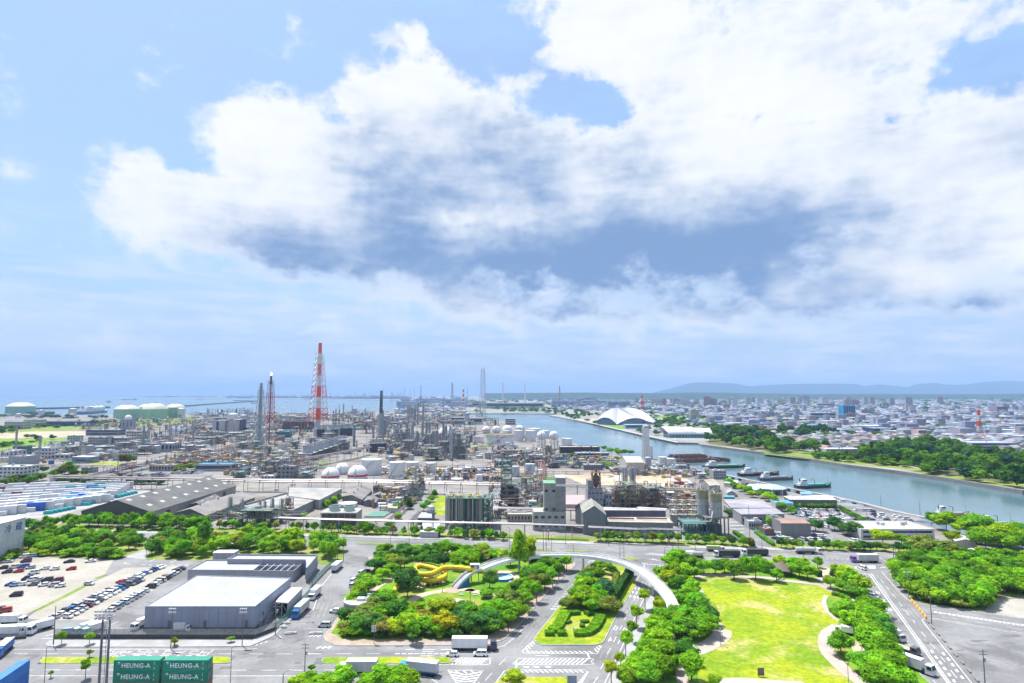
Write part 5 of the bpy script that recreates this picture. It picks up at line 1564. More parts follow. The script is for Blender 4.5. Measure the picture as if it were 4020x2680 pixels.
for k in range(12):
 bx9(x1-.02,y1-3-6*k,.2,x1+.05,y1-2.9-6*k,hc-.2).mk9('panel_joint','paint',cs,(.4,.43,.48))
for k,ch_ in((0,'冷'),(1,'蔵')):
 rr_=ray(*A.px(42+104*k,128-26*k))
 tt=(x1+.08)/rr_.x
 lo_=textp(ch_,4.2,MT.setdefault('sign blue',pmat('sign blue',(.03,.09,.28),.5)),cs,(x1+.08,rr_.y*tt,CAMH+rr_.z*tt),bold=.02)
 lo_.rotation_euler=(R(90),0,R(90))
# freight containers
def ribbed_side(mb,x0,x1,y,z0,z1,n,d):
 for i in range(n):
  a,b=x0+(x1-x0)*i/n,x0+(x1-x0)*(i+1)/n
  m_=(b-a)*.25
  yo=y+d
  mb.add([(a,y,z0),(a+m_,yo,z0),(b-m_,yo,z0),(b,y,z0),(a,y,z1),(a+m_,yo,z1),(b-m_,yo,z1),(b,y,z1)],[(0,1,5,4),(1,2,6,5),(2,3,7,6)])
CONT={}
def container(p,rz,z,label,color,L_=12.19,text=None,textc=(.75,.8,.78),H_=2.9):
 key=(L_,H_)
 if key not in CONT:
  W_=2.44
  bd=bx9(-L_/2+.05,-W_/2+.06,.1,L_/2-.05,W_/2-.06,H_-.03)
  ribbed_side(bd,-L_/2+.12,L_/2-.12,-W_/2+.06,.15,H_-.12,30 if L_>8 else 16,-.045)
  ribbed_side(bd,-L_/2+.12,L_/2-.12,W_/2-.06,.15,H_-.12,30 if L_>8 else 16,.045)
  fr_=MB()
  for sx in(-1,1):
   for sy in(-1,1):
    fr_.box(sx*(L_/2)-.08,sy*(W_/2-.08)-.08,0,sx*(L_/2)+.08,sy*(W_/2-.08)+.08,H_)
  for sy in(-1,1):
   for zz in(.08,H_-.08):
    fr_.box(-L_/2,sy*(W_/2-.06)-.06,zz-.08,L_/2,sy*(W_/2-.06)+.06,zz+.07)
  dr=MB()
  for sy in(-1,1):
   dr.box(L_/2-.02,min(.03*sy,1.1*sy),.2,L_/2+.05,max(.03*sy,1.1*sy),H_-.2)
  rod=MB()
  for yy in(-.8,-.35,.35,.8):
   rod.bar((L_/2+.09,yy,.2),(L_/2+.09,yy,H_-.2),.05)
  CONT[key]=(bd.mesh('body','paint'),fr_.mesh('corner_frame','paint'),dr.mesh('doors','paint'),rod.mesh('lock_rods','steel'))
 t=thing('freight_container',label,'container',(p.x,p.y,z),rz,'stacked freight containers')
 a,b,c,d=CONT[key]
 link('body',a,t,color);link('corner_frame',b,t,tuple(v*.9 for v in color));dro=link('doors',c,t,color);link('lock_rods',d,dro,gy(.5))
 if text:
  m_=MT.setdefault('lettering',pmat('lettering',(.72,.76,.74),.6))
  textp(text,1.62,m_,t,(-.15,-1.3,1.5),1.12,.035,True)
  em=MB()
  em.add([(-5.15,-1.285,2.3),(-4.7,-1.285,2.06),(-4.25,-1.285,2.3),(-4.7,-1.285,2.54)],[(0,1,2,3)]);em.box(-5.,-1.29,1.88,-4.4,-1.28,1.93)
  link('emblem',em.mesh('emblem',MT['lettering']),t)
  wm=MB()
  for k in range(4):
   wm.box(4.72,-1.29,2.45-.25*k,4.9,-1.28,2.58-.25*k)
  link('weight_marks',wm.mesh('weight_marks',MT['lettering']),t)
  ym=bx9(4.62,-1.292,.62,5.,-1.28,1.05)
  link('warning_label',ym.mesh('warning_label','paint'),t,(.75,.55,.03))
 return t
GRN=(.012,.27,.175)
W4=Crop(380,2540,4.9)
for k,(xl,xr)in enumerate(((360,1180),(1298,2108))):
 a_,b_=W4(xl,252,8.7),W4(xr,250,8.7)
 mid=(a_+b_)/2
 mid.y+=1.22
 side='left' if k==0 else 'right'
 container(mid,0,5.8,'green container lettered HEUNG-A, top of the %s stack'%side,GRN,text='HEUNG-A')
 container(mid+Vector((-.05,.05,0)),0,2.9,'green container lettered HEUNG-A, second down in the %s stack'%side,tuple(v*.85 for v in GRN),text='HEUNG-A')
 container(mid+Vector((.05,0,0)),0,0,'red-brown container under the green %s stack'%side,(.4,.13,.09))
p=W4(2215,330,5.8)
container(Vector((p.x-6.2,p.y-.4,0)),0,2.9,'red-brown container behind the right green stack, upper one',(.42,.14,.09))
container(Vector((p.x-6.2,p.y-.4,0)),0,0,'red-brown container behind the right green stack, lower one',(.4,.13,.09))
a_,b_=A(190,1352,8.7),A(0,1478,8.7)
dd_=(b_-a_).normalized()
nn_=Vector((dd_.y,-dd_.x,0))
if nn_.y<0:
 nn_=-nn_
ang=math.atan2(-dd_.y,-dd_.x)
mid=a_+dd_*6.1+nn_*1.25
for k,c_ in((0,(.03,.12,.42)),(1,(.03,.14,.46)),(2,(.04,.2,.56))):
 container(mid,ang,2.9*k,'blue container at the left edge, %s of the tall stack'%('bottom','middle','top')[k],c_)
mid2=A(252,1397,5.8)+dd_*6.1+nn_*1.25-nn_*3.
for k,c_ in((0,(.42,.13,.1)),(1,(.035,.18,.52))):
 container(mid2,ang,2.9*k,'%s container of the lower stack at the left edge'%('red' if k==0 else 'blue'),c_)
# masts, lamps, poles, wires
PC=gy(.155)
def pole(name,label,cat,base,h,w=.3,color=PC,arms='none',z=.1,rz=0.):
 t=thing(name,label,cat,(base.x,base.y,z),rz)
 m_=cy9(0,0,0,h,w/2,w/3.2,8)
 m_.mk9('post','steel',t,color)
 if arms=='utility':
  for k,zz in enumerate((h-.5,h-1.4)):
   bx9(-1.1,-.06,zz,1.1,.06,zz+.12).mk9('crossarm','steel',t,color)
   ins=MB()
   for xx in(-1.,-.55,.55,1.):
    ins.cyl(xx,0,zz+.12,zz+.36,.06,.04,6)
   ins.mk9('insulators','paint',t,(.6,.6,.62))
  cy9(.35,0,h-3.2,h-2.2,.28,n=10).mk9('transformer','paint',t,(.4,.41,.42))
 elif arms=='lamp':
  MB().poly([(0,0,h-.05),(.6,0,h+.35),(1.7,0,h+.5)],.12,6).mk9('arm','steel',t,color)
  bx9(1.5,-.16,h+.4,2.3,.16,h+.58).mk9('lamp_head','paint',t,gy(.6))
 elif arms=='double':
  bx9(-1.1,-.05,h-.2,1.1,.05,h-.08).mk9('arm','steel',t,color)
  for s in(-1,1):
   bx9(s*1.1-.45,-.2,h-.1,s*1.1+.45,.2,h+.12).mk9('lamp_head','paint',t,(.62,.62,.64))
 elif arms=='flood':
  for zz in(h-.2,h-1.3):
   bx9(-1.1,-.08,zz,1.1,.08,zz+.12).mk9('crossarm','steel',t,color)
   for xx in(-.9,-.3,.3,.9):
    bx9(xx-.2,-.32,zz+.05,xx+.2,.1,zz+.5).mk9('floodlight','paint',t,(.62,.63,.66))
 elif arms=='globe':
  MB().lathe(0,0,[(.12,h-.1),(.3,h),(.36,h+.35),(.2,h+.6),(0,h+.66)],10).mk9('lantern','paint',t,(.25,.26,.28))
  cy9(0,0,0,.8,.22,.16,8).mk9('base','conc',t,gy(.5))
 elif arms=='sign':
  for k in range(3):
   bx9(-.9,-.05,h-.6-.75*k,.5,.05,h-.05-.75*k).mk9('sign_board','paint',t,(.62,.64,.66))
 return t
tm=thing('floodlight_mast','tall twin-post floodlight mast beside the green containers','mast')
zt=24.5
pl_,pr_=A(992,905,zt),A(1062,903,zt)
for p in(pl_,pr_):
 cy9(p.x,p.y,0,zt,.34,.22,10).mk9('post','steel',tm,(.19,.18,.22))
ld=MB()
cxm=(pl_.x+pr_.x)/2
for s in(-.45,.45):
 ld.bar((cxm+s,pl_.y-.2,0),(cxm+s,pl_.y-.2,zt-2),.09)
for k in range(26):
 ld.bar((cxm-.45,pl_.y-.2,.5+k*.85),(cxm+.45,pl_.y-.2,.5+k*.85),.06)
 if k%4==0:
  ld.bar((pl_.x,pl_.y,.6+k*.85),(pr_.x,pr_.y,.6+k*.85),.08)
ld.mk9('ladder','steel',tm,(.33,.33,.36))
bx9(pl_.x-1.4,pl_.y-.8,zt-.5,pr_.x+1.2,pl_.y+.8,zt-.38).mk9('platform','steel',tm,(.35,.35,.38))
rl=MB()
for zz in(zt+.1,zt+.7):
 rl.bar((pl_.x-1.4,pl_.y-.8,zz),(pr_.x+1.2,pl_.y-.8,zz),.06).bar((pl_.x-1.4,pl_.y+.8,zz),(pr_.x+1.2,pl_.y+.8,zz),.06)
rl.mk9('railing','steel',tm,(.45,.45,.48))
for zz in(zt-.9,zt,zt+.9):
 for k in range(5):
  xx=pl_.x-1.2+(pr_.x-pl_.x+2.2)*k/4
  bx9(xx-.28,pl_.y-1.1,zz-.2,xx+.28,pl_.y-.75,zz+.28).mk9('floodlight','paint',tm,(.58,.59,.62))
def pat(name,label,cat,c,x,y,ytop,**kw):
 b=c(x,y)
 return pole(name,label,cat,b,c.top(b,ytop),**kw)
UP=[]
UP.append(pat('utility_pole','wooden pole at the gravel lot entrance','pole',A,512,1212,832,w=.34))
pat('lamp_post','floodlight post left of the small white lorry','lamp post',B,172,1238,862,arms='flood')
pat('lamp_post','floodlight post before the right half of the warehouse wall','lamp post',B,858,1212,862,arms='flood')
pat('utility_pole','dark pole at the warehouse fence corner','pole',B,1178,1108,800,w=.3,arms='utility')
UP.append(pat('utility_pole','utility pole with crossarms standing in the near road','pole',B,1460,1478,1190,w=.3,arms='utility'))
pat('lamp_post','slim street lamp right of the green containers','lamp post',B,745,1580,1232,w=.2,arms='lamp')
pat('lamp_post','slim street lamp left of the green containers','lamp post',A,425,1580,1232,w=.2,arms='lamp')
pat('lamp_post','short grey lamp with a long arm at the bottom edge','lamp post',B,1250,1620,1482,w=.35,arms='lamp',rz=.5)
pat('sign_post','road sign post with three slanted boards before the park','sign',C,658,1196,1015,w=.24,arms='sign')
pat('utility_pole','utility pole at the near left of the far green fence','pole',C,62,690,490,w=.28)
pat('utility_pole','tall pole at the side road end, right one','pole',C,362,400,155,w=.3,arms='double')
pat('utility_pole','tall pole at the side road end, left one','pole',C,306,388,195,w=.3)
for i,(x,yb,yt)in enumerate(((816,300,75),(843,290,100),(866,210,100))):
 pat('radio_mast','tall thin mast behind the footbridge, %s from left'%ordinal(i+1),'mast',D,x,yb,yt,w=.35,arms='double' if i==1 else 'none')
for i,(c,x,yb,yt)in enumerate(((D,895,298,150),(D,1028,240,88),(D,1554,372,185),(D,1592,382,172),(D,1104,410,240),(D,493,330,80),(E,516,440,265),(E,645,310,185),(E,590,300,215),(E,808,318,220),(E,1450,290,170),(D,1445,250,100),(D,72,200,80),(C,815,235,100),(C,995,235,110),(C,1408,270,80),(B,652,210,140),(A,470,290,200),(A,728,305,255),(A,1410,345,200),(A,1648,340,295),(B,1210,215,150))):
 pat('lamp_post','street lamp %s from left along the back road'%ordinal([16,18,21,22,19,15,24,26,25,27,28,20,14,11,12,13,8,1,2,4,6,9][i]),'lamp post',c,x,yb,yt,w=.24,arms='lamp',rz=random.choice([0,3.14]))
pat('utility_pole','utility pole at the corner of the right lot','pole',G,828,1006,735,w=.32)
UP.append(pat('utility_pole','utility pole at the bottom right corner','pole',G,1342,1600,1250,w=.32,arms='utility'))
pat('lamp_post','tall white lamp beside the right wood','lamp post',G,604,752,505,w=.28,arms='double',color=(.5,.52,.55))
pat('utility_pole','pole with equipment at the right road junction','pole',G,468,465,260,w=.4,arms='utility')
pat('utility_pole','thin pole beside the equipment pole at the junction','pole',G,486,462,290,w=.25)
pat('lamp_post','park lamp at the right end of the lawn path','lamp post',F,812,1590,1395,w=.2,arms='globe')
pat('lamp_post','park lamp on the left edge of the big lawn','lamp post',E,1053,1215,1065,w=.18,arms='globe')
pat('lamp_post','park lamp below the yellow slide','lamp post',PS,768,985,830,w=.16,arms='globe',z=.2)
pat('lamp_post','tall park lamp on the near grass of the playground','lamp post',PS,1243,1278,995,w=.28,arms='globe',z=.2)
pat('utility_pole','thin pole left of the works gate','pole',M,637,1388,1000,w=.3)
pat('utility_pole','thin pole right of the works gate','pole',M,876,1412,1240,w=.26)
pat('utility_pole','pole with lamps before the tanker lorry','pole',M,1186,1545,1380,w=.3,arms='double')
for i,(x,yb,yt)in enumerate(((1395,1400,1150),(355,1560,1500))):
 pat('lamp_post','lamp in the works car park, %s one'%('right','left')[i],'lamp post',M,x,yb,yt,w=.22)
for i,(x,yb,yt)in enumerate(((352,1282,1180),(740,1372,1240),(212,1410,1335))):
 pat('lamp_post','lamp on the quay, %s from left'%ordinal((2,3,1)[i]),'lamp post',N,x,yb,yt,w=.3,arms='lamp')
wires=MB()
for(c1_,z1_,c2_,z2_)in((C(-5,1490),8.7,B(1180,1110),10.5),(G(828,1006),9.5,G(1342,1600),11.),(G(828,1006),9.3,G(604,752),9.),(B(1460,1478),9.6,Vector((-95,150,0)),10)):
 for off in(-.5,.5):
  pts=[]
  for k in range(9):
   t_=k/8
   p=c1_+(c2_-c1_)*t_
   pts.append((p.x+off,p.y,z1_+(z2_-z1_)*t_-1.2*4*t_*(1-t_)))
  wires.poly(pts,.035,3)
tag(wires.mk9('overhead_wire','dark'),'thin black overhead wires between the utility poles','wire')
# footbridge
fb=thing('footbridge','long curved white footbridge sweeping over both roads','bridge')
bp_=[(D,215,470,5.2),(D,360,412,5.8),(D,520,372,6.2),(D,720,345,6.6),(D,950,334,6.8),(D,1200,342,6.8),(D,1400,368,6.8),(D,1560,405,6.8),(E,240,465,6.6),(E,360,545,6.3),(E,460,630,5.8),(E,540,730,5.),(E,585,820,4.2),(E,598,890,3.4)]
cl_=curve([c(x,y,z)for c,x,y,z in bp_],6)
band3(MB(),cl_,3.6,0,.1)
deck=MB();band3(deck,[(p.x,p.y,p.z)for p in cl_],3.4,-.5,0.)
deck.mk9('deck','conc',fb,(.5,.48,.46))
n_=len(cl_)
for s,nm in((-1,'outer'),(1,'inner')):
 off=[]
 for i,p in enumerate(cl_):
  d=cl_[min(i+1,n_-1)]-cl_[max(i-1,0)]
  d.z=0
  d.normalize()
  off.append(p+Vector((-d.y,d.x,0))*1.85*s)
 g=MB();band3(g,[(p.x,p.y,p.z)for p in off],.28,-.95,.35)
 go=g.mk9('girder','paint',fb,(.86,.86,.88))
 r=MB();band3(r,[(p.x,p.y,p.z)for p in off],.09,1.08,1.18)
 band3(r,[(p.x,p.y,p.z)for p in off],.06,.68,.74)
 r.mk9('handrail','paint',go,(.74,.74,.76))
 for i in range(0,n_,2):
  p=off[i]
  link('rail_post',POSTM.setdefault('railpost',bx9(-.04,-.04,.35,.04,.04,1.1).mesh('rail_post','paint')),go,(.62,.62,.64),loc=p)
for k in(14,30,44,56,66):
 p=cl_[k]
 cy9(p.x,p.y,.1,p.z-.5,.45,.45,12).mk9('pier','paint',fb,(.1,.3,.6)if k==44 else(.62,.63,.66))
rp_=[PS(975,905,.3),PS(1040,830,1.6),PS(1110,760,2.8),PS(1190,690,3.8),PS(1290,630,4.6),PS(1420,585,5.2)]
rp_=curve(rp_,5)
ra=thing('park_ramp','grey ramp with white rails and blue side walls climbing to the footbridge','ramp')
m_=MB();band3(m_,rp_,3.2,-.35,0);m_.mk9('deck','conc',ra,gy(.39))
for s in(-1,1):
 off=[]
 for i,p in enumerate(rp_):
  d=rp_[min(i+1,len(rp_)-1)]-rp_[max(i-1,0)]
  d.z=0
  d.normalize()
  off.append(p+Vector((-d.y,d.x,0))*1.7*s)
 m_=MB();band3(m_,off,.14,-.1,.95);m_.mk9('side_rail','paint',ra,(.74,.75,.78))
 wv_=MB()
 for a,b in list(zip(off[:-1],off[1:]))[:15]:
  wv_.add([(a.x,a.y,.15),(b.x,b.y,.15),(b.x,b.y,b.z-.12),(a.x,a.y,a.z-.12)],[(0,1,2,3)])
 wv_.mk9('side_wall','paint',ra,(.03,.22,.52))
lk=thing('bridge_kiosk','small blue and white kiosk at the footbridge end','kiosk')
p=PS(1320,590,5.3)
bx9(p.x-1.8,p.y,5.4,p.x+1.8,p.y+2.,7.2).mk9('wall','paint',lk,(.05,.12,.35));bx9(p.x-2,p.y-.3,7.2,p.x+2,p.y+2.2,7.4).mk9('roof','roof',lk,(.75,.72,.76));bx9(p.x-.2,p.y-.03,5.5,p.x+1.2,p.y+.02,6.9).mk9('panel','paint',lk,(.6,.62,.66))
for sx in(-1.6,1.6):
 bx9(p.x+sx-.15,p.y+.7,.1,p.x+sx+.15,p.y+1.,5.4).mk9('column','steel',lk,(.4,.4,.42))
# yellow tube slide
sl_=thing('tube_slide','long yellow roller slide winding through the playground','slide')
pts=[(1700,665,1.6),(1600,660,2.4),(1480,650,3.4),(1300,625,4.4),(1150,600,5.),(950,583,5.2),(790,590,5.1),(680,640,4.9),(580,690,4.6),(470,700,4.4),(380,690,4.2),(310,640,4.),(310,580,3.9),(400,555,3.7),(520,570,3.5),(640,600,3.3),(760,640,3.),(825,690,2.7),(800,745,2.4),(700,785,2.1),(560,805,1.9),(420,790,1.7),(250,800,1.4),(90,850,1.1),(-20,930,.9),(-60,1010,.7)]
tl=curve([PS(x,y,z)for x,y,z in pts],5)
tb,rng_=MB(),MB()
n=10
rad=.85
vs=[]
for i,p in enumerate(tl):
 d=(tl[min(i+1,len(tl)-1)]-tl[max(i-1,0)]).normalized()
 u=Vector((-d.y,d.x,0)).normalized()
 w=d.cross(u)
 if w.z<0:
  w=-w
 r_=rad*(1.06 if i%2 else .98)
 for k in range(n):
  a=2*math.pi*k/n
  vs.append(p+u*(r_*math.cos(a))+w*(r_*math.sin(a))+Vector((0,0,rad)))
tb.add(vs,[(i*n+k,i*n+(k+1)%n,(i+1)*n+(k+1)%n,(i+1)*n+k)for i in range(len(tl)-1)for k in range(n)])
tb.mk9('tube','paint',sl_,(.86,.62,.008),smooth=False)
tr_=MB();band3(tr_,tl,1.7,-.22,-.02);tr_.mk9('trough','paint',sl_,(.55,.4,.24))
for i in range(4,len(tl),6):
 p=tl[i]
 cy9(p.x,p.y,.15,p.z,.14,n=8).mk9('post','steel',sl_,(.8,.58,.02))
pl2=thing('paddling_pool','round blue-walled landing pool at the slide end','pool')
p=PS(1800,755)
MB().ring(p.x,p.y,.15,1.2,4.,4.5,28).mk9('wall','paint',pl2,(.03,.26,.62));cy9(p.x,p.y,.15,.8,4.,n=28).mk9('pad','paint',pl2,(.4,.66,.8));MB().ring(p.x,p.y,1.2,1.28,3.95,4.6,28).mk9('rim','paint',pl2,(.45,.72,.85))
to_=thing('public_toilet','round grey public toilet with a flat roof among the park trees','building')
p=C(530,860)
cy9(p.x,p.y,.15,3.2,6.2,n=28).mk9('wall','conc',to_,(.34,.34,.37));MB().ring(p.x,p.y,3.2,3.7,5.6,6.4,28).mk9('parapet','conc',to_,(.5,.5,.52));cy9(p.x,p.y,3.2,3.3,5.6,n=28).mk9('roof','roof',to_,(.42,.42,.44));bx9(p.x-1.4,p.y-1,3.3,p.x+1.4,p.y+1,4.2).mk9('skylight','paint',to_,(.7,.7,.72));bx9(p.x+2,p.y+1,3.3,p.x+4,p.y+2.4,3.9).mk9('skylight','paint',to_,(.55,.58,.64))
for i,(x,y,what)in enumerate(((1330,1040,'beside the pink path, middle one'),(1500,1080,'beside the pink path, right one'),(1090,1036,'near the paved plaza'),(1945,825,'by the blue pool'))):
 b_=thing('park_bench','white bench %s'%what,'bench',PS(x,y)+Vector((0,0,.17)),random.uniform(-.2,.2))
 bx9(-1.,-.25,.38,1.,.25,.46).mk9('seat','paint',b_,(.78,.78,.76));bx9(-1.,.22,.5,1.,.28,.9).mk9('backrest','paint',b_,(.75,.75,.73))
 for sx in(-.8,.8):
  bx9(sx-.06,-.22,0,sx+.06,.22,.38).mk9('leg','conc',b_,gy(.55))
gz=thing('gazebo','thatched round gazebo at the far edge of the lawn','gazebo')
p=E(1640,525)
MB().lathe(p.x,p.y,[(5.2,2.9),(5.4,2.7),(.3,5.6),(0,5.8)],16).mk9('roof','oldroof',gz,(.17,.13,.11))
for k in range(8):
 a=2*math.pi*k/8
 cy9(p.x+4.2*math.cos(a),p.y+4.2*math.sin(a),.15,3.1,.16,n=8).mk9('post','steel',gz,(.2,.14,.1))
cy9(p.x,p.y,.15,.6,1.1,n=12).mk9('table','conc',gz,(.35,.33,.3))
for i,(x,y,sx)in enumerate(((1440,1515,.9),)):
 p=E(x,y)
 nb=thing('notice_stand','dark square notice stand on the near lawn','sign',p+Vector((0,0,.19)))
 bx9(-.9,-.1,.3,.9,.1,2.4).mk9('board','paint',nb,(.16,.11,.11));bx9(-.7,.05,0,-.6,.15,2.3).mk9('leg','dark',nb);bx9(.6,.05,0,.7,.15,2.3).mk9('leg','dark',nb)
sg=thing('road_sign','grey-backed direction sign at the near traffic island','sign',D(1092,1600)+Vector((0,0,.2)))
hh_=D.top(D(1092,1600),1505)
for sx in(-.9,.9):
 cy9(sx,0,0,hh_-1.5,.07,n=8).mk9('post','steel',sg,(.4,.4,.42))
bx9(-1.3,-.06,hh_-2.2,1.3,.06,hh_).mk9('board','paint',sg,(.24,.28,.36))
for i in range(9):
 a_,b_=G(790,985),G(1260,1545)
 p=a_+(b_-a_)*(i/8)
 cb=thing('kerb_block','dark striped kerb block, %s from the top along the right lot'%ordinal(i+1),'kerb block',p+Vector((0,0,.02)),math.atan2((b_-a_).y,(b_-a_).x),'kerb blocks along the right lot')
 bx9(-1.2,-.25,0,1.2,.25,.45).mk9('block','conc',cb,(.28,.26,.25));bx9(-.3,-.26,.05,.3,-.252,.4).mk9('stripe','paint',cb,gy(.06))
a_,b_=G(640,790),G(765,940)
for i in range(6):
 p=a_+(b_-a_)*(i/5)
 cb=thing('barrier_block','orange barrier block, %s from the top at the lot entrance'%ordinal(i+1),'barrier',p+Vector((0,0,.02)),math.atan2((b_-a_).y,(b_-a_).x),'orange barriers at the lot entrance')
 bx9(-1.3,-.3,0,1.3,.3,.5).mk9('foot','paint',cb,(.75,.35,.05));bx9(-1.2,-.12,.5,1.2,.12,.95).mk9('rail','paint',cb,(.85,.5,.12))
for i,(x,y)in enumerate(((1305,1100),(1345,1095),(1540,1100),(1595,1098),(1250,1040),(1285,1000))):
 cb=thing('concrete_block','low concrete block, %s from left on the side road'%ordinal((3,4,5,6,1,2)[i]),'block',B(x,y)+Vector((0,0,.02)),.1,'concrete blocks on the side road')
 bx9(-1.2,-.5,0,1.2,.5,.5).mk9('block','conc',cb,(.55,.54,.52));bx9(-.9,-.2,.5,.9,.2,.7).mk9('cap','conc',cb,(.6,.59,.57))
g15=place('trees at the bottom edge','along the bottom edge')
for c,x,y,w,h,k in((B,1420,1640,9,8,'f'),(B,1500,1620,8,8,'f'),(B,1640,1620,8,7,'m'),(B,1700,1640,8,8,'f'),(C,20,1640,8,7,'f'),(C,350,1560,7,9,'f'),(C,390,1600,7,8,'m'),(C,220,1640,8,7,'m'),(C,720,1640,12,12,'f'),(C,830,1640,13,13,'f'),(C,940,1650,11,10,'f'),(C,1000,1460,6,5,'yellow'),(D,530,1600,8,8,'yellow'),(C,130,1660,9,8,'f'),(C,620,1660,10,9,'f')):
 tree(c(x,y),w*.95,h*.62,'broad',k,g15,bare=.1)
g16=place('saplings on the near pavement','on the near pavement')
for c,x,y,w,h,k in((A,590,1205,4,5,'f'),(A,858,1200,3.6,4.6,'f'),(A,1680,1220,2.5,3,'yellow'),(B,205,1208,2.4,3,'yellow'),(B,750,1180,3,2.2,'f'),(A,820,1530,4,6.5,'f'),(A,488,1520,1.6,2.5,'f'),(C,55,1480,2.6,3.2,'f'),(A,858,1330,2.6,3,'o')):
 tree(c(x,y),w,h,'round',k,g16,bare=.35)
# generators for the chemical works
LABELQ=[]
def register(o,dsc,place_phrase):
 LABELQ.append((dsc,place_phrase,o))
 return o
def label_queue():
 buckets={}
 for d,pl,o in LABELQ:
  buckets.setdefault((d,pl),[]).append(o)
 for(d,pl),lst in buckets.items():
  lst.sort(key=lambda o:o.location.x/max(1.,o.location.y))
  for i,o in enumerate(lst):
   o['label']=('%s, %s from left %s'%(d,ordinal(i+1),pl))if len(lst)>1 else '%s %s'%(d,pl)
def gen(name,dsc,whr,cat,loc,rz=0.,group=None):
 o=thing(name,None,cat,loc,rz,group or(cat+'s '+whr))
 if whr=='':
  o['label']=dsc
  if 'group' in o:
   del o['group']
 else:
  register(o,dsc,whr)
 return o
MESHES={}
def shr(key,fn):
 if key not in MESHES:
  MESHES[key]=fn()
 return MESHES[key]
GREY=(.34,.35,.37)
STEELS=[(.3,.31,.33),(.38,.39,.41),(.24,.25,.28),(.42,.41,.4),(.33,.36,.38)]
RUST=(.26,.13,.075)
TEAL=(.07,.26,.21)
YEL=(.55,.42,.06)
WHITE=gy(.74)
def tank(c,x,y,rpx,ytop,dsc,whr,color=WHITE,roof='cone',band=None,stair=True,rail=True):
 f=c(x,y)
 r=c.wid(rpx,f.y)
 p=Vector((f.x,f.y+r,0))
 h=max(1.5,c.top(p,ytop))
 t=gen('storage_tank',dsc,whr,'tank',(p.x,p.y,.06))
 sh=cy9(0,0,0,h,r,n=28,cap=False).mk9('shell','paint',t,color)
 if roof=='cone':
  MB().lathe(0,0,[(r,h),(r*.5,h+r*.06),(0,h+r*.1)],28).mk9('roof','paint',t,tuple(min(.8,v*1.05)for v in color))
 elif roof=='dome':
  MB().lathe(0,0,[(r,h),(r*.92,h+r*.12),(r*.7,h+r*.24),(r*.35,h+r*.32),(0,h+r*.35)],28).mk9('roof','paint',t,color,smooth=True)
 else:
  cy9(0,0,h*.84,h*.86,r*.985,n=28).mk9('floating_roof','paint',t,tuple(v*.8 for v in color))
 if rail:
  MB().ring(0,0,h+.05,h+.2,r*.99,r*1.015,28).mk9('top_rim','paint',t,gy(.5))
 for k in(1,2,3):
  MB().ring(0,0,h*k/4,h*k/4+.1,r*.998,r*1.006,28).mk9('seam','paint',sh,tuple(v*.86 for v in color))
 if band:
  MB().ring(0,0,h*band[1],h*band[2],r*.999,r*1.008,28).mk9('band','paint',sh,band[0])
 if stair:
  m_=MB()
  for k in range(13):
   a0,a1=-2.6+1.5*k/13,-2.6+1.5*(k+1)/13
   q=lambda a,z:(math.cos(a)*(r+.5),math.sin(a)*(r+.5),z)
   m_.bar(q(a0,h*k/13),q(a1,h*(k+1)/13),.7,.18)
   m_.bar(q(a0,h*k/13+1.),q(a1,h*(k+1)/13+1.),.08)
  m_.mk9('stair','steel',t,(.42,.44,.44))
 return t
def sphtank(c,x,yg,rpx,ytop,dsc,whr,band=(.55,.05,.05),color=(.74,.74,.76),sub=None):
 p=c(x,yg)
 r=c.wid(rpx,p.y)
 zt=c.top(p,ytop)
 zc=zt-r
 t=gen('sphere_tank',dsc,whr,'tank',(p.x,p.y,.06))
 MB().ball(0,0,zc,r,24,14).mk9('sphere','paint',t,color,smooth=True)
 if band:
  b=math.sin(.14)
  MB().lathe(0,0,[(r*.992,zc-r*.1),(r*1.012,zc-r*.06),(r*1.012,zc+r*.06),(r*.992,zc+r*.1)],24).mk9('band','paint',t,band)
 for k in range(9):
  a=2*math.pi*k/9
  MB().bar((math.cos(a)*r*.96,math.sin(a)*r*.96,0),(math.cos(a)*r*.96,math.sin(a)*r*.96,zc),max(.35,r*.09),n=6).mk9('leg','paint',t,(.6,.6,.62))
 br=MB()
 for k in range(9):
  a,b_=2*math.pi*k/9,2*math.pi*(k+1)/9
  br.bar((math.cos(a)*r*.96,math.sin(a)*r*.96,zc*.1),(math.cos(b_)*r*.96,math.sin(b_)*r*.96,zc*.75),.14)
  br.bar((math.cos(b_)*r*.96,math.sin(b_)*r*.96,zc*.1),(math.cos(a)*r*.96,math.sin(a)*r*.96,zc*.75),.14)
 br.mk9('brace','steel',t,(.5,.5,.52))
 st_=MB()
 for k in range(8):
  a0,a1=math.pi/2*k/8,math.pi/2*(k+1)/8
  st_.bar((-.3,-math.cos(a0)*(r+.3),zc+math.sin(a0)*(r+.3)),(-.3,-math.cos(a1)*(r+.3),zc+math.sin(a1)*(r+.3)),.9,.15)
 st_.bar((-.3,-(r+.3),0),(-.3,-(r+.3),zc),.8,.15)
 st_.mk9('stair','steel',t,(.55,.56,.58))
 cy9(0,0,zt,zt+.8,r*.12,n=10).mk9('top_nozzle','steel',t,gy(.5))
 if sub:
  for k in range(3):
   MB().ring(0,0,1.2+k*zc*.26,1.5+k*zc*.26,r*.99,r*1.12,24).mk9('ring_platform','paint',t,gy(.7))
 return t
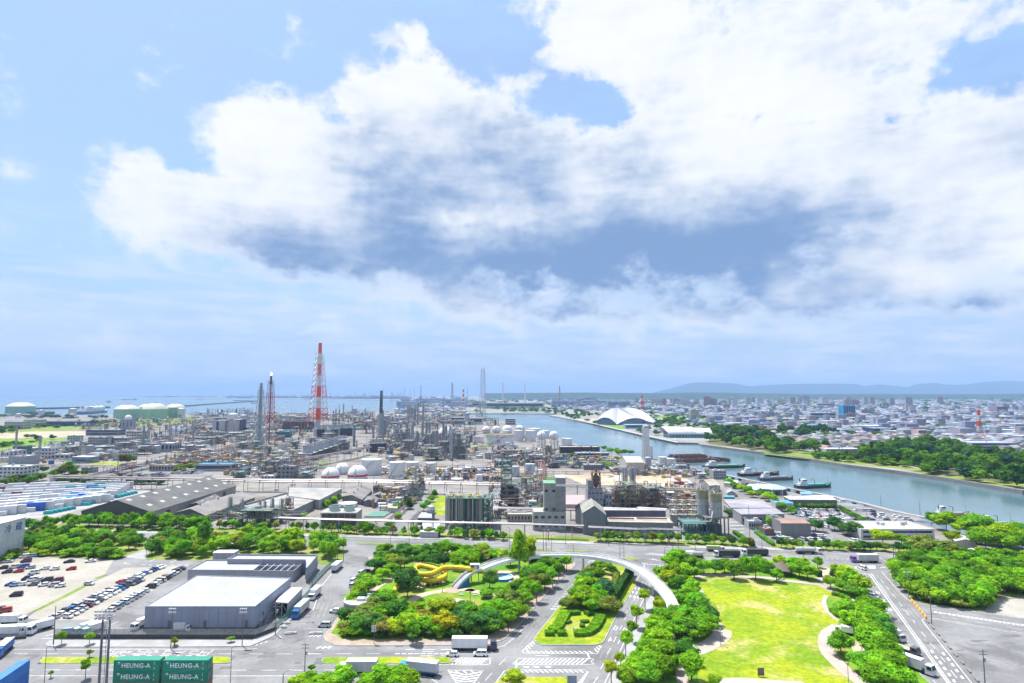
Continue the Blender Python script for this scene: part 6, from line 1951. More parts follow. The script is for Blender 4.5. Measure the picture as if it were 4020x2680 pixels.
def column(p,r,h,dsc,whr,color=(.36,.38,.41),plats=3,cap=True,seed=0,name='distillation_column',cat='column'):
 rnd=random.Random(seed+int(p.x*7+p.y))
 t=gen(name,dsc,whr,cat,(p.x,p.y,.06))
 MB().lathe(0,0,[(r*1.15,0),(r*1.15,h*.08),(r,h*.1),(r,h*.93),(r*.8,h*.975),(r*.35,h),(0,h)],14).mk9('shell','steel',t,color,smooth=False)
 for k in range(plats):
  z=h*(k+1)/(plats+.6)
  pm=MB().ring(0,0,z,z+.15,r*.98,r*1.5+.5,12)
  for zz in(.6,1.1):
   pm.ring(0,0,z+zz,z+zz+.08,r*1.5+.42,r*1.5+.5,12)
  pm.mk9('platform','steel',t,rnd.choice([(.3,.31,.32),(.2,.33,.3),(.42,.34,.12),gy(.4)]))
 MB().bar((r*.9+.4,-r*.5-.3,0),(r*.9+.4,-r*.5-.3,h*.92),.45,.12).mk9('ladder','steel',t,gy(.45))
 MB().poly([(-r-.5,-r*.3,0),(-r-.5,-r*.3,h*.96),(-r*.2,0,h*1.02)],.35,6).mk9('overhead_pipe','bright',t,(.55,.55,.57))
 return t
def lattice(mb,x,y,z0,z1,w0,w1,n,bw):
 def cn(z,i):
  w=w0+(w1-w0)*(z-z0)/(z1-z0)
  return Vector((x+(w/2)*(1 if i in(0,1)else-1),y+(w/2)*(1 if i in(1,2)else-1),z))
 for k in range(n):
  za,zb=z0+(z1-z0)*k/n,z0+(z1-z0)*(k+1)/n
  for i in range(4):
   j=(i+1)%4
   mb.bar(cn(za,i),cn(zb,i),bw*1.5,n=4)
   mb.bar(cn(za,i),cn(zb,j),bw)
   mb.bar(cn(za,j),cn(zb,i),bw)
   mb.bar(cn(zb,i),cn(zb,j),bw)
 return mb
def punit(p,w,d,h,dsc,whr,seed=1,frame=(.3,.31,.32),levels=4,cols=(3,2),deckc=gy(.33),vessels=5,pipes=14,vcols=None,rz=0.,detail=1.,pipec=None):
 rnd=random.Random(seed)
 t=gen('process_unit',dsc,whr,'process plant',(p.x,p.y,.06),rz)
 nx,ny=cols
 bw=.34
 fm=MB()
 for i in range(nx+1):
  for j in range(ny+1):
   fm.box(w*i/nx-bw/2,d*j/ny-bw/2,0,w*i/nx+bw/2,d*j/ny+bw/2,h)
 tag(fm.mk9('steel_frame','steel',t,frame),kind='stuff')
 bm_=MB()
 for k in range(1,levels+1):
  z=h*k/levels
  for i in range(nx+1):
   bm_.box(w*i/nx-.12,.18,z-.42,w*i/nx+.12,d-.18,z-.02)
  for j in range(ny+1):
   bm_.box(.18,d*j/ny-.13,z-.4,w-.18,d*j/ny+.13,z-.03)
  if rnd.random()<.7:
   i=rnd.randrange(nx)
   bm_.bar((w*i/nx,-.02,z-h/levels),(w*(i+1)/nx,-.02,z-.3),.18)
 tag(bm_.mk9('beams','steel',t,tuple(v*.9 for v in frame)),kind='stuff')
 for k in range(1,levels+1):
  z=h*k/levels
  x0,x1=sorted((rnd.uniform(0,w*.35),w-rnd.uniform(0,w*.3)))
  dko=bx9(x0,.1,z,x1,d-.1,z+.08).mk9('deck','steel',t,deckc)
  rl_=MB()
  for zz in(.55,1.1):
   rl_.bar((x0,.1,z+zz),(x1,.1,z+zz),.07).bar((x0,d-.1,z+zz),(x1,d-.1,z+zz),.07)
   rl_.bar((x1,.1,z+zz),(x1,d-.1,z+zz),.07)
  for i in range(int((x1-x0)/2)+1):
   rl_.bar((x0+i*2,.1,z),(x0+i*2,.1,z+1.1),.06)
  rl_.mk9('railing','steel',dko,rnd.choice([(.5,.42,.1),tuple(v*1.2 for v in frame),gy(.5)]))
 pal=vcols or[(.4,.41,.43),gy(.5),(.27,.28,.31),(.45,.4,.33),(.33,.36,.38)]
 for k in range(vessels):
  x,y=rnd.uniform(.1,.9)*w,rnd.uniform(.15,.85)*d
  lv=rnd.randrange(levels)
  z=h*lv/levels+.3
  if rnd.random()<.65:
   r=rnd.uniform(.6,1.3)*min(1.6,w/12+.5)
   hh=rnd.uniform(.6,1.5)*h/levels
   MB().lathe(x,y,[(0,z),(r*.8,z+.2),(r,z+r*.4),(r,z+hh),(r*.7,z+hh+r*.35),(0,z+hh+r*.5)],12).mk9('vessel','bright',t,rnd.choice(pal))
  else:
   r=rnd.uniform(.6,1.1)
   ll=rnd.uniform(2.5,5)
   MB().bar((x-ll/2,y,z+r+.4),(x+ll/2,y,z+r+.4),r*2,n=10).mk9('drum','bright',t,rnd.choice(pal))
 for g in range(3):
  pm=MB()
  for k in range(int(pipes*detail/3)):
   x,y,z=rnd.uniform(-.02,1.02)*w,rnd.choice([-.3,rnd.uniform(0,1)*d,d*.5]),rnd.uniform(.1,1.08)*h
   pts_=[Vector((x,y,z))]
   for s_ in range(rnd.randrange(2,5)):
    q=pts_[-1].copy()
    ax=rnd.choice([0,0,1,2,2])
    q[ax]+=rnd.uniform(-.45,.45)*(w,d,h)[ax]
    q.z=max(.4,min(h*1.12,q.z))
    pts_.append(q)
   pm.poly(pts_,rnd.uniform(.14,.38),5)
  tag(pm.mk9('pipework','bright',t,(pipec or[(.58,.58,.6),(.42,.26,.18),(.5,.45,.22)])[g]),kind='stuff')
 sm=MB()
 for k in range(levels):
  za,zb=h*k/levels,h*(k+1)/levels
  xa,xb=(w*.15,w*.42)if k%2==0 else(w*.42,w*.15)
  sm.bar((xa,-.7,za),(xb,-.7,zb),.9,.14)
  sm.bar((xa,-1.1,za+1),(xb,-1.1,zb+1),.06)
 sm.mk9('stair','steel',t,(.46,.42,.3))
 return t
def rack(pts,z,dsc,whr,npipes=5,width=4.5,step=9.,pipec=None,posts=(.34,.34,.36),dia=(.35,.7),bent=2,post_w=.3):
 rnd=random.Random(int(pts[0].x*3+pts[0].y))
 o=pts[0]
 t=gen('pipe_rack',dsc,whr,'pipe rack',(o.x,o.y,0))
 loc=[p-Vector((o.x,o.y,0))for p in pts]
 pal=pipec or[(.38,.38,.4),(.34,.32,.35),(.3,.3,.32),(.28,.17,.13),(.36,.33,.31),(.23,.24,.26)]
 for k in range(npipes):
  off=-width/2+width*(k+.5)/npipes
  lv=z+(0. if k%2==0 or bent<2 else 1.3)
  dm=rnd.uniform(*dia)
  pm=MB()
  pp=[]
  for i,p in enumerate(loc):
   d=loc[min(i+1,len(loc)-1)]-loc[max(i-1,0)]
   d.z=0
   d.normalize()
   q=p+Vector((-d.y,d.x,0))*off
   pp.append(Vector((q.x,q.y,lv+dm/2)))
  pm.poly(pp,dm,6)
  pm.mk9('pipe','bright',t,rnd.choice(pal))
 pk_=('rackpost',round(z,1),post_w)
 pmesh=shr(pk_,lambda:bx9(-post_w/2,-post_w/2,0,post_w/2,post_w/2,z+(1.4 if bent>1 else .1)).mesh('post','steel'))
 bk=('rackbeam',round(width,1))
 bmesh_=shr(bk,lambda:bx9(-.15,-width/2-.3,-.35,.15,width/2+.3,0).mesh('crossbeam','steel'))
 for a,b in zip(loc[:-1],loc[1:]):
  d=b-a
  d.z=0
  n=max(1,int(d.length/step))
  u=d.normalized()
  nn=Vector((-u.y,u.x,0))
  ang=math.atan2(u.y,u.x)
  for i in range(n):
   q=a+d*((i+.5)/n)
   for s in(-1,1):
    pq=q+nn*s*width/2
    link('post',pmesh,t,posts,loc=(pq.x,pq.y,0),rz=ang)
   link('crossbeam',bmesh_,t,posts,loc=(q.x,q.y,z-.02),rz=ang)
   if bent>1:
    link('crossbeam',bmesh_,t,posts,loc=(q.x,q.y,z+1.28),rz=ang)
 return t
WINM={}
def bldg(p,w,d,h,dsc,whr,color=(.6,.6,.58),floors=3,bays=6,rz=0.,roofc=gy(.45),cat='building',name='building',winmat='glass',parapet=.6,ribbon=False,wallmat='wall',side=True,wh_=.45,units=2):
 t=gen(name,dsc,whr,cat,(p.x,p.y,.06),rz)
 bx9(0,0,0,w,d,h).mk9('wall',wallmat,t,color)
 ro=bx9(.3,.3,h,w-.3,d-.3,h+.1).mk9('roof','roof',t,roofc)
 if parapet:
  pm=MB()
  for a in((0,0,w,.25),(0,d-.25,w,d),(0,.25,.25,d-.25),(w-.25,.25,w,d-.25)):
   pm.box(a[0],a[1],h+.002,a[2],a[3],h+parapet)
  pm.mk9('parapet',wallmat,ro,color)
 fh=h/max(1,floors)
 if floors:
  ww,hh=(w/bays)*.55,fh*wh_
  if ribbon:
   for k in range(floors):
    bx9(w*.03,-.06,fh*k+fh*.38,w*.97,-.005,fh*k+fh*.38+hh).mk9('window_band',winmat,t)
    if side:
     bx9(w+.005,d*.05,fh*k+fh*.38,w+.06,d*.95,fh*k+fh*.38+hh).mk9('window_band',winmat,t)
  else:
   key=('win',round(ww,2),round(hh,2))
   wm_=shr(key,lambda:bx9(-ww/2,-.06,0,ww/2,-.005,hh).mesh('window',winmat))
   for k in range(floors):
    for i in range(bays):
     link('window',wm_,t,loc=(w*(i+.5)/bays,0,fh*k+fh*.36))
   if side:
    n2=max(1,int(d/(w/bays)))
    for k in range(floors):
     for i in range(n2):
      link('window',wm_,t,loc=(w,d*(i+.5)/n2,fh*k+fh*.36),rz=R(90))
 rnd=random.Random(int(p.x+p.y))
 for k in range(units):
  x,y,s_=rnd.uniform(.15,.85)*w,rnd.uniform(.25,.8)*d,rnd.uniform(.6,1.4)
  bx9(x-s_,y-s_*.7,h+.1,x+s_,y+s_*.7,h+rnd.uniform(.9,2.2)).mk9('rooftop_unit','paint',ro,rnd.choice([gy(.6),(.4,.41,.43),(.5,.52,.5)]))
 return t
def gshed(fl,fr,far_fr,ze,za,dsc,whr,wallc,roofc,roofmat='oldroof',skylights=0,wallmat='wall',doors=0,gabledark=None,vents=0):
 far_fl=fl+(far_fr-fr)
 o=Vector((fl.x,fl.y,0))
 t=gen('gabled_shed',dsc,whr,'shed',(o.x,o.y,0))
 a,b,c,d=[Vector((q.x-o.x,q.y-o.y,0))for q in(fl,fr,far_fr,far_fl)]
 m1,m2=(a+b)/2,(d+c)/2
 def z(v,zz):
  return(v.x,v.y,zz)
 w=MB()
 w.add([z(a,0),z(b,0),z(c,0),z(d,0),z(a,ze),z(b,ze),z(c,ze),z(d,ze)],[(1,2,6,5),(2,3,7,6),(3,0,4,7)])
 w.add([z(d,ze),z(c,ze),z(m2,za)],[(0,1,2)])
 w.mk9('wall',wallmat,t,wallc)
 g=MB()
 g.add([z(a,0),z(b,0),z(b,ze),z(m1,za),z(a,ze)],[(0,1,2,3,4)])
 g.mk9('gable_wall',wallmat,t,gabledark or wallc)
 ex=(b-a).normalized()*.5
 ey=(c-b).normalized()*.4
 for s,(p0,p1)in enumerate(((a-ex,m1),(m1,b+ex))):
  q0,q1=p0+(d-a),p1+(d-a)
  zz0,zz1=(ze-.2,za)if s==0 else(za,ze-.2)
  up=.14
  r_=MB()
  vs=[z(p0-ey,zz0+.02),z(p1-ey,zz1+.02),z(q1+ey,zz1+.02),z(q0+ey,zz0+.02)]
  vs+=[(v[0],v[1],v[2]+up)for v in vs]
  r_.add(vs,[(0,3,2,1),(4,5,6,7),(0,1,5,4),(1,2,6,5),(2,3,7,6),(3,0,4,7)])
  rs=r_.mk9('roof_slope',roofmat,t,roofc)
  if skylights:
   rows=2
   for i in range(skylights):
    for j in range(rows):
     u,v=(j+.5)/rows+(.1 if s==0 else-.1),(i+.5+.25*(j%2))/skylights
     base=p0+(p1-p0)*u+(d-a)*v
     zz=zz0+(zz1-zz0)*u+.02+up+.03
     e1,e2=(p1-p0)*.055,(d-a).normalized()*3.6
     dz=(zz1-zz0)*.055
     k_=MB().add([(base.x-e1.x-e2.x/2,base.y-e1.y-e2.y/2,zz-dz),(base.x+e1.x-e2.x/2,base.y+e1.y-e2.y/2,zz+dz),(base.x+e1.x+e2.x/2,base.y+e1.y+e2.y/2,zz+dz),(base.x-e1.x+e2.x/2,base.y-e1.y+e2.y/2,zz-dz)],[(0,1,2,3)])
     k_.mk9('skylight','paint',rs,(.46,.46,.42))
 for i in range(doors):
  v=(i+.5)/doors
  p_=b+(c-b)*v
  e2=(c-b).normalized()*2.2
  nrm=Vector((e2.y,-e2.x,0)).normalized()*.06
  MB().add([z(p_-e2+nrm,.1),z(p_+e2+nrm,.1),z(p_+e2+nrm,ze*.72),z(p_-e2+nrm,ze*.72)],[(0,1,2,3)]).mk9('door','paint',t,gy(.065))
 for i in range(vents):
  p_=m1+(m2-m1)*((i+.5)/vents)
  cy9(p_.x,p_.y,za,za+1.4,.5,.35,8).mk9('ridge_vent','steel',t,(.3,.25,.24))
 return t
def fshed(q,z,dsc,whr,wallc,roofc,name='flat_roofed_shed',wallmat='wall',roofmat='oldroof',wins=0,cat='shed'):
 o=Vector((q[0].x,q[0].y,0))
 t=gen(name,dsc,whr,cat,(o.x,o.y,0))
 l_=[(v.x-o.x,v.y-o.y)for v in q]
 MB().prism(l_,0,z).mk9('wall',wallmat,t,wallc)
 cx=sum(v[0]for v in l_)/4
 cy3=sum(v[1]for v in l_)/4
 MB().prism([(cx+(v[0]-cx)*1.015,cy3+(v[1]-cy3)*1.015)for v in l_],z,z+.3).mk9('roof',roofmat,t,roofc)
 for i in range(wins):
  a,b=Vector((*l_[0],0)),Vector((*l_[1],0))
  p_=a+(b-a)*((i+.5)/wins)
  bx9(p_.x-.8,p_.y-.07,z*.35,p_.x+.8,p_.y-.005,z*.65).mk9('window','glass',t)
 return t
def chimney(p,r0,r1,h,dsc,whr,color,bands=None,tower=None,name='chimney',rings=2,flame=False):
 t=gen(name,dsc,whr,'chimney',(p.x,p.y,.06))
 rr=lambda z:r0+(r1-r0)*z/h
 if bands:
  for z0,z1,c_ in bands:
   cy9(0,0,h*z0,h*z1,rr(h*z0),rr(h*z1),18).mk9('stack_section','paint',t,c_)
 else:
  cy9(0,0,0,h,r0,r1,18).mk9('stack','paint',t,color)
 for k in range(rings):
  z=h*(.93-.3*k)
  MB().ring(0,0,z,z+1.,rr(z)*1.,rr(z)+1.1,16).mk9('gallery','steel',t,(.38,.36,.36))
 if tower:
  for(z0,z1,w0,w1,n,bw,c_)in tower:
   m_=lattice(MB(),0,0,z0,z1,w0,w1,n,bw)
   m_.mk9('tower_section','steel',t,c_)
 return t
# front of the works
NO=''
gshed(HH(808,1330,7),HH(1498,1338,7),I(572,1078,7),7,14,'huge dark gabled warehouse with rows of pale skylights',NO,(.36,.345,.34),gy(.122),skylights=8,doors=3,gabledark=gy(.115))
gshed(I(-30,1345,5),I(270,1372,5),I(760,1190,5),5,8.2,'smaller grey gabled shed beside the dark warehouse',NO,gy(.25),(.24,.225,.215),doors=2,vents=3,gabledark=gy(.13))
gshed(I(120,1262,5),I(235,1275,5),I(420,1190,5),5,6.5,'narrow dark lean-to between the two gabled sheds',NO,gy(.115),gy(.14),skylights=2)
fshed([I(655,1282,6),I(1130,1325,6),I(1340,1228,6),I(1060,1155,6)],6,'wide flat shed with a streaked pale roof behind the pipe frame',NO,gy(.28),(.34,.33,.31))
fshed([I(1075,1180,6.5),I(1400,1222,6.5),I(1622,1108,6.5),I(1110,1102,6.5)],6.5,'long flat shed with a pale roof and vents below the pipe bridge',NO,(.42,.41,.4),(.36,.35,.33))
punit(I(430,1478),I.wid(590,340),14,9,'low pipe frame packed with pumps and pipes before the pale sheds',NO,3,(.16,.2,.2),2,(8,2),vessels=12,pipes=60,deckc=(.2,.26,.24),pipec=[(.62,.64,.66),(.1,.32,.28),(.52,.44,.2)])
for i,(x,yt,r_)in enumerate(((512,1185,16),(632,1205,10),(805,1215,11),(855,1225,10),(930,1195,12),(1022,1205,12))):
 p=I(x,1440)
 column(p,I.wid(r_,p.y),I.top(p,yt),'slim grey reactor column','on the low pipe frame',(.4,.39,.37),1,name='reactor_column')
hp=thing('hopper_tower','conical steel hopper on a rusty frame with a thin vent pipe','hopper')
p=I(1085,1400)
hz=I.top(p,1195)
r_=I.wid(26,p.y)
hp.location=(p.x,p.y,.06)
MB().lathe(0,0,[(.4,hz*.62),(r_,hz*.78),(r_,hz*.98),(r_*.6,hz*1.05),(.2,hz*1.08),(.2,hz*1.55),(0,hz*1.56)],16).mk9('hopper','steel',hp,gy(.42))
m_=MB()
lattice(m_,0,0,0,hz*.95,r_*3.,r_*3.,3,.22);m_.mk9('steel_frame','steel',hp,(.26,.16,.11))
for k in(.33,.64):
 bx9(-r_*1.6,-r_*1.6,hz*k,r_*1.6,r_*1.6,hz*k+.12).mk9('deck','steel',hp,(.3,.17,.11))
cv=thing('conveyor','long sloping conveyor duct running up to the hopper','conveyor')
a_,b_=I(680,1262,8),I(1085,1150,14)
cv.location=(0,0,0)
MB().bar(a_,b_,1.4,1.2).mk9('duct','steel',cv,(.36,.35,.34));MB().bar((a_.x,a_.y,0),a_,.4).mk9('leg','steel',cv,gy(.3));MB().bar((b_.x,b_.y,0),b_,.4).mk9('leg','steel',cv,gy(.3))
ct=thing('cooling_tower','louvred cooling tower block with two pale green fan stacks','cooling tower')
a_,b_=I(1412,1484),J(236,1494)
h_=I.top(a_,1345)
w_=b_.x-a_.x
dep=13.
ct.location=(a_.x,a_.y,.06)
bx9(.4,.4,0,w_-.4,dep,h_-.8).mk9('core','dark',ct)
for k in range(9):
 bx9(0,0,h_*.06+(h_*.85)*k/9,w_,.5,h_*.06+(h_*.85)*k/9+.28).mk9('louvre','paint',ct,(.25,.22,.21))
for k in range(7):
 bx9(w_*k/6-.15,-.12,0,w_*k/6+.15,.1,h_-.8).mk9('column','paint',ct,(.33,.31,.3))
bx9(w_-.2,.5,0,w_+.1,dep,h_-.8).mk9('end_wall','wall',ct,gy(.385))
bx9(-.3,-.3,h_-.8,w_+.3,dep+.2,h_).mk9('roof_deck','conc',ct,(.46,.44,.41))
for x in(w_*.3,w_*.72):
 MB().lathe(x,dep*.45,[(3.6,h_),(3.2,h_+1.2),(3.35,h_+3.),(3.1,h_+3.),(2.95,h_+1.2),(3.3,h_+.05)],24).mk9('fan_stack','paint',ct,(.42,.52,.46))
 cy9(x,dep*.45,h_+1.,h_+1.2,2.9,n=20).mk9('fan','dark',ct)
tank(J,140,1300,92,1250,'broad low white tank with a railing behind the cooling tower',NO,gy(.74),'cone')
gshed(J(112,1185,4),J(305,1215,4),J(405,1118,4),4,6.2,'dark gabled shed with red roof vents near the plant road',NO,gy(.2),(.23,.215,.21),vents=3)
gshed(J(322,1232,3.5),J(440,1245,3.5),J(470,1200,3.5),3.5,5.2,'little open gabled shed, nearer of two',NO,(.16,.16,.18),gy(.21))
gshed(J(420,1180,3.5),J(500,1188,3.5),J(525,1160,3.5),3.5,5.,'little open gabled shed, farther of two',NO,(.18,.18,.2),gy(.23))
bldg(J(522,1172),J.wid(210,470),10,6,'white low office with four small windows by the plant road',NO,(.62,.62,.6),1,10,roofc=gy(.42))
bldg(J(415,1140),J.wid(105,480),8,4.2,'red-roofed low hut behind the white office',NO,(.45,.42,.4),1,4,roofc=(.36,.13,.09))
sphtank(J,660,1215,34,1145,'small pale sphere tank by the plant road',NO,None,(.55,.58,.58))
for i,(x,y,ln_)in enumerate(((518,1318,90),(505,1290,80),(470,1250,50))):
 p=J(x,y)
 t=gen('drum_tank','white horizontal drum tank','in the yard right of the cooling tower','tank',(p.x,p.y,.06))
 L2=J.wid(ln_,p.y)/2
 MB().bar((-L2,0,2.),(L2,0,2.),2.4,n=14).mk9('drum','paint',t,gy(.62))
 for s in(-.6,.6):
  bx9(L2*s-.3,-.9,0,L2*s+.3,.9,1.2).mk9('saddle','conc',t,gy(.4))
fshed([J(560,1302,3),J(660,1305,3),J(660,1260,3),J(570,1255,3)],3,'small square white-sided basin house in the yard',NO,(.5,.5,.48),(.42,.36,.28))
cl2=thing('settling_basin','green water basin with pale kerbs in the yard','basin')
q=[*J.p(330,1395,520,1395,600,1345,430,1345)]
MB().prism([(v.x,v.y)for v in q],.05,.9).mk9('wall','conc',cl2,(.42,.41,.38));MB().prism([(v.x*.97+q[0].x*.03,v.y*.97+(q[0].y+q[2].y)/2*.03)for v in q],.9,.93).mk9('water','paint',cl2,(.1,.26,.2))
fshed([J(865,1400,4),J(1000,1402,4),J(1000,1345,4),J(870,1345,4)],4,'dark flat pump house left of the silos',NO,(.14,.15,.17),(.4,.4,.42))
fshed([J(880,1540,3),J(1060,1545,3),J(1080,1450,3),J(910,1450,3)],3,'low white-roofed shed under the pipe bridge',NO,gy(.45),(.46,.47,.49))
column(J(993,1410),J.wid(30,400),J.top(J(993,1410),1275),'stout white storage silo with a cage top left of the green silos',NO,(.6,.62,.64),2,name='silo',cat='silo')
p=J(1135,1505)
h_=J.top(p,1205)
w_=J.wid(370,p.y)
sb=thing('silo_block','block of tall dark silos inside a green steel frame','silos',(p.x,p.y,.06))
r_=w_/8.6
for j in range(2):
 for i in range(4):
  MB().lathe(r_*1.1+i*r_*2.12,r_*1.3+j*r_*2.2,[(r_*.2,h_*.16),(r_,h_*.27),(r_,h_*.97),(r_*.9,h_)],18).mk9('silo','steel',sb,(.2,.215,.235),smooth=False)
fm=MB()
for i in range(5):
 for y in(-.1,r_*2.4,r_*4.8):
  fm.box(i*w_/4-.25,y-.25,0,i*w_/4+.25,y+.25,h_*1.)
for zz in(.06,.22,.99):
 for y in(-.1,r_*2.4,r_*4.8):
  fm.box(-.2,y-.2,h_*zz-.3,w_+.2,y+.2,h_*zz+.1)
 for i in range(5):
  fm.box(i*w_/4-.2,0,h_*zz-.32,i*w_/4+.2,r_*4.8,h_*zz+.08)
fm.mk9('steel_frame','steel',sb,(.06,.24,.2))
bx9(-.3,-.6,h_*1.,w_+.3,r_*5,h_*1.+.15).mk9('top_deck','steel',sb,(.14,.28,.24))
for i in range(4):
 for j in range(2):
  cy9(r_*1.1+i*r_*2.12,r_*1.3+j*r_*2.2,h_+.15,h_+1.2,r_*.55,r_*.4,12).mk9('hatch','paint',sb,(.62,.4,.07))
for c_ in(gy(.6),(.5,.38,.2),gy(.66)):
 pm=MB()
 for k in range(8):
  x=random.uniform(0,w_)
  pm.poly([(x,-.5,h_*random.uniform(0.,.4)),(x,-.5,h_+1.6),(x+random.uniform(-2,2),r_*2,h_+random.uniform(1.5,3.2)),(x+random.uniform(-4,4),r_*4,h_+2)],.32,6)
 pm.mk9('feed_pipe','bright',sb,c_)
for i in(1.15,2.9):
 MB().poly([(w_/4*i,-.7,h_*.02),(w_/4*i,-.7,h_*1.1)],.55,8).mk9('riser_pipe','bright',sb,(.62,.64,.68))
punit(J(1505,1500),J.wid(90,p.y),15,h_*.98,'green pipe tower on the right side of the silo block',NO,8,(.07,.22,.19),5,(1,2),vessels=4,pipes=24,deckc=(.12,.2,.18),pipec=[gy(.6),(.55,.42,.1),(.45,.25,.18)])
p=KK(192,1132)
hT=KK.top(p,598)
punit(p,KK.wid(220,p.y),12,KK.top(p,890),'broad lower frame of the teal tower with dark enclosed floors',NO,11,gy(.17),4,(3,2),vessels=7,pipes=36,deckc=(.22,.3,.2),vcols=[(.1,.11,.13),(.3,.3,.32),gy(.42)],pipec=[gy(.55),(.4,.14,.09),(.22,.3,.26)])
tt_=thing('steel_tower','tall open teal steel tower with coils of pipe','tower',(p.x,p.y+2,.06))
w_=KK.wid(118,p.y)
m_=MB();lattice(m_,w_/2+.4,w_/2,0,hT,w_,w_,7,.26);m_.mk9('steel_frame','steel',tt_,(.05,.23,.19))
for k in range(3,8):
 bx9(.4,0,hT*k/7.2,w_+.4,w_,hT*k/7.2+.12).mk9('deck','steel',tt_,(.08,.24,.2))
for k in range(3):
 for j in range(2):
  MB().ring(w_*(.22+.3*k)+.4,w_/2,hT*(.74+.15*j),hT*(.74+.15*j)+1.6,.7,1.2,14).mk9('coil','bright',tt_,(.5,.51,.53))
MB().poly([(w_*.5,-.4,0),(w_*.5,-.4,hT*.96)],.5,6).mk9('riser_pipe','bright',tt_,(.55,.55,.58))
for k,(y0,y1)in enumerate(((935,990),(1020,1080))):
 a_=KK(195,1132)
 bx9(.6,.5,KK.top(a_,y1),KK.wid(205,a_.y),9,KK.top(a_,y0)).mk9('enclosure','steel',tt_,(.06,.065,.08))
p=KK(686,1180)
base=KK(560,1400)
lb=bldg(base,KK.wid(375,base.y),16,KK.top(base,1200),'low concrete wing with square windows at the foot of the grey tower',NO,gy(.4),2,5,roofc=(.5,.44,.4),wh_=.3,wallmat='conc')
tw=thing('concrete_tower','tall windowless concrete tower with a lower shaft and green roof deck','tower')
c0=KK(690,1400)
w1,w2=KK.wid(135,c0.y),KK.wid(113,c0.y)
x0=c0.x
y0=c0.y+2.
ha,hb=KK.top(Vector((0,y0,0)),868),KK.top(Vector((0,y0,0)),806)
tw.location=(x0,y0,.06)
bx9(0,0,0,w1,12,ha).mk9('lower_shaft','conc',tw,gy(.335));bx9(w1+.01,-.3,0,w1+w2,13,hb).mk9('main_shaft','conc',tw,gy(.285))
bx9(-.2,-.2,ha,w1-.1,12.2,ha+.4).mk9('roof_deck','steel',tw,(.26,.5,.3));bx9(w1-.1,-.5,hb-4.6,w1+w2+.15,-.31,hb-3.2).mk9('stripe','paint',tw,(.72,.72,.74));bx9(w1-.1,-.5,hb,w1+w2+.1,13.1,hb+.4).mk9('roof','conc',tw,gy(.45))
for z_ in(ha*.42,ha*.82,ha*.08):
 for x in(w1*.18,w1*.82):
  bx9(x-.9,-.08,z_,x+.9,-.01,z_+1.3).mk9('window','glass',tw)
for k in range(1,9):
 bx9(0,-.05,ha*k/9,w1,-.012,ha*k/9+.08).mk9('joint','paint',tw,gy(.24));bx9(w1+.01,-.35,hb*k/9,w1+w2,-.305,hb*k/9+.08).mk9('joint','paint',tw,gy(.21))
rl_=MB()
for k in range(6):
 rl_.bar((w1*k/6,0,ha+.4),(w1*k/6,0,ha+1.6),.08)
rl_.bar((0,0,ha+1.6),(w1,0,ha+1.6),.08);rl_.mk9('railing','steel',tw,(.15,.38,.24))
bldg(KK(268,1302),KK.wid(282,400),9,4.2,'tan low building with a white roof left of the concrete tower',NO,(.42,.37,.3),1,8,roofc=(.62,.6,.58))
fshed([KK(930,1105,4),KK(1175,1105,4),KK(1140,1000,4),KK(935,1000,4)],4,'flat shed with a pink striped roof right of the concrete tower',NO,(.45,.4,.38),(.5,.36,.36),roofmat='roof')
p=KK(1185,1145)
hw=KK.wid(172,p.y)
hb_=bldg(p,hw,13,KK.top(p,938),'grey blue block with a rusty hopper tower on its roof',NO,(.27,.3,.345),3,4,roofc=(.36,.28,.22),wh_=.2,wallmat='conc')
zt0=KK.top(p,938)
zt1=KK.top(p,735)
m_=MB();lattice(m_,hw*.62,5,zt0,zt1,hw*.55,hw*.5,3,.22);m_.mk9('roof_frame','steel',hb_,(.27,.15,.1))
MB().lathe(hw*.62,5,[(.5,zt0+.5),(2.6,zt0+4),(2.6,zt1-4),(1.,zt1-2.4),(.8,zt1+1.5),(0,zt1+1.6)],16).mk9('hopper','steel',hb_,(.19,.165,.15))
bx9(.3,1,zt0+.1,hw*.4,11,zt0+6.5).mk9('penthouse','conc',hb_,gy(.255))
for k in range(3):
 bx9(hw*.3,1.5,zt0+(zt1-zt0)*(k+1)/3.2,hw*.94,8.5,zt0+(zt1-zt0)*(k+1)/3.2+.12).mk9('deck','steel',hb_,(.36,.22,.12))
bldg(KK(1385,1140),KK.wid(80,400),8,KK.top(KK(1385,1140),985),'narrow blue-grey block beside the hopper building',NO,(.3,.33,.38),2,2,roofc=gy(.4),wallmat='conc')
gshed(KK(1128,1200,12),KK(1388,1222,12),KK(1345,1130,12),12,16.5,'tall grey house with a steep gable facing the road',NO,(.2,.21,.25),(.34,.33,.3))
gshed(KK(1040,1130,10),KK(1130,1160,10),KK(1215,1100,10),10,13,'smaller gabled house joined to the tall grey one',NO,(.17,.18,.21),(.36,.35,.33))
lh=fshed([L(285,1190,7),L(1165,1205,7),L(1085,1130,7),L(300,1130,7)],7,'long low hall with a weathered tan roof facing the road',NO,(.25,.26,.3),(.44,.41,.35),wins=9)
for k in range(2):
 a_,b_=L(300+380*k,1135,8.2),L(645+440*k,1142,8.2)
 MB().bar(a_-Vector((lh.location.x,lh.location.y,0)),b_-Vector((lh.location.x,lh.location.y,0)),.8,.8).mk9('ridge_duct','steel',lh,(.34,.17,.13))
fshed([L(240,1035,9),L(1068,1040,9),L(1062,1010,9),L(240,1005,9)],9,'long dark violet hall behind the tan-roofed one',NO,(.165,.155,.205),(.45,.43,.42))
p=L(455,1000)
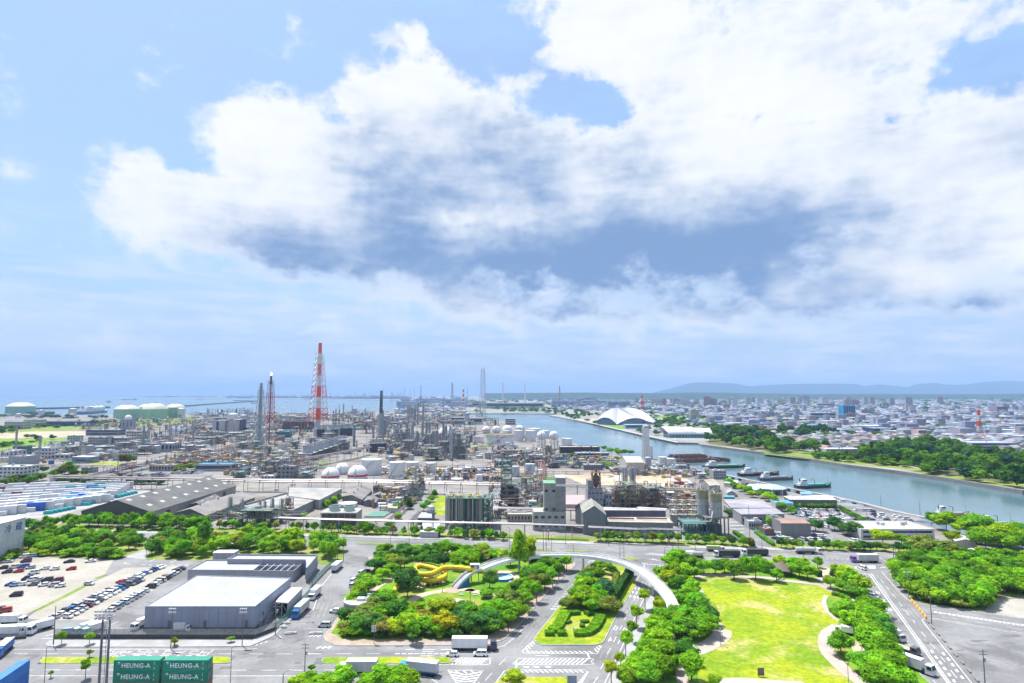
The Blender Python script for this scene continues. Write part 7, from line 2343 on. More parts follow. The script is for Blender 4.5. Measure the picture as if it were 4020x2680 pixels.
punit(p,L.wid(270,p.y),16,L.top(p,690),'dense pipe-filled frame with green decks under the twin columns',NO,21,(.24,.25,.22),5,(4,2),vessels=14,pipes=80,deckc=(.26,.34,.22),pipec=[gy(.56),(.48,.38,.1),(.4,.22,.12)])
punit(L(730,1000),L.wid(330,430),14,L.top(p,740),'rusty pipe frame with brown cylinders right of the twin columns',NO,22,(.25,.19,.15),4,(4,2),vessels=12,pipes=70,deckc=(.24,.28,.24),pipec=[gy(.5),(.45,.18,.1),(.14,.34,.26)])
for i,(x,w_)in enumerate(((420,30),(765,34),(950,32))):
 q=L(x,1000)
 t=gen('brown_furnace','tall brown square furnace','behind the violet hall','furnace',(q.x,q.y,.06))
 ww=L.wid(w_*2,q.y)
 hh=L.top(q,770)
 bx9(-ww/2,0,0,ww/2,ww,hh*.28).mk9('base','conc',t,(.34,.33,.31));bx9(-ww*.42,.3,hh*.28,ww*.42,ww-.3,hh).mk9('body','steel',t,(.155,.095,.085))
 m_=MB();lattice(m_,0,ww/2,0,hh*1.05,ww*1.25,ww*1.25,5,.16);m_.mk9('steel_frame','steel',t,(.22,.17,.14))
 cy9(0,ww/2,hh,hh*1.22,ww*.2,ww*.14,10).mk9('stack','steel',t,(.3,.27,.25))
for i,x in enumerate((508,540,608,645)):
 q=L(x,800)
 column(q,L.wid(14,q.y),L.top(q,452),'shining steel column with a bent duct','over the pipe frame',(.42,.46,.52),1,name='steel_column')
for i,x in enumerate((1075,1120)):
 q=L(x,930)
 column(q,L.wid(24,q.y),L.top(q,780),'plain pale steel silo','beside the green pipe frame',(.4,.43,.46),1,name='silo',cat='silo')
punit(L(1275,945),L.wid(100,440),9,L.top(L(1275,945),830),'small grey frame between sand ground and tank cluster',NO,24,(.32,.33,.34),2,(2,1),vessels=3,pipes=14)
punit(L(1385,950),L.wid(140,440),10,L.top(L(1385,950),825),'grey deck frame with dark vessels near the tall silos',NO,25,gy(.31),3,(2,1),vessels=5,pipes=24,deckc=(.36,.42,.22))
bs=L(1330,1400)
hz=L.top(bs,1215)
pc=thing('tank_terrace','raised dark teal steel terrace carrying a cluster of tanks','terrace',(bs.x,bs.y,.06))
w_=L.wid(380,bs.y)
for i in range(9):
 for y in(0,7,14):
  link('post',shr('tpost',lambda:bx9(-.2,-.2,0,.2,.2,hz).mesh('post','steel')),pc,(.05,.15,.15),loc=(w_*i/8,y,0))
for zz in(.45,1.):
 bx9(-.3,-.3,hz*zz-.3,w_+.3,14.3,hz*zz).mk9('deck','steel',pc,(.07,.2,.18))
for i in range(9):
 MB().lathe(w_*(i+.5)/9,1.,[(0,hz*.1),(1.,hz*.2),(1.,hz*.38),(0,hz*.42)],10).mk9('pump_vessel','bright',pc,(.32,.36,.42))
MB().poly([(-1.5,-.8,hz*.4),(-1.2,-.8,hz*1.2),(w_*.9,-.8,hz*1.2),(w_+1,2,hz*2.)],.7,8).mk9('white_main_pipe','bright',pc,(.72,.72,.74))
k_=0
for row,(y,n)in enumerate(((1245,5),(1180,5),(1110,5),(1050,4))):
 for i in range(n):
  x=1150+120*i+(20 if row%2 else 0)-row*8
  f=L(x+45,y)
  r_=L.wid(48,f.y)
  t=gen('process_tank','pale upright tank with rusty top','on the teal terrace','tank',(f.x,f.y+r_,.06))
  h0=L.top(f,y-145)
  MB().lathe(0,0,[(r_,0),(r_,h0),(r_*.6,h0+r_*.25),(0,h0+r_*.3)],18).mk9('shell','steel',t,random.choice([(.36,.38,.41),gy(.42),(.33,.34,.36)]))
  MB().ring(0,0,h0,h0+.25,r_*.9,r_*1.18,16).mk9('top_platform','steel',t,random.choice([(.48,.4,.16),(.4,.28,.16),(.42,.42,.38)]))
  cy9(0,0,h0,h0+r_*.8,r_*.28,r_*.28,10).mk9('mixer','steel',t,random.choice([(.4,.17,.1),(.5,.42,.22),gy(.5)]))
  pm=MB()
  for k in range(4):
   a=random.uniform(0,6.28)
   pm.poly([(math.cos(a)*r_*.7,math.sin(a)*r_*.7,h0),(math.cos(a)*r_*.7,math.sin(a)*r_*.7,h0+random.uniform(.8,2.2)),(math.cos(a+1)*r_*1.5,math.sin(a+1)*r_*1.5,h0+random.uniform(.8,2))],.26,5)
  pm.mk9('pipework','bright',t,random.choice([gy(.55),(.45,.22,.14),(.5,.44,.2)]))
ts=L(1790,1400)
zb=L.top(ts,1130)
r_=L.wid(78,ts.y)
td=thing('silo_tower','pair of tall grey-white silos on a dark steel stand','silos',(ts.x,ts.y+r_,.06))
for i,(dx,dy,yt)in enumerate(((-.1,0,818),(-1.75,2.,770))):
 zt_=L.top(Vector((0,ts.y+r_+dy*r_,0)),yt)
 MB().lathe(dx*r_,dy*r_,[(r_*.2,zb*.75),(r_,zb),(r_,zt_*.82)],22).mk9('silo','steel',td,(.4,.42,.45));MB().lathe(dx*r_,dy*r_,[(r_*1.005,zt_*.82),(r_*1.005,zt_),(r_*.9,zt_+.3),(0,zt_+.5)],22).mk9('silo_head','steel',td,(.32,.29,.22))
 MB().ring(dx*r_,dy*r_,zt_,zt_+.9,r_*.99,r_*1.06,20).mk9('railing','steel',td,(.42,.36,.22));MB().ring(dx*r_,dy*r_,zb+(zt_-zb)*.38,zb+(zt_-zb)*.38+.25,r_,r_*1.03,22).mk9('hoop','steel',td,(.3,.3,.32))
 pm=MB()
 for k in range(6):
  a=k+.4
  pm.poly([(dx*r_+math.cos(a)*r_*.5,dy*r_+math.sin(a)*r_*.5,zt_),(dx*r_+math.cos(a)*r_*.5,dy*r_+math.sin(a)*r_*.5,zt_+random.uniform(2,4.5)),(dx*r_+math.cos(a+.8)*r_*1.1,dy*r_+math.sin(a+.8)*r_*1.1,zt_+random.uniform(0,2))],.3,6)
 pm.mk9('vent_pipes','bright',td,(.6,.6,.58))
fm=MB()
for x in(-2.1,-.6,.9,1.6):
 for y in(-.9,.9,2.8):
  fm.box(x*r_-.25,y*r_-.25,0,x*r_+.25,y*r_+.25,zb)
fm.mk9('stand','steel',td,(.16,.17,.19));bx9(-2.3*r_,-1.1*r_,zb-.5,1.8*r_,3.*r_,zb).mk9('stand_deck','steel',td,(.26,.24,.22))
bx9(-1.9*r_,-.5*r_,.2,.6*r_,2.5*r_,zb*.6).mk9('enclosure','steel',td,(.08,.1,.12))
rack([I(1000,1400,7),J(0,1418,7),J(900,1440,7),J(1560,1455,7),KK(330,1328,7),KK(1140,1352,7)],7,'long white pipe bridge along the front of the works, left part',NO,4,3.2,10,dia=(.5,.8),bent=1,pipec=[(.37,.36,.39),(.34,.31,.36),(.29,.29,.31)])
rack([KK(1190,1366,7.5),KK(1742,1392,7.5),L(900,1290,7.5),L(1300,1303,7.5)],7.5,'long white pipe bridge along the front of the works, right part',NO,4,3.2,10,dia=(.6,.95),bent=1,pipec=[(.37,.36,.39),(.34,.31,.36),(.29,.29,.31)])
rack([HH(500,998,8),HH(1300,1015,8),I(0,1024,8),I(900,1040,8),J(200,1042,8),J(900,1055,8)],8,'broad pipe bridge behind the dark warehouse',NO,7,6,12,dia=(.5,.9))
rack([J(905,1056,8),J(1690,1076,8)],8,'broad pipe bridge leading to the teal tower',NO,7,6,12,dia=(.5,.9))
rack([KK(410,890,8),KK(680,892,8)],8,'short pipe bridge between teal and concrete towers',NO,6,5,10,dia=(.5,.9))
rack([KK(938,898,8),KK(1190,905,8),KK(1740,925,8),L(900,752,8),L(1490,775,8)],8,'pipe bridge along the sandy ground',NO,6,5,11,dia=(.5,.9))
rack([KK(0,1145,6),KK(680,1158,6)],6,'white pipe rack below the teal tower',NO,6,5,9,dia=(.5,.9),bent=1)
rack([KK(938,1165,6),KK(1040,1168,6)],6,'short white pipe rack right of the concrete tower',NO,5,5,9,dia=(.5,.9),bent=1)
rack([KK(1360,1145,9),KK(1740,1160,9),L(700,1000,9),L(1085,1022,9)],9,'pipe run above the violet hall',NO,4,3,9,dia=(.4,.6),bent=1,pipec=[(.62,.6,.58),(.6,.5,.2),(.5,.2,.16)])
rack([J(560,1430,3),J(720,1290,3),J(860,1180,3),J(900,1120,3)],3,'pipe run climbing beside the plant road',NO,4,3,9,dia=(.4,.6),bent=1)
rack([J(770,1440,5),J(880,1330,5)],5,'short white pipe run by the pump house',NO,3,2,6,dia=(.4,.6),bent=1)
rack([J(1600,1330,6),J(1630,1180,6),J(1670,1080,6)],6,'white stepped pipe run left of the teal tower',NO,6,7,6,dia=(.4,.8),bent=1,pipec=[(.72,.72,.74),(.66,.66,.68)])
rack([L(1440,960,4),L(1560,850,4),L(1520,790,4)],4,'pipe run beside the tall silos',NO,3,2.4,7,dia=(.4,.6),bent=1)
rack([L(1845,960,4),L(2045,1100,4),M(590,1140,4)],4,'tan pipe run descending right of the tall silos',NO,2,1.5,7,dia=(.6,.9),bent=1,pipec=[(.5,.4,.33)])
rack([KK(655,870,5),KK(640,780,5),KK(665,670,5),KK(640,560,5)],5,'row of red-brown pipes running into the distance',NO,5,8,8,dia=(.5,.8),bent=1,pipec=[(.48,.18,.12),(.5,.3,.22),(.6,.45,.38)])
rack([HH(220,885,7),HH(1110,893,7)],7,'pipe bridge in front of the left chemical works',NO,6,5,12)
rack([HH(840,1000,1.5),HH(1110,930,1.5),HH(1480,855,1.5),HH(1890,785,1.5),I(560,690,1.5)],1.5,'broad ground-level pipe bundle running to the upper right, left one',NO,9,14,14,bent=1,dia=(.5,.9))
rack([HH(940,1000,1.5),HH(1260,935,1.5),HH(1560,880,1.5),HH(1990,830,1.5),I(480,780,1.5),I(800,740,1.5)],1.5,'broad ground-level pipe bundle running to the upper right, right one',NO,9,12,14,bent=1,dia=(.5,.9),pipec=[(.42,.26,.2),(.5,.48,.46),(.6,.58,.58),gy(.36)])
rack([J(-330,830,9),J(200,740,9),J(380,700,9)],9,'high pipe bridge beside the long cooling tower',NO,8,8,14,dia=(.6,1.))
rack([J(1210,660,10),J(1440,545,10)],10,'white pipe bridge climbing past the red-emblem tank',NO,5,7,14,dia=(.8,1.4),pipec=[(.7,.7,.72),(.62,.63,.66)])
rack([I(1200,905,4),I(1400,895,4)],4,'low pipe rack left of the white spheres',NO,5,8,10)
rack([J(470,890,3),J(920,905,3),J(1300,915,3),J(1700,922,3)],3,'low pipe rack behind the white tanks',NO,6,6,12,bent=1,pipec=[(.6,.6,.62),(.5,.2,.14),(.62,.5,.45)])
rack([KK(0,700,3),KK(470,715,3),KK(720,718,3),KK(1440,735,3)],3,'low tan pipe rack along the far side of the sandy ground',NO,5,6,12,bent=1,pipec=[(.55,.48,.45),(.6,.55,.52),(.5,.3,.22)])
# plots of ground, and the small pipework nobody could count
MT['tint']=use_tint(pmat('tinted steel',None,.55,var=.15,scale=.3))
rc_=random.Random(31)
MT['plot_tan']=mix_mat('tan plot',(.24,.2,.15),(.33,.28,.22),.06,.35,.65,fine=.15)
MT['plot_red']=mix_mat('red-brown plot',(.22,.13,.1),(.3,.21,.17),.06,.35,.65,fine=.15)
MT['plot_dark']=mix_mat('dark plot',gy(.092),gy(.14),.06,.35,.65,fine=.15)
MT['plot_pale']=mix_mat('pale plot',gy(.28),gy(.36),.06,.35,.65,fine=.12)
PZ=.13
ZONES=[[*HH.p(-100,860,0,740,1000,660,2020,560,2020,700,1300,800,900,870)],[*I.p(0,560,600,470,1300,480,1300,640,700,760,100,800)],[*I.p(560,960,600,800,1180,780,1400,930,1100,1000)],[*J.p(180,720,500,600,1340,540,1520,740,1360,840,600,840)],[*J.p(0,540,300,430,1160,380,1500,430,1000,500)],[*I.p(0,470,0,400,1000,385,1760,370,1760,430,700,480)],[*KK.p(0,620,100,470,900,560,1040,690,100,690)],[*J.p(470,1010,500,900,1100,920,1680,940,1680,1050,900,1040)],[*KK.p(420,1140,420,800,680,800,680,1140)],[*L.p(200,1000,240,780,1100,760,1500,800,1480,960,1100,1000)],[*J.p(400,1340,430,1120,880,1110,700,1330)],[*L.p(330,560,340,470,1450,490,1600,640)],[*I.p(440,1000,440,860,1000,840,1400,900,1400,1000)],[*KK.p(1100,700,1000,560,1440,600,1440,720)],[*J.p(1600,1420,1560,1120,1700,1080,1760,1420)],[*HH.p(950,985,1450,870,1950,770,2020,860,1500,925,1100,985)],[*I.p(-100,900,0,780,560,740,620,850,200,870)],[*HH.p(700,500,1000,440,1400,430,2000,430,2000,560,1300,560,800,560)]]
plots={k:MB()for k in('plot_tan','plot_red','plot_dark','plot_pale','asphalt','grass')}
for zi,zn in enumerate(ZONES[:9]):
 for k in range(16 if zi<7 else 9):
  x,y=rnd_in(zn,rc_)
  f=y/700
  w,d=rc_.uniform(14,45)*f,rc_.uniform(10,40)*f
  a=rc_.choice([0,.12,.3])
  PZ+=.0015
  c_,s_=math.cos(a),math.sin(a)
  plots[rc_.choice(['plot_tan','plot_red','plot_dark','plot_dark','plot_pale','asphalt','plot_dark','grass'])].sheet([(x+u*c_-v*s_,y+u*s_+v*c_)for u,v in((0,0),(w,0),(w,d),(0,d))],PZ)
for k,m_ in plots.items():
 if m_.v:
  tag(m_.mk9('yard_plot',k),kind='structure')
PALC=[(.38,.23,.15),(.4,.31,.21),(.33,.17,.11),(.3,.31,.33),(.22,.23,.26),gy(.4),(.14,.15,.17),gy(.5),(.3,.16,.1),(.24,.13,.1),(.07,.22,.19),(.42,.33,.08),(.05,.13,.3),(.34,.3,.26),(.1,.11,.13)]
cl_mb,cl_col=MB(),[]
for zi,zn in enumerate(ZONES):
 area=0
 for k in range((330,380,260,420,420,300,200,170,120,260,80,110,160,90,110,160,140,260)[zi]):
  x,y=rnd_in(zn,rc_)
  f=max(.8,y/620)
  n0=len(cl_mb.v)
  t=rc_.random()
  a=rc_.choice([0,.12,1.57,1.69,.3])
  if t<.5:
   z,ll=rc_.choice([.6,1.2,3,5,7]),rc_.uniform(5,22)*f
   e=Vector((math.cos(a),math.sin(a),0))*ll
   for q in range(rc_.randrange(1,4)):
    o_=Vector((-e.y,e.x,0)).normalized()*q*.8*f
    cl_mb.bar((x+o_.x,y+o_.y,z),(x+e.x+o_.x,y+e.y+o_.y,z),rc_.uniform(.3,.6)*f**.7,n=4)
   for u in(.1,.9):
    cl_mb.bar((x+e.x*u,y+e.y*u,0),(x+e.x*u,y+e.y*u,z),.25*f**.7)
  elif t<.7:
   r,h=rc_.uniform(.6,1.8)*f**.7,rc_.uniform(2.5,8)*f**.6
   cl_mb.lathe(x,y,[(r,0),(r,h),(0,h+r*.5)],8)
  elif t<.86:
   w,d,h=rc_.uniform(1.5,5)*f**.8,rc_.uniform(1.5,4)*f**.8,rc_.uniform(1.5,5)*f**.5
   cl_mb.box(x,y,.06,x+w,y+d,h)
  elif t<.95:
   w,h=rc_.uniform(3,7)*f**.8,rc_.uniform(4,11)*f**.5
   for u,v in((0,0),(w,0),(w,w),(0,w)):
    cl_mb.box(x+u-.15,y+v-.15,0,x+u+.15,y+v+.15,h)
   for z in(.5,1.):
    cl_mb.box(x-.2,y-.2,h*z-.3,x+w+.2,y+w+.2,h*z)
  else:
   cl_mb.bar((x,y,0),(x,y,rc_.uniform(10,24)*f**.5),.4*f**.7,n=5)
  cl_col.extend([rc_.choice(PALC)]*(len(cl_mb.v)-n0))
tinted('small_pipework',cl_mb,cl_col,'tint')
# middle of the works: tanks
W1='behind the mid pipe bridge'
for x,y,r_,yt in((372,975,103,815),(636,1015,80,842),(790,960,70,842),(978,955,55,850)):
 tank(J,x,y,r_,yt,'tall white storage tank',W1)
tank(J,605,835,48,786,'pale blue storage tank behind the white tanks',NO,(.5,.56,.58))
tank(J,1466,1046,35,968,'slim white tank beside the red hut',NO)
tank(J,1245,1046,60,1008,'low white tank with a railing by the plant road',NO)
tank(KK,358,788,48,668,'pale grey tank behind the teal tower',NO,(.52,.57,.6))
tank(KK,525,772,58,640,'pale blue-grey tank right of the teal tower',NO,(.5,.56,.62))
sphtank(I,1510,1022,88,893,'white sphere tank with a red band, left of the front pair',NO)
sphtank(J,110,960,70,850,'white sphere tank standing behind the front pair',NO,None)
sphtank(J,262,1028,98,872,'white sphere tank with a red band, right of the front pair',NO)
sphtank(J,1135,600,72,490,'white sphere tank half hidden by the columns',NO)
W2='behind the red-emblem tank'
for x,yg,r_,yt,b_ in((25,290,46,210,1),(140,290,46,205,0),(265,300,58,200,0),(405,320,52,200,1)):
 sphtank(KK,x,yg,r_,yt,'white sphere tank',W2,(.55,.05,.05)if b_ else None)
for x in(655,797):
 sphtank(KK,x,470,52,265,'white sphere tank over ringed platforms','by the canal',None,sub=True)
for x in(510,640):
 sphtank(KK,x,535,40,455,'small blue-grey sphere tank','near the dark office block',None,(.42,.46,.52))
et=tank(KK,176,448,165,310,'broad white tank with a red diamond emblem and yellow rim',NO,(.72,.72,.74),'float')
rr0=KK.wid(165,KK(176,448).y)
hh0=KK.top(et.location,310)
MB().ring(0,0,hh0+.3,hh0+1.3,rr0*1.005,rr0*1.03,28).mk9('yellow_rim','paint',et,(.62,.45,.12));MB().ring(0,0,hh0*.86,hh0*.9,rr0*1.,rr0*1.02,28).mk9('wind_girder','paint',et,(.5,.46,.4))
s_=2.9
MB().add([(-s_-1.2,-rr0*1.012,hh0*.5),(-1.2,-rr0*1.012,hh0*.5-s_),(s_-1.2,-rr0*1.012,hh0*.5),(-1.2,-rr0*1.012,hh0*.5+s_),(-s_*.5-1.2,-rr0*1.012,hh0*.5),(-1.2,-rr0*1.012,hh0*.5-s_*.5),(s_*.5-1.2,-rr0*1.012,hh0*.5),(-1.2,-rr0*1.012,hh0*.5+s_*.5)],[(0,1,5,4),(1,2,6,5),(2,3,7,6),(3,0,4,7)]).mk9('emblem','paint',et,(.6,.04,.05))
W3='beside the canal tanks'
for x,y,r_,yt in((390,385,60,258),(530,385,62,260),(575,330,72,238),(690,350,56,262),(915,430,34,348),(960,432,50,352),(255,330,40,262)):
 tank(KK,x,y,r_,yt,'white cylindrical tank',W3,(.7,.7,.72),stair=False)
tank(J,1455,655,50,588,'white tank left of the red-emblem tank',NO,(.66,.66,.68))
tank(J,1550,815,28,750,'dark blue-grey upright tank before the red-emblem tank',NO,(.28,.31,.35),stair=False)
tank(J,1470,810,35,778,'low grey tank near the car park',NO,(.48,.49,.5),stair=False)
W4s='by the sea at left'
for x0,x1,yw,yf,yd in((1060,1305,318,415,272),(1340,1590,318,416,255),(1588,1780,302,405,262),(1318,1500,300,400,262),(-30,232,290,362,248)):
 f=HH((x0+x1)/2,yf)
 r_=HH.wid((x1-x0)*.465,f.y)
 p=Vector((f.x,f.y+r_,0))
 h_=HH.top(p,yw)
 hd=HH.top(p,yd)-h_
 t=gen('gas_holder','huge pale green domed gas tank',W4s,'tank',(p.x,p.y,.06))
 cy9(0,0,0,h_,r_,n=36,cap=False).mk9('shell','paint',t,(.27,.5,.33));MB().lathe(0,0,[(r_*1.02,h_),(r_*.9,h_+hd*.3),(r_*.7,h_+hd*.62),(r_*.4,h_+hd*.9),(0,h_+hd)],36).mk9('dome','paint',t,(.5,.52,.46),smooth=True)
 MB().ring(0,0,h_-.6,h_+.8,r_,r_*1.025,36).mk9('rim','paint',t,(.6,.62,.55))
 for a in(-1.2,-2.,-.5):
  MB().bar((math.cos(a)*r_*1.01,math.sin(a)*r_*1.01,0),(math.cos(a)*r_*1.01,math.sin(a)*r_*1.01,h_),1.2,.6).mk9('pipe_riser','paint',t,(.4,.5,.42))
 MB().ring(0,0,h_+hd*.9,h_+hd*1.04,r_*.2,r_*.3,18).mk9('dome_platform','paint',t,(.55,.56,.5))
# chimneys
RED,WHT=(.85,.09,.03),(.72,.72,.74)
p=I(1384,540)
hC=X4.top(p,1346)
q=lambda y:max(0.,(690-y)/612.)
w0=Q.wid(116,p.y)
w1=Q.wid(40,p.y)
ztop=hC*q(152)
def tws(y0,y1,c_):
 za,zb_=hC*q(y0),hC*q(y1)
 f_=lambda z:w0+(w1-w0)*(z/ztop)
 return(za,zb_,f_(za),f_(zb_),2,.55,c_)
chimney(p,Q.wid(17,p.y),Q.wid(11.5,p.y),hC,'tall red and white banded chimney inside a red and white braced tower',NO,WHT,bands=[(0,q(610),(.5,.5,.52)),(q(610),q(530),RED),(q(530),q(455),WHT),(q(455),q(380),RED),(q(380),q(300),WHT),(q(300),q(225),RED),(q(225),q(150),WHT),(q(150),1.,RED)],tower=[tws(690,610,(.5,.4,.36)),tws(610,530,RED),tws(530,455,WHT),tws(455,378,RED),tws(378,300,WHT),tws(300,225,WHT),tws(225,152,WHT)],rings=3)
p=I(800,700)
hG=I.top(p,58)
chimney(p,I.wid(19,p.y),I.wid(12,p.y),hG,'slender grey chimney with a pale braced tower at its foot',NO,(.3,.35,.38),tower=[(0,hG*.45,I.wid(110,p.y),I.wid(66,p.y),4,.45,(.45,.5,.52)),(hG*.45,hG*.9,I.wid(66,p.y),I.wid(40,p.y),5,.35,(.45,.5,.52))],rings=3)
p=I(898,660)
hF=X4.top(p,1476)
ft=chimney(p,1.1,.9,hF,'red lattice flare stack with a black tip and small flame',NO,(.2,.08,.08),tower=[(0,hF*.3,I.wid(92,p.y),I.wid(78,p.y),3,.4,(.45,.3,.28)),(hF*.3,hF*.75,I.wid(78,p.y),I.wid(54,p.y),6,.36,(.5,.1,.08)),(hF*.75,hF*.93,I.wid(54,p.y),I.wid(44,p.y),3,.32,(.42,.38,.38))],rings=1,name='flare_stack')
cy9(0,0,hF*.88,hF+.5,2.,1.3,12).mk9('burner_tip','dark',ft)
fm_,ft_,fb_=new_mat('flame')
fb_.inputs['Emission Color'].default_value=(1,.78,.35,1)
fb_.inputs['Emission Strength'].default_value=2.2
MB().lathe(0,0,[(.4,hF+.5),(1.5,hF+2),(1.1,hF+4.5),(0,hF+7)],8).mk9('flame',fm_,ft)
p=J(490,600)
hM=X4.top(p,1533)
chimney(p,J.wid(22,p.y),J.wid(12,p.y),hM,'tall grey stack with a dark upper half among the columns',NO,(.3,.33,.36),bands=[(0,.52,(.36,.4,.44)),(.52,.82,(.06,.08,.1)),(.82,1,(.1,.14,.18))],tower=[(0,hM*.5,J.wid(66,p.y),J.wid(44,p.y),4,.4,(.36,.4,.42))],rings=2)
STK=[(RR,285,300,212,.9,(.35,.37,.42),'thin grey stack'),(RR,435,285,212,1.2,(.3,.3,.34),'thin grey stack'),(RR,475,285,222,1.2,(.42,.36,.36),'thin grey stack'),(RR,503,285,214,1.,(.3,.3,.34),'thin grey stack'),(RR,347,280,235,1.2,(.25,.28,.34),'thin grey stack'),(RR,547,345,196,2.2,(.25,.22,.24),'dark stack'),(RR,868,300,215,1.6,(.3,.33,.38),'thin grey stack'),(RR,560,540,345,3.5,(.28,.33,.42),'dark stack'),(RR,705,410,268,2.2,(.35,.18,.2),'dark stack'),(RR,1265,318,190,3.6,(.66,.68,.72),'white stack'),(RR,1505,325,200,3.6,(.5,.12,.1),'red stack'),(RR,1113,325,180,4.5,(.66,.68,.72),'white stack with a bent hood')]
for i,(c,x,yg,yt,rpx,c_,d_)in enumerate(STK):
 p=c(x,max(yg,318))
 chimney(p,c.wid(rpx*1.3,p.y),c.wid(rpx,p.y),c.top(p,yt),d_,'on the far shore',c_,rings=1)
p=RR(840,340)
h_=RR.top(p,225)
chimney(p,RR.wid(9,p.y),RR.wid(6,p.y),h_,'short red and white striped chimney on the far shore',NO,WHT,bands=[(k/7,(k+1)/7,RED if k%2==0 else WHT)for k in range(7)],rings=1)
p=RR(763,320)
h_=RR.top(p,175)
chimney(p,RR.wid(3,p.y),RR.wid(2,p.y),h_,'far grey chimney in a lattice tower',NO,(.4,.42,.46),tower=[(0,h_*.95,RR.wid(22,p.y),RR.wid(8,p.y),7,.8,(.42,.44,.48))],rings=1)
p=RR(975,352)
h_=RR.top(p,72)
cq=chimney(p,1.7,1.6,h_,'tall white three-flue power station chimney in a white tower',NO,(.62,.66,.7),tower=[(0,h_*.35,RR.wid(52,p.y),RR.wid(36,p.y),2,.8,(.6,.64,.68)),(h_*.35,h_*.95,RR.wid(36,p.y),RR.wid(24,p.y),3,.75,(.6,.64,.68))],rings=2)
for dx in(-9,9):
 cy9(RR.wid(dx,p.y),2,0,h_*.99,1.7,1.6,12).mk9('flue','paint',cq,(.62,.66,.7))
for c,x,yg,yt in((S,755,400,262),(N,1335,600,325)):
 p=c(x,yg)
 h_=c.top(p,yt)
 chimney(p,.8,.6,h_,'red and white lattice radio mast','over the town',WHT,bands=[(0,1,gy(.5))],tower=[(h_*k/5,h_*(k+1)/5,c.wid(46-7*k,p.y),c.wid(39-7*k,p.y),2,c.wid(3.5,p.y),RED if k%2==0 else WHT)for k in range(5)],rings=0,name='radio_mast')
# cooling tower rows
def fanrow(c,x0,y0,x1,y1,ytop,n,dsc,col_=(.05,.05,.075),depth=12,fan=True,fr_=1.):
 a,b=c(x0,y0),c(x1,y1)
 u=(b-a)
 L3=u.length
 ang=math.atan2(u.y,u.x)
 h=c.top(a,ytop)
 t=gen('cooling_tower_row',dsc,NO,'cooling tower',(a.x,a.y,.06),ang)
 bx9(0,0,0,L3,depth,h).mk9('wall','steel',t,col_)
 bx9(-.2,.1,.1,-.02,depth,h*.96).mk9('end_wall','wall',t,gy(.42))
 for k in range(n*2):
  bx9(L3*k/(n*2)-.15,-.12,0,L3*k/(n*2)+.15,-.01,h).mk9('rib','steel',t,tuple(v*1.7 for v in col_))
 bx9(0,0,h,L3,depth,h+.4).mk9('deck','conc',t,(.36,.36,.38))
 r=min(depth*.38,L3/n*.42)*fr_
 for k in range(n):
  MB().lathe(L3*(k+.5)/n,depth/2,[(r*1.05,h+.4),(r*.92,h+r*.8),(r,h+r*1.5),(r*.9,h+r*1.5),(r*.85,h+r*.8)],16).mk9('fan_stack','paint',t,(.4,.42,.45))
 return t
fanrow(I,1318,838,1702,692,765,8,'long black cooling tower row with eight grey fan stacks',depth=16)
fanrow(J,382,752,556,745,662,4,'dark cooling tower row left of the column forest')
fanrow(I,1372,600,1732,582,520,6,'dark cooling tower row in front of the red chimney',depth=14)
fanrow(J,1300-1300,600,196,575,522,3,'grey-topped cooling tower left of the slender stack',depth=14)
# buildings of the works
fb2=bldg(I(335,568),I.wid(155,960),30,I.top(I(335,568),432),'grey office block with a dark glazed strip',NO,(.44,.46,.5),0,5,roofc=gy(.5),units=4)
bx9(I.wid(48,960),-.15,2,I.wid(75,960),-.02,I.top(I(335,568),440)).mk9('glazed_strip','glass',fb2)
wf=bldg(I(495,570),I.wid(130,960),30,I.top(I(495,570),425),'white hall with tall vertical fins',NO,(.1,.1,.13),0,5,roofc=gy(.6),units=2)
for k in range(11):
 x=I.wid(130,960)*(k+.3)/11
 bx9(x,-.5,1,x+I.wid(6.5,960),-.02,I.top(I(495,570),428)).mk9('fin','paint',wf,gy(.68))
bf=thing('furnace_row','long rust-brown furnace row left of the red chimney','furnace')
p=I(1030,545)
w_=I.wid(300,p.y)
h_=I.top(p,455)
bf.location=(p.x,p.y,.06)
bf.rotation_euler=(0,0,.12)
for k in range(9):
 bx9(w_*k/9+.4,0,6,w_*(k+1)/9-.4,14,h_).mk9('furnace_bay','steel',bf,(.17,.085,.085));bx9(w_*k/9,2,0,w_*k/9+1,12,6).mk9('support','steel',bf,(.25,.23,.22))
bx9(0,4,h_,w_,10,h_+3).mk9('ridge_house','steel',bf,(.2,.12,.11))
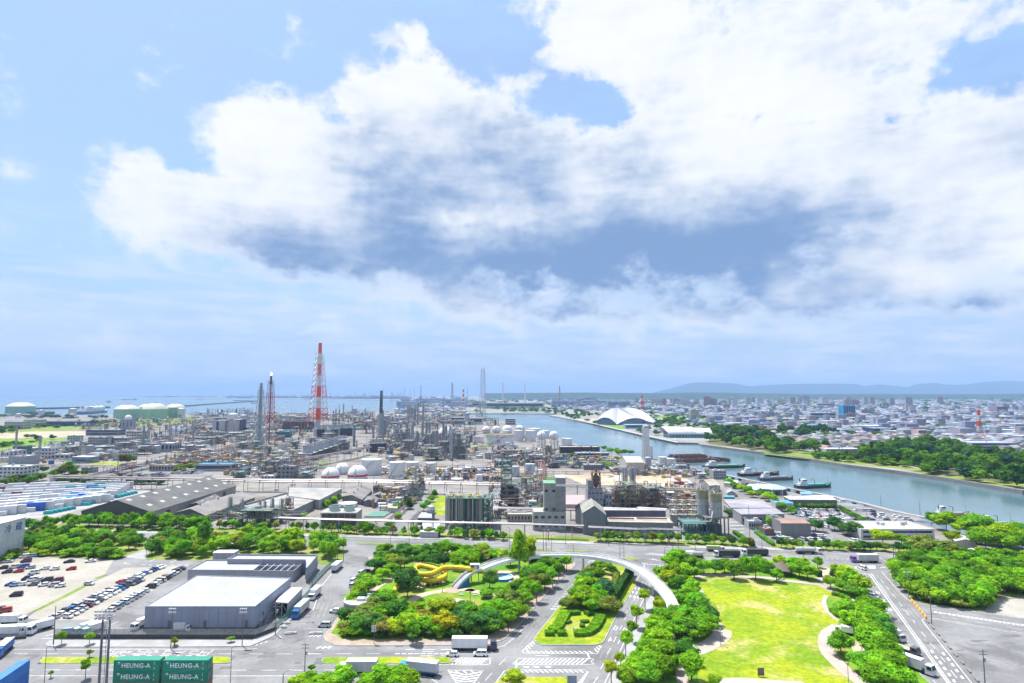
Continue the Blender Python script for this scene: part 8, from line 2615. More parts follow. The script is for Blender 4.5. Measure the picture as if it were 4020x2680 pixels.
BLD=[(HH,40,518,190,445,22,(.52,.55,.5),3,8,'pale green block at the far left'),(HH,228,500,165,425,20,(.6,.62,.55),3,6,'cream block beside the pale green one'),(HH,398,486,462,440,30,(.03,.07,.26),1,1,'long dark blue hall before the gas tanks'),(HH,268,380,212,345,30,(.14,.15,.22),1,1,'dark curved-roof hall near the sea'),(HH,870,700,170,600,18,(.38,.39,.41),4,7,'grey works block with an outside stair'),(HH,1055,690,205,605,18,gy(.42),3,8,'grey works block with open lower floor'),(HH,1250,620,180,540,16,(.46,.47,.49),3,7,'pale works block behind the domed tower'),(HH,850,580,330,525,20,(.25,.25,.33),2,12,'violet-grey process hall in the left works'),(HH,1390,745,168,665,16,(.18,.19,.22),2,6,'dark hall with a ribbed wall'),(HH,1556,745,155,660,22,(.4,.39,.44),1,4,'hall with a white arched roof'),(HH,405,812,100,710,16,(.55,.57,.58),3,3,'white tower block of the left works'),(HH,500,815,185,770,14,(.44,.45,.46),1,4,'long shed right of the white tower block'),(HH,80,875,168,790,20,(.36,.39,.42),1,1,'big plain grey hall at left'),(HH,1175,810,115,735,14,(.5,.51,.48),3,4,'square office with dark windows by the pipes'),(HH,1035,800,75,740,12,(.66,.67,.68),1,1,'plain white box building in the left works'),(HH,1112,808,62,745,12,(.62,.64,.6),1,1,'pale box building next to the white box'),(HH,1480,935,240,880,16,(.36,.34,.32),1,8,'brown-roofed low hall by the far car park'),(HH,-60,1045,285,895,18,(.6,.62,.62),4,7,'white works office with square windows at the left edge'),(HH,490,1075,52,995,6,(.52,.53,.5),1,1,'narrow pale pylon hut at the pipe bridge end'),(HH,810,950,110,905,8,(.4,.42,.44),2,5,'grey pump house under the left pipe bridge'),(HH,0,800,130,735,20,(.56,.57,.58),1,3,'white shed at the left picture edge'),(HH,340,760,190,705,26,(.62,.63,.64),1,4,'white-roofed long shed in the left works'),(HH,120,770,110,690,14,(.1,.22,.2),3,4,'dark green process block in the left works'),(HH,665,640,110,585,12,(.44,.5,.5),3,4,'pale tower with a roof frame'),(HH,600,700,90,640,10,(.5,.51,.52),2,3,'pale small process house in the left works'),(I,80,660,330,600,16,(.56,.55,.48),3,12,'long cream laboratory block left of the grey chimney'),(I,565,635,190,580,16,(.54,.53,.47),2,8,'cream two-storey block near the grey chimney'),(I,190,580,215,545,18,(.5,.52,.56),1,10,'long pale blue-grey shed before the finned hall'),(I,160,935,365,870,16,(.4,.44,.48),1,12,'long shed with a bright blue roof'),(I,640,945,140,915,14,(.38,.44,.48),1,6,'low shed with a teal blue roof'),(I,130,530,95,470,18,(.44,.28,.16),2,4,'rust-orange process block left of the finned hall'),(I,980,1010,165,890,12,(.28,.29,.31),3,4,'dark grey boiler block below the cooling tower'),(I,820,1020,130,985,10,(.55,.54,.58),1,4,'low white equipment house behind the pale sheds'),(I,985,720,62,665,12,gy(.7),1,1,'white cube beside the round dark tank'),(I,940,600,160,545,14,(.05,.25,.3),2,6,'teal process block right of the flare stack'),(I,700,885,85,850,9,gy(.21),1,3,'dark hut by the railway of pipes'),(I,925,880,60,790,9,(.44,.38,.22),2,3,'tan pump tower below the flare stack'),(KK,868,545,452,452,18,gy(.055),3,16,'long black office block by the canal'),(KK,1055,592,375,520,14,(.46,.48,.54),2,14,'pale blue two-storey office before the black block'),(KK,1140,712,210,655,14,(.25,.24,.29),1,8,'low hall with a tan roof near the canal'),(KK,1410,655,110,600,14,(.42,.46,.52),2,4,'blue-grey block by the trees'),(KK,135,690,100,610,12,(.42,.44,.43),1,3,'grey shed left of the teal tower top'),(KK,1040,660,130,620,10,(.5,.42,.4),1,5,'low reddish process shed near the canal'),(J,1310,965,130,905,14,gy(.6),1,3,'white flat shed by the red-roofed hut'),(J,1500,1030,180,985,22,(.38,.36,.32),1,6,'long brown-grey shed left of the teal tower'),(J,1500,945,72,915,8,(.5,.12,.1),1,2,'red hut on the pipe rack'),(J,800,785,110,740,12,(.2,.21,.24),1,4,'gabled dark shed before the columns'),(J,1190,470,130,400,30,(.56,.58,.62),2,4,'white works building near the canal head'),(J,1370,470,130,405,30,(.58,.6,.64),1,4,'long white shed near the canal head'),(RR,1130,470,70,428,30,(.52,.54,.58),3,5,'pale block with round windows by the canal head'),(RR,990,355,410,318,60,(.52,.52,.5),1,20,'very long pale power station hall'),(RR,900,345,100,318,50,(.5,.54,.58),1,4,'pale block left of the power station hall'),(M,265,735,130,650,12,(.34,.36,.38),3,6,'grey quay office by the barges'),(M,1085,1000,100,935,10,(.5,.51,.53),1,4,'fire station block with white wall'),(M,1440,1002,92,940,12,(.42,.37,.3),1,3,'tan end of the fire station'),(M,960,1290,105,1180,20,(.27,.27,.29),1,2,'dark hall with a brown roof by the car park'),(M,795,1312,95,1280,8,(.2,.14,.12),0,1,'brown bike shed by the works gate'),(M,690,1150,90,1112,8,(.46,.48,.52),1,3,'small pale hut by the big grey halls'),]
for c,x,y,wpx,yt,dep,c_,fl_,by_,d_ in BLD:
 p=c(x,y)
 rc=gy(.44)
 for key,v in(('blue roof',(.03,.26,.52)),('teal blue',(.05,.32,.42)),('brown',(.3,.22,.17)),('white',gy(.58)),('tan',(.46,.42,.35)),('dark',(.25,.25,.27))):
  if key in d_:
   rc=v
   break
 fr9=p.y>1500
 bldg(p,c.wid(wpx,p.y),dep,max(3.,c.top(p,yt)),d_,NO,c_,0 if by_==1 else fl_,by_,roofc=rc,ribbon=(by_>=12 or fr9),side=not fr9,units=0 if fr9 else 3)
dt=thing('domed_tower','round grey tower with a white dome before the gas tanks','tower')
p=HH(1268,515)
r_=HH.wid(66,p.y)
h_=HH.top(p,425)
dt.location=(p.x,p.y,.06)
cy9(0,0,0,h_,r_,n=18).mk9('wall','conc',dt,(.36,.38,.42));MB().ball(0,0,h_+r_*.25,r_*.5,18,10).mk9('dome','paint',dt,(.7,.71,.74),smooth=True);MB().ring(0,0,h_-1,h_+1.5,r_,r_*1.06,18).mk9('parapet','conc',dt,(.3,.31,.34))
for k in range(5):
 a=-2.6+.5*k
 MB().bar((math.cos(a)*r_*1.01,math.sin(a)*r_*1.01,h_*.2),(math.cos(a)*r_*1.01,math.sin(a)*r_*1.01,h_*.8),1.6,.3).mk9('window_strip','glass',dt)
# column forest and pipe frames
FOR='in the column forest'
rnd0=random.Random(77)
for x,yg,yt,r_ in((640,660,470,13),(657,665,505,12),(690,640,455,9),(741,640,540,10),(750,650,440,11),(772,640,500,9),(808,640,432,10),(850,690,528,9),(862,690,540,9),(905,600,440,8),(912,590,255,7),(945,690,440,10),(975,690,440,9),(968,700,560,14),(986,720,560,12),(1010,720,530,11),(1024,720,530,10),(1048,740,520,12),(1038,730,545,9),(1110,740,430,8),(1140,690,475,9),(1165,720,560,8),(1196,800,515,13),(1218,800,540,12),(1242,800,545,12),(1272,805,560,13),(1298,805,690,12),(1322,800,700,9),(1180,780,480,9),(720,690,590,9),(800,700,470,8),(230,690,475,8),(222,690,470,7),(418,660,480,9),(75,640,505,8),(535,560,385,12),(610,480,385,9),(655,560,400,10),(830,470,300,8),(780,440,260,7),(800,440,290,7),(760,440,280,6),(860,470,250,6),(45,470,310,6),(80,460,315,6),(20,470,330,6),(120,440,265,5)):
 p=J(x,yg)
 column(p,max(.8,J.wid(r_,p.y)),J.top(p,yt),rnd0.choice(['grey steel column','dark steel column','pale steel column']),FOR,rnd0.choice([(.3,.33,.38),(.22,.25,.3),(.4,.43,.47),(.34,.32,.32)]),rnd0.choice([2,3,4]))
UN=[(J,690,780,140,630,16,(.2,.22,.27)),(J,915,830,165,710,18,(.25,.28,.24)),(J,1090,800,90,640,14,(.22,.24,.28)),(J,1190,812,150,560,16,(.24,.27,.31)),(J,570,640,90,450,20,(.24,.27,.32)),(J,640,700,120,520,20,(.22,.25,.3)),(J,270,560,140,440,30,(.17,.1,.11)),(J,130,470,130,375,30,(.13,.14,.2)),(J,245,470,90,335,26,(.14,.15,.2)),(J,340,480,70,345,26,(.16,.15,.18)),(J,0,490,100,405,30,(.14,.12,.14)),(J,560,470,200,405,30,(.22,.25,.3)),(J,480,600,70,340,16,(.38,.42,.46)),(J,720,400,140,270,40,(.2,.23,.29)),(J,940,560,120,430,24,(.24,.27,.31)),(J,1200,520,120,430,26,(.16,.24,.26)),(J,1320,540,110,440,26,(.1,.2,.22)),(J,1440,430,90,240,40,(.22,.27,.33)),(J,1540,480,120,410,30,(.06,.22,.2)),(J,1060,720,110,580,16,(.23,.26,.3)),(J,880,690,90,600,16,gy(.28)),(I,560,720,120,650,18,(.34,.35,.36)),(I,680,720,120,640,18,(.12,.28,.28)),(I,1060,740,120,640,18,(.26,.28,.28)),(I,280,400,170,320,40,(.3,.32,.38)),(I,460,390,130,310,40,(.28,.32,.4)),(I,600,390,110,310,40,(.26,.29,.36)),(I,640,520,130,445,26,(.22,.22,.3)),(I,820,600,120,540,20,(.4,.22,.2)),(I,950,530,120,430,26,(.2,.13,.15)),(I,1080,450,200,395,36,(.24,.22,.28)),(I,1260,760,100,600,14,(.34,.32,.33)),(I,1420,640,120,560,18,(.38,.36,.33)),(I,545,1020,90,945,12,(.12,.26,.24)),(I,1180,1010,130,950,12,(.24,.34,.34)),(I,1560,760,130,620,14,(.34,.35,.37)),(HH,540,770,230,690,22,(.24,.32,.26)),(HH,900,760,160,690,22,(.36,.38,.36)),(HH,1440,620,180,540,24,(.36,.38,.36)),(HH,1640,580,180,520,26,(.06,.16,.4)),(HH,880,820,150,770,18,(.4,.42,.42)),(HH,1800,760,110,680,20,(.42,.4,.44)),(HH,1900,720,110,640,20,(.46,.45,.44)),(KK,470,640,230,540,14,gy(.46)),(KK,330,600,130,560,14,(.48,.47,.46)),(KK,90,560,160,500,14,gy(.34)),(KK,780,640,120,560,14,gy(.42)),(KK,185,480,70,425,12,(.28,.3,.36)),(KK,740,690,110,630,12,(.1,.1,.14)),(KK,360,340,100,230,24,(.24,.32,.45)),(L,640,520,160,480,10,(.38,.36,.36)),(L,940,540,220,490,10,(.44,.42,.38)),(L,330,520,200,475,10,(.36,.38,.36)),(M,600,830,120,770,10,(.36,.3,.24))]
for i,(c,x,yg,wpx,yt,dep,c_)in enumerate(UN):
 p=c(x,yg)
 fr9=p.y>900
 w_=c.wid(wpx,p.y)
 punit(p,w_,dep,max(5.,c.top(p,yt)),rnd0.choice(['grey pipe frame','dense pipe frame','many-decked pipe frame']),'in the middle works',100+i,c_,3 if fr9 else 4,(max(2,int(w_/9)),2),tuple(min(.5,v*1.2)for v in c_),vessels=6 if fr9 else 8,pipes=18 if fr9 else 36)
# small fill between the landmarks
def scatter(poly,n,whr,seed,kinds,smin=5,smax=14,avoid=8.):
 rnd=random.Random(seed)
 done,tries=0,0
 while done<n and tries<n*40:
  tries+=1
  x,y=rnd_in(poly,rnd)
  if any((x-a)**2+(y-b)**2<avoid**2 for a,b in FILLED):
   continue
  FILLED.append((x,y))
  done+=1
  k=rnd.choice(kinds)
  s_=rnd.uniform(smin,smax)
  if k=='hut':
   c_=rnd.choice([gy(.55),(.42,.44,.47),(.5,.47,.4),(.34,.36,.4),gy(.62),(.2,.3,.36)])
   t=gen('works_hut',rnd.choice(['flat works hut','low works hut','plain works shed']),whr,'hut',(x,y,.06),rnd.choice([0,.15,-.1,.5]))
   hh=rnd.uniform(3.5,8)
   bx9(0,0,0,s_*1.3,s_*.8,hh).mk9('wall','wall',t,c_);bx9(-.3,-.3,hh,s_*1.3+.3,s_*.8+.3,hh+.3).mk9('roof','roof',t,rnd.choice([gy(.55),gy(.4),(.3,.3,.32),(.5,.46,.4),(.05,.28,.36),(.36,.2,.15)]))
   bx9(s_*.3,-.05,hh*.35,s_*1.,-.005,hh*.6).mk9('window_band','glass',t)
  elif k=='tank':
   r=s_*.32
   hh=r*rnd.uniform(1.2,2.6)
   c_=rnd.choice([gy(.62),(.45,.48,.5),(.34,.36,.4),(.55,.5,.42)])
   t=gen('process_tank',rnd.choice(['small upright tank','small pale tank','small grey tank']),whr,'tank',(x,y,.06))
   MB().lathe(0,0,[(r,0),(r,hh),(r*.6,hh+r*.2),(0,hh+r*.25)],16).mk9('shell','paint',t,c_);MB().ring(0,0,hh,hh+.5,r*.98,r*1.04,16).mk9('rim','steel',t,gy(.4))
  elif k=='column':
   column(Vector((x,y,0)),rnd.uniform(.7,1.5),rnd.uniform(16,38),rnd.choice(['slim column','thin steel column']),whr,rnd.choice([(.3,.33,.38),(.4,.43,.47),(.34,.32,.32)]),2)
  elif k=='unit':
   punit(Vector((x,y,0)),s_*1.4,s_*.9,rnd.uniform(7,16),rnd.choice(['small pipe frame','low pipe frame']),whr,seed*100+done,rnd.choice([(.28,.3,.32),gy(.36),(.22,.26,.28),(.3,.22,.18)]),3,(2,1),vessels=4,pipes=15)
  elif k=='drum':
   t=gen('drum_tank','white drum tank on saddles',whr,'tank',(x,y,.06),rnd.uniform(-.3,.3))
   MB().bar((-s_*.5,0,2.2),(s_*.5,0,2.2),2.6,n=12).mk9('drum','paint',t,gy(.6));bx9(-s_*.3,-1,0,-s_*.3+.5,1,1.2).mk9('saddle','conc',t,gy(.4));bx9(s_*.3,-1,0,s_*.3+.5,1,1.2).mk9('saddle','conc',t,gy(.4))
FILLED=[(o.location.x,o.location.y)for o in list(col.objects)if o.parent is None and 'category' in o and o.type=='EMPTY' and o['category']in('tank','building','process plant','column','tree')]
scatter([*HH.p(-100,830,0,760,600,700,1300,640,2000,600,2000,720,1300,780,900,850,0,870)],46,'in the left chemical works',1,['hut','hut','tank','unit','drum','column'],8,20,14)
scatter([*I.p(200,500,0,600,100,760,560,720,900,640,1300,590,1300,500,900,480)],44,'left of the red chimney',2,['hut','hut','tank','unit','column'],9,24,16)
scatter([*I.p(560,960,600,800,1180,760,1180,900,1400,960,1100,1010)],30,'below the long cooling tower',3,['hut','tank','unit','drum'],6,14,12)
scatter([*J.p(180,700,380,620,900,620,1340,560,1520,720,1360,830,700,830,560,800)],40,'between the columns',4,['unit','tank','column','hut','drum'],6,13,11)
scatter([*J.p(0,480,300,420,700,350,1160,380,1500,420,1500,480,1000,480,400,560,0,560)],52,'in the far works',5,['unit','tank','column','hut','tank','hut'],14,36,26)
scatter([*I.p(0,470,0,380,760,370,1300,370,1760,350,1760,400,1000,430,500,480)],40,'along the far shore of the works',6,['hut','tank','hut','unit','column'],20,50,36)
scatter([*KK.p(0,600,60,480,500,560,900,560,1040,640,1050,700,720,710,100,680)],26,'before the canal tanks',7,['tank','drum','unit','hut'],5,10,9)
scatter([*L.p(300,530,340,470,1100,480,1500,560,1600,640,1300,560)],16,'by the sandy ground',8,['tank','drum','hut'],4,8,8)
scatter([*J.p(420,1140,480,1100,880,1100,860,1150,740,1240,700,1330,620,1330)],12,'by the plant road',9,['tank','drum','hut','unit'],4,8,7)
scatter([*KK.p(430,1140,430,960,680,950,680,1130)],9,'between the teal and concrete towers',10,['unit','tank','drum','hut'],4,8,6)
scatter([*HH.p(-300,420,0,380,600,375,1000,395,800,420,300,400)],12,'by the sea wall',11,['hut','tank'],20,40,40)
# ships
def ship(a,b,dsc,hullc=(.03,.03,.035),bootc=(.22,.07,.06),deckc=(.3,.32,.3),housec=(.66,.67,.68),beam=None,free=2.4,house=(.08,.3),cargo='hatch',hatchc=(.25,.35,.28),name='cargo_ship',scale_h=1.,cranes=1):
 d=b-a
 d.z=0
 L4=d.length
 bm_=(beam or L4*.165)/2
 t=gen(name,dsc,NO,'ship',(a.x,a.y,WATER_Z),math.atan2(d.y,d.x))
 st_=[(0,.72,1.25),(.06,.9,1.15),(.2,1,1.),(.5,1,.92),(.75,.98,1.),(.88,.72,1.25),(.95,.4,1.5),(1.,.03,1.75)]
 def loft(z0f,z1f,mat_c,nm,k0=1.,k1=1.):
  vs,n=[],len(st_)
  for x,w,sh in st_:
   for s in(-1,1):
    vs.append((x*L4-(.02*L4 if x==1 and z0f<.5 else 0),s*bm_*w*k0,z0f*free*sh))
    vs.append((x*L4,s*bm_*w*k1,z1f*free*sh))
  fs=[]
  for i in range(n-1):
   q=4*i
   fs+=[(q,q+4,q+5,q+1),(q+2,q+3,q+7,q+6)]
  fs+=[(0,1,3,2),(4*n-4,4*n-2,4*n-1,4*n-3)]
  MB().add(vs,fs).mk9(nm,'paint',t,mat_c)
 loft(-.3,.35,bootc,'lower_hull',.92,.97)
 loft(.35,1.,hullc,'hull',.97,1.)
 vs=[]
 for x,w,sh in st_:
  vs+=[(x*L4,-bm_*w*.97,free*sh*.86),(x*L4,bm_*w*.97,free*sh*.86)]
 MB().add(vs,[(2*i,2*i+2,2*i+3,2*i+1)for i in range(len(st_)-1)]).mk9('deck','paint',t,deckc)
 h0,h1_=house[0]*L4,house[1]*L4
 z=free*1.
 hs=1.9*scale_h
 bx9(h0,-bm_*.8,z,h1_,bm_*.8,z+hs).mk9('deckhouse','paint',t,housec);bx9(h0+(h1_-h0)*.15,-bm_*.68,z+hs,h1_-(h1_-h0)*.1,bm_*.68,z+2*hs).mk9('upper_house','paint',t,housec)
 bx9(h0+(h1_-h0)*.35,-bm_*.72,z+2*hs,h1_-(h1_-h0)*.05,bm_*.72,z+2.9*hs).mk9('wheelhouse','paint',t,housec)
 for s in(-1,1):
  bx9(h0+(h1_-h0)*.4,min(s*bm_*.72,s*(bm_*.72+.04)),z+2.3*hs,h1_-(h1_-h0)*.08,max(s*bm_*.72,s*(bm_*.72+.04)),z+2.7*hs).mk9('window_band','glass',t)
 bx9(h1_-(h1_-h0)*.05,-bm_*.66,z+2.3*hs,h1_-(h1_-h0)*.05+.05,bm_*.66,z+2.7*hs).mk9('window_band','glass',t)
 cy9(h0+(h1_-h0)*.2,0,z+2*hs,z+3.4*hs,bm_*.2,bm_*.16,10).mk9('funnel','paint',t,(.15,.2,.35))
 MB().bar((h0+(h1_-h0)*.6,0,z+2.9*hs),(h0+(h1_-h0)*.6,0,z+5.2*hs),.25,n=6).mk9('mast','steel',t,(.6,.62,.4))
 MB().bar((L4*.9,0,z*1.2),(L4*.9,0,z+4.2*hs),.25,n=6).mk9('foremast','steel',t,(.55,.56,.4))
 if cargo=='hatch':
  bx9(h1_+L4*.04,-bm_*.62,z*.9,L4*.82,bm_*.62,z*.9+1.3).mk9('hatch_coaming','paint',t,deckc)
  for k in range(5):
   xa=h1_+L4*.05+(L4*.76-h1_)*k/5
   bx9(xa,-bm_*.6,z*.9+1.3,xa+(L4*.76-h1_)/5-.3,bm_*.6,z*.9+1.55).mk9('hatch_cover','paint',t,hatchc)
 elif cargo=='tank':
  for k in range(3):
   x=h1_+(L4*.86-h1_)*(k+.5)/3
   MB().ball(x,0,z+bm_*.35,bm_*.8,18,10,bm_*.8).mk9('cargo_tank','paint',t,(.55,.62,.55),smooth=True)
 for k in range(cranes):
  x=h1_+(L4*.85-h1_)*(k+.6)/(cranes+.4)
  cm=MB().bar((x,0,z),(x,0,z+2.6*hs),.4,n=6).bar((x,0,z+2.5*hs),(x-L4*.12,0,z+2.9*hs),.3)
  cm.mk9('derrick','steel',t,(.35,.12,.1))
 rl_=MB()
 for s in(-1,1):
  rl_.bar((0,s*bm_*.72,free*1.25+.9),(L4*.2,s*bm_*.98,free+.9),.08);rl_.bar((L4*.2,s*bm_*.98,free+.9),(L4*.75,s*bm_*.97,free+.9),.08)
 rl_.mk9('railing','steel',t,gy(.6))
 return t
ZW=WATER_Z
ship(M(158,622,ZW),M(592,612,ZW),'black-hulled coaster with a teal strake moored farthest left',(.025,.03,.035),(.2,.06,.05),(.14,.36,.26),hatchc=(.18,.42,.26))
ship(M(522,702,ZW),M(940,690,ZW),'dark brown coaster with white deckhouse lying outside its neighbour',(.045,.03,.035),(.1,.06,.06),(.22,.16,.14),hatchc=(.2,.15,.13),cranes=2)
ship(M(728,748,ZW),M(1085,738,ZW),'grey-blue coaster moored against the jetty',(.09,.1,.13),(.16,.13,.13),(.28,.3,.3),hatchc=gy(.33))
ship(M(1105,830,ZW),M(1472,815,ZW),'green-decked coaster with a white bridge moored at right',(.04,.05,.06),(.06,.07,.08),(.05,.36,.28),hatchc=(.1,.45,.34))
ship(N(885,1402,ZW),N(1228,1395,ZW),'rusty-hulled coaster with a white and red bridge near the quay trees',(.28,.12,.11),(.24,.09,.08),(.36,.34,.22),hatchc=(.42,.4,.28))
ship(N(1365,1505,ZW),N(1672,1492,ZW),'bright blue coaster at the right edge of the canal',(.02,.08,.42),(.02,.06,.3),(.1,.34,.24),hatchc=(.16,.4,.26),house=(.02,.2))
ship(HH(780,372,ZW),HH(1058,345,ZW),'white and blue gas carrier at the far sea berth',(.03,.2,.42),(.03,.12,.3),(.4,.42,.42),cargo='tank',free=9,beam=38,house=(.06,.34),scale_h=3.6,cranes=0,name='gas_carrier')
for i,(a,b,what)in enumerate((((1212,226),(1358,226),'long low freighter out at sea'),((1062,250),(1098,250),'small tanker seen end-on at sea'),((150,157),(228,157),'faint freighter near the horizon at left'),((1280,161),(1300,161),'tiny ship on the horizon'))):
 ship(HH(*a,ZW),HH(*b,ZW),what,(.04,.06,.12),free=7,beam=26,scale_h=2.2,house=(.8,.92)if i==0 else(.1,.4),cranes=0)
for i,(a,b,what)in enumerate((((728,262),(772,260),'small boat left of the grey chimney'),((1056,251),(1074,251),'small dark boat near the far shore'),((190,224),(252,224),'low dark barge off the breakwater'))):
 ship(I(*a,ZW),I(*b,ZW),what,(.05,.06,.1),free=3,scale_h=1.2,cranes=0)
def barge(a,b,dsc,color):
 d=b-a
 d.z=0
 L4=d.length
 w=L4*.26
 t=gen('barge',dsc,NO,'barge',(a.x,a.y,WATER_Z),math.atan2(d.y,d.x))
 m_=MB()
 m_.add([(L4*.04,0,-.6),(L4*.96,0,-.6),(L4*.96,w,-.6),(L4*.04,w,-.6),(0,0,2.6),(L4,0,2.6),(L4,w,2.6),(0,w,2.6)],[(0,1,5,4),(1,2,6,5),(2,3,7,6),(3,0,4,7),(4,5,6,7)])
 m_.mk9('hull','steel',t,color)
 for(x0,y0,x1,y1)in((.06,.04,.94,.1),(.06,.9,.94,.96),(.06,.1,.1,.9),(.9,.1,.94,.9)):
  bx9(L4*x0,w*y0,2.6,L4*x1,w*y1,4.).mk9('hold_wall','steel',t,tuple(v*1.15 for v in color))
 for k in range(4):
  bx9(L4*(.2+.18*k),w*.1,3.3,L4*(.2+.18*k)+.6,w*.9,3.9).mk9('cross_beam','steel',t,tuple(v*.8 for v in color))
 bx9(L4*.01,w*.3,2.6,L4*.05,w*.7,5).mk9('winch_house','paint',t,(.05,.12,.35))
barge(L(1160,340,ZW),L(1640,325,ZW),'broad brown barge with an open hold, farther one',(.23,.12,.075))
barge(L(1270,400,ZW),L(1800,385,ZW),'brown barge with a blue winch house, nearer one',(.2,.09,.065))
barge(L(1640,360,ZW),L(1900,385,ZW),'rounded rusty barge behind the black coaster',(.18,.08,.06))
for i,(x,y)in enumerate(((412,592),(515,612),(695,652),(740,652),(900,672),(955,682),(1090,690))):
 a=S(x-12,y,ZW)
 b=S(x+12,y+2,ZW)
 ship(a,b,'small white boat moored before the white dome, %s from left'%ordinal(i+1),(.6,.62,.64),(.3,.3,.32),free=.9,scale_h=.5,cargo='none',cranes=0,name='small_boat')
jt=thing('jetty','long concrete jetty on dark piles along the near canal bank','jetty')
jp=[M(395,690,.6),M(760,765,.6),M(1130,840,.6),M(1480,905,.6),M(1829,985,.6),N(480,1330,.6),N(840,1400,.6)]
jd=MB();band3(jd,[(p.x,p.y,0)for p in jp],3.4,-.1,.7);jd.mk9('deck','conc',jt,gy(.4))
jr=MB()
for a,b in zip(jp[:-1],jp[1:]):
 d=b-a
 n=int(d.length/9)
 for i in range(n):
  q=a+d*(i/n)
  link('pile',shr('pile',lambda:bx9(-.55,-1.5,-3.2,.55,1.5,0.).mesh('pile','conc')),jt,gy(.1),loc=(q.x,q.y,0),rz=math.atan2(d.y,d.x))
  jr.bar((q.x,q.y,.7),(q.x,q.y,1.8),.08)
 jr.bar((a.x,a.y,1.8),(b.x,b.y,1.8),.07)
jr.mk9('railing','steel',jt,gy(.46))
for i in range(11):
 p=S(525+15*i,625+3*i,ZW)
 t=gen('mooring_stake','thin mooring stake','in the canal before the dome','stake',(p.x,p.y,ZW))
 cy9(0,0,-.5,4.2,.25,n=6).mk9('stake','steel',t,(.5,.54,.58));cy9(0,0,3.4,3.9,.3,n=6).mk9('band','paint',t,gy(.7))
bw=MB()
for pts,w,h in(([HH(200,320,ZW),HH(1080,303,ZW)],30,5),([Q(1238,520,ZW),Q(1500,500,ZW),Q(1762,484,ZW)],30,4),([Q(1620,480,ZW),Q(1760,482,ZW)],40,5)):
 band3(bw,[(p.x,p.y,0)for p in pts],w,WATER_Z-.3,h)
struct('breakwater',bw,pmat('breakwater stone',(.07,.085,.1),.9,var=.3))
# canal side works at right
W5='on the quay'
gshed(L(447,330,12),L(545,390,12),L(780,392,12),12,16,'large cream gabled shed left of the white tower',NO,(.52,.5,.45),(.45,.44,.4),roofmat='roof')
cb=thing('cold_box_tower','tall white air separation tower with a lower shoulder block','tower')
p=L(845,345)
hS=L.top(p,-100)
wS=L.wid(68,p.y)
cb.location=(p.x,p.y,.06)
bx9(-wS*.85,0,0,wS*.15,8,hS).mk9('main_box','paint',cb,gy(.69));bx9(-wS*.3,-1.5,0,wS*.75,6,L.top(p,178)).mk9('shoulder_box','paint',cb,gy(.66));bx9(-wS*.85,-.04,hS*.93,wS*.15,-.005,hS*.97).mk9('stripe','paint',cb,(.5,.33,.25))
m_=MB();lattice(m_,-wS*1.05,2,0,hS*.95,2.2,2.2,9,.16);m_.mk9('stair_tower','steel',cb,(.62,.62,.64))
for k in range(6):
 bx9(-wS*.85,-.05,hS*(.1+.14*k),wS*.15,-.005,hS*(.1+.14*k)+.15).mk9('panel_joint','paint',cb,gy(.5))
for i,(x,y,r_,yt)in enumerate(((1040,455,55,318),(1150,460,66,338))):
 tank(L,x,y,r_,yt,'white cylindrical tank with a rounded rim, %s'%('left one of the quay pair','right one of the quay pair')[i],NO,gy(.72))
tank(L,842,470,44,330,'blue-grey silo in front of the white tower',NO,(.36,.41,.47),'dome',stair=False)
for x,y,r_,yt in((920,515,17,425),(1170,500,16,425),(1210,500,16,430),(1415,545,17,455),(1468,550,16,460),(960,470,20,400)):
 tank(L,x,y,r_,yt,'slim white gas cylinder tank',W5,gy(.7),'dome',stair=False)
fshed([M(445,1030,6),M(885,1032,6),M(740,945,6),M(365,942,6)],6,'wide flat hall with a violet-grey roof, farther of two',NO,(.36,.36,.4),(.33,.32,.36))
fshed([M(550,1098,6),M(990,1095,6),M(900,1035,6),M(460,1040,6)],6,'wide flat hall with a violet-grey roof, nearer of two',NO,(.3,.3,.34),(.31,.3,.34),wins=8)
oc=thing('octagonal_hall','eight-sided grey hall with a pale aqua roof by the canal','hall')
p=M(920,900)
hh_=M.top(p,840)
r_=M.wid(135,p.y)
oc.location=(p.x,p.y+r_*.8,.06)
pts8=[(r_*math.cos(a)*1.02,r_*.85*math.sin(a))for a in[math.pi/8+k*math.pi/4 for k in range(8)]]
MB().prism(pts8,0,hh_).mk9('wall','wall',oc,(.26,.28,.32))
m_=MB()
top8=[(x*.45,y*.45)for x,y in pts8]
m_.add([(x*1.05,y*1.05,hh_)for x,y in pts8]+[(x,y,hh_+r_*.22)for x,y in top8],[(i,(i+1)%8,8+(i+1)%8,8+i)for i in range(8)]+[tuple(range(8,16))])
m_.mk9('roof','roof',oc,(.42,.58,.64))
for k in range(8):
 a,b=Vector((*pts8[k],0)),Vector((*pts8[(k+1)%8],0))
 bx9(a.x-.25,a.y-.25,0,a.x+.25,a.y+.25,hh_).mk9('corner_post','paint',oc,(.55,.57,.6))
 q=(a+b)/2*1.004
 if q.y<0:
  link('door',bx9(-2,-.08,0,2,.08,hh_*.7).mesh('door','dark'),oc,loc=(q.x,q.y,0),rz=math.atan2((b-a).y,(b-a).x))
fshed([M(590,820,4),M(700,850,4),M(820,790,4),M(640,770,4)],4,'low pale-green roofed annex left of the aqua hall',NO,(.3,.26,.22),(.42,.54,.52),roofmat='roof')
fs_=fshed([M(1050,945,5.5),M(1530,948,5.5),M(1430,900,5.5),M(990,912,5.5)],5.5,'long fire station with a pale roof and red engine inside',NO,(.2,.18,.19),(.6,.58,.57),roofmat='roof')
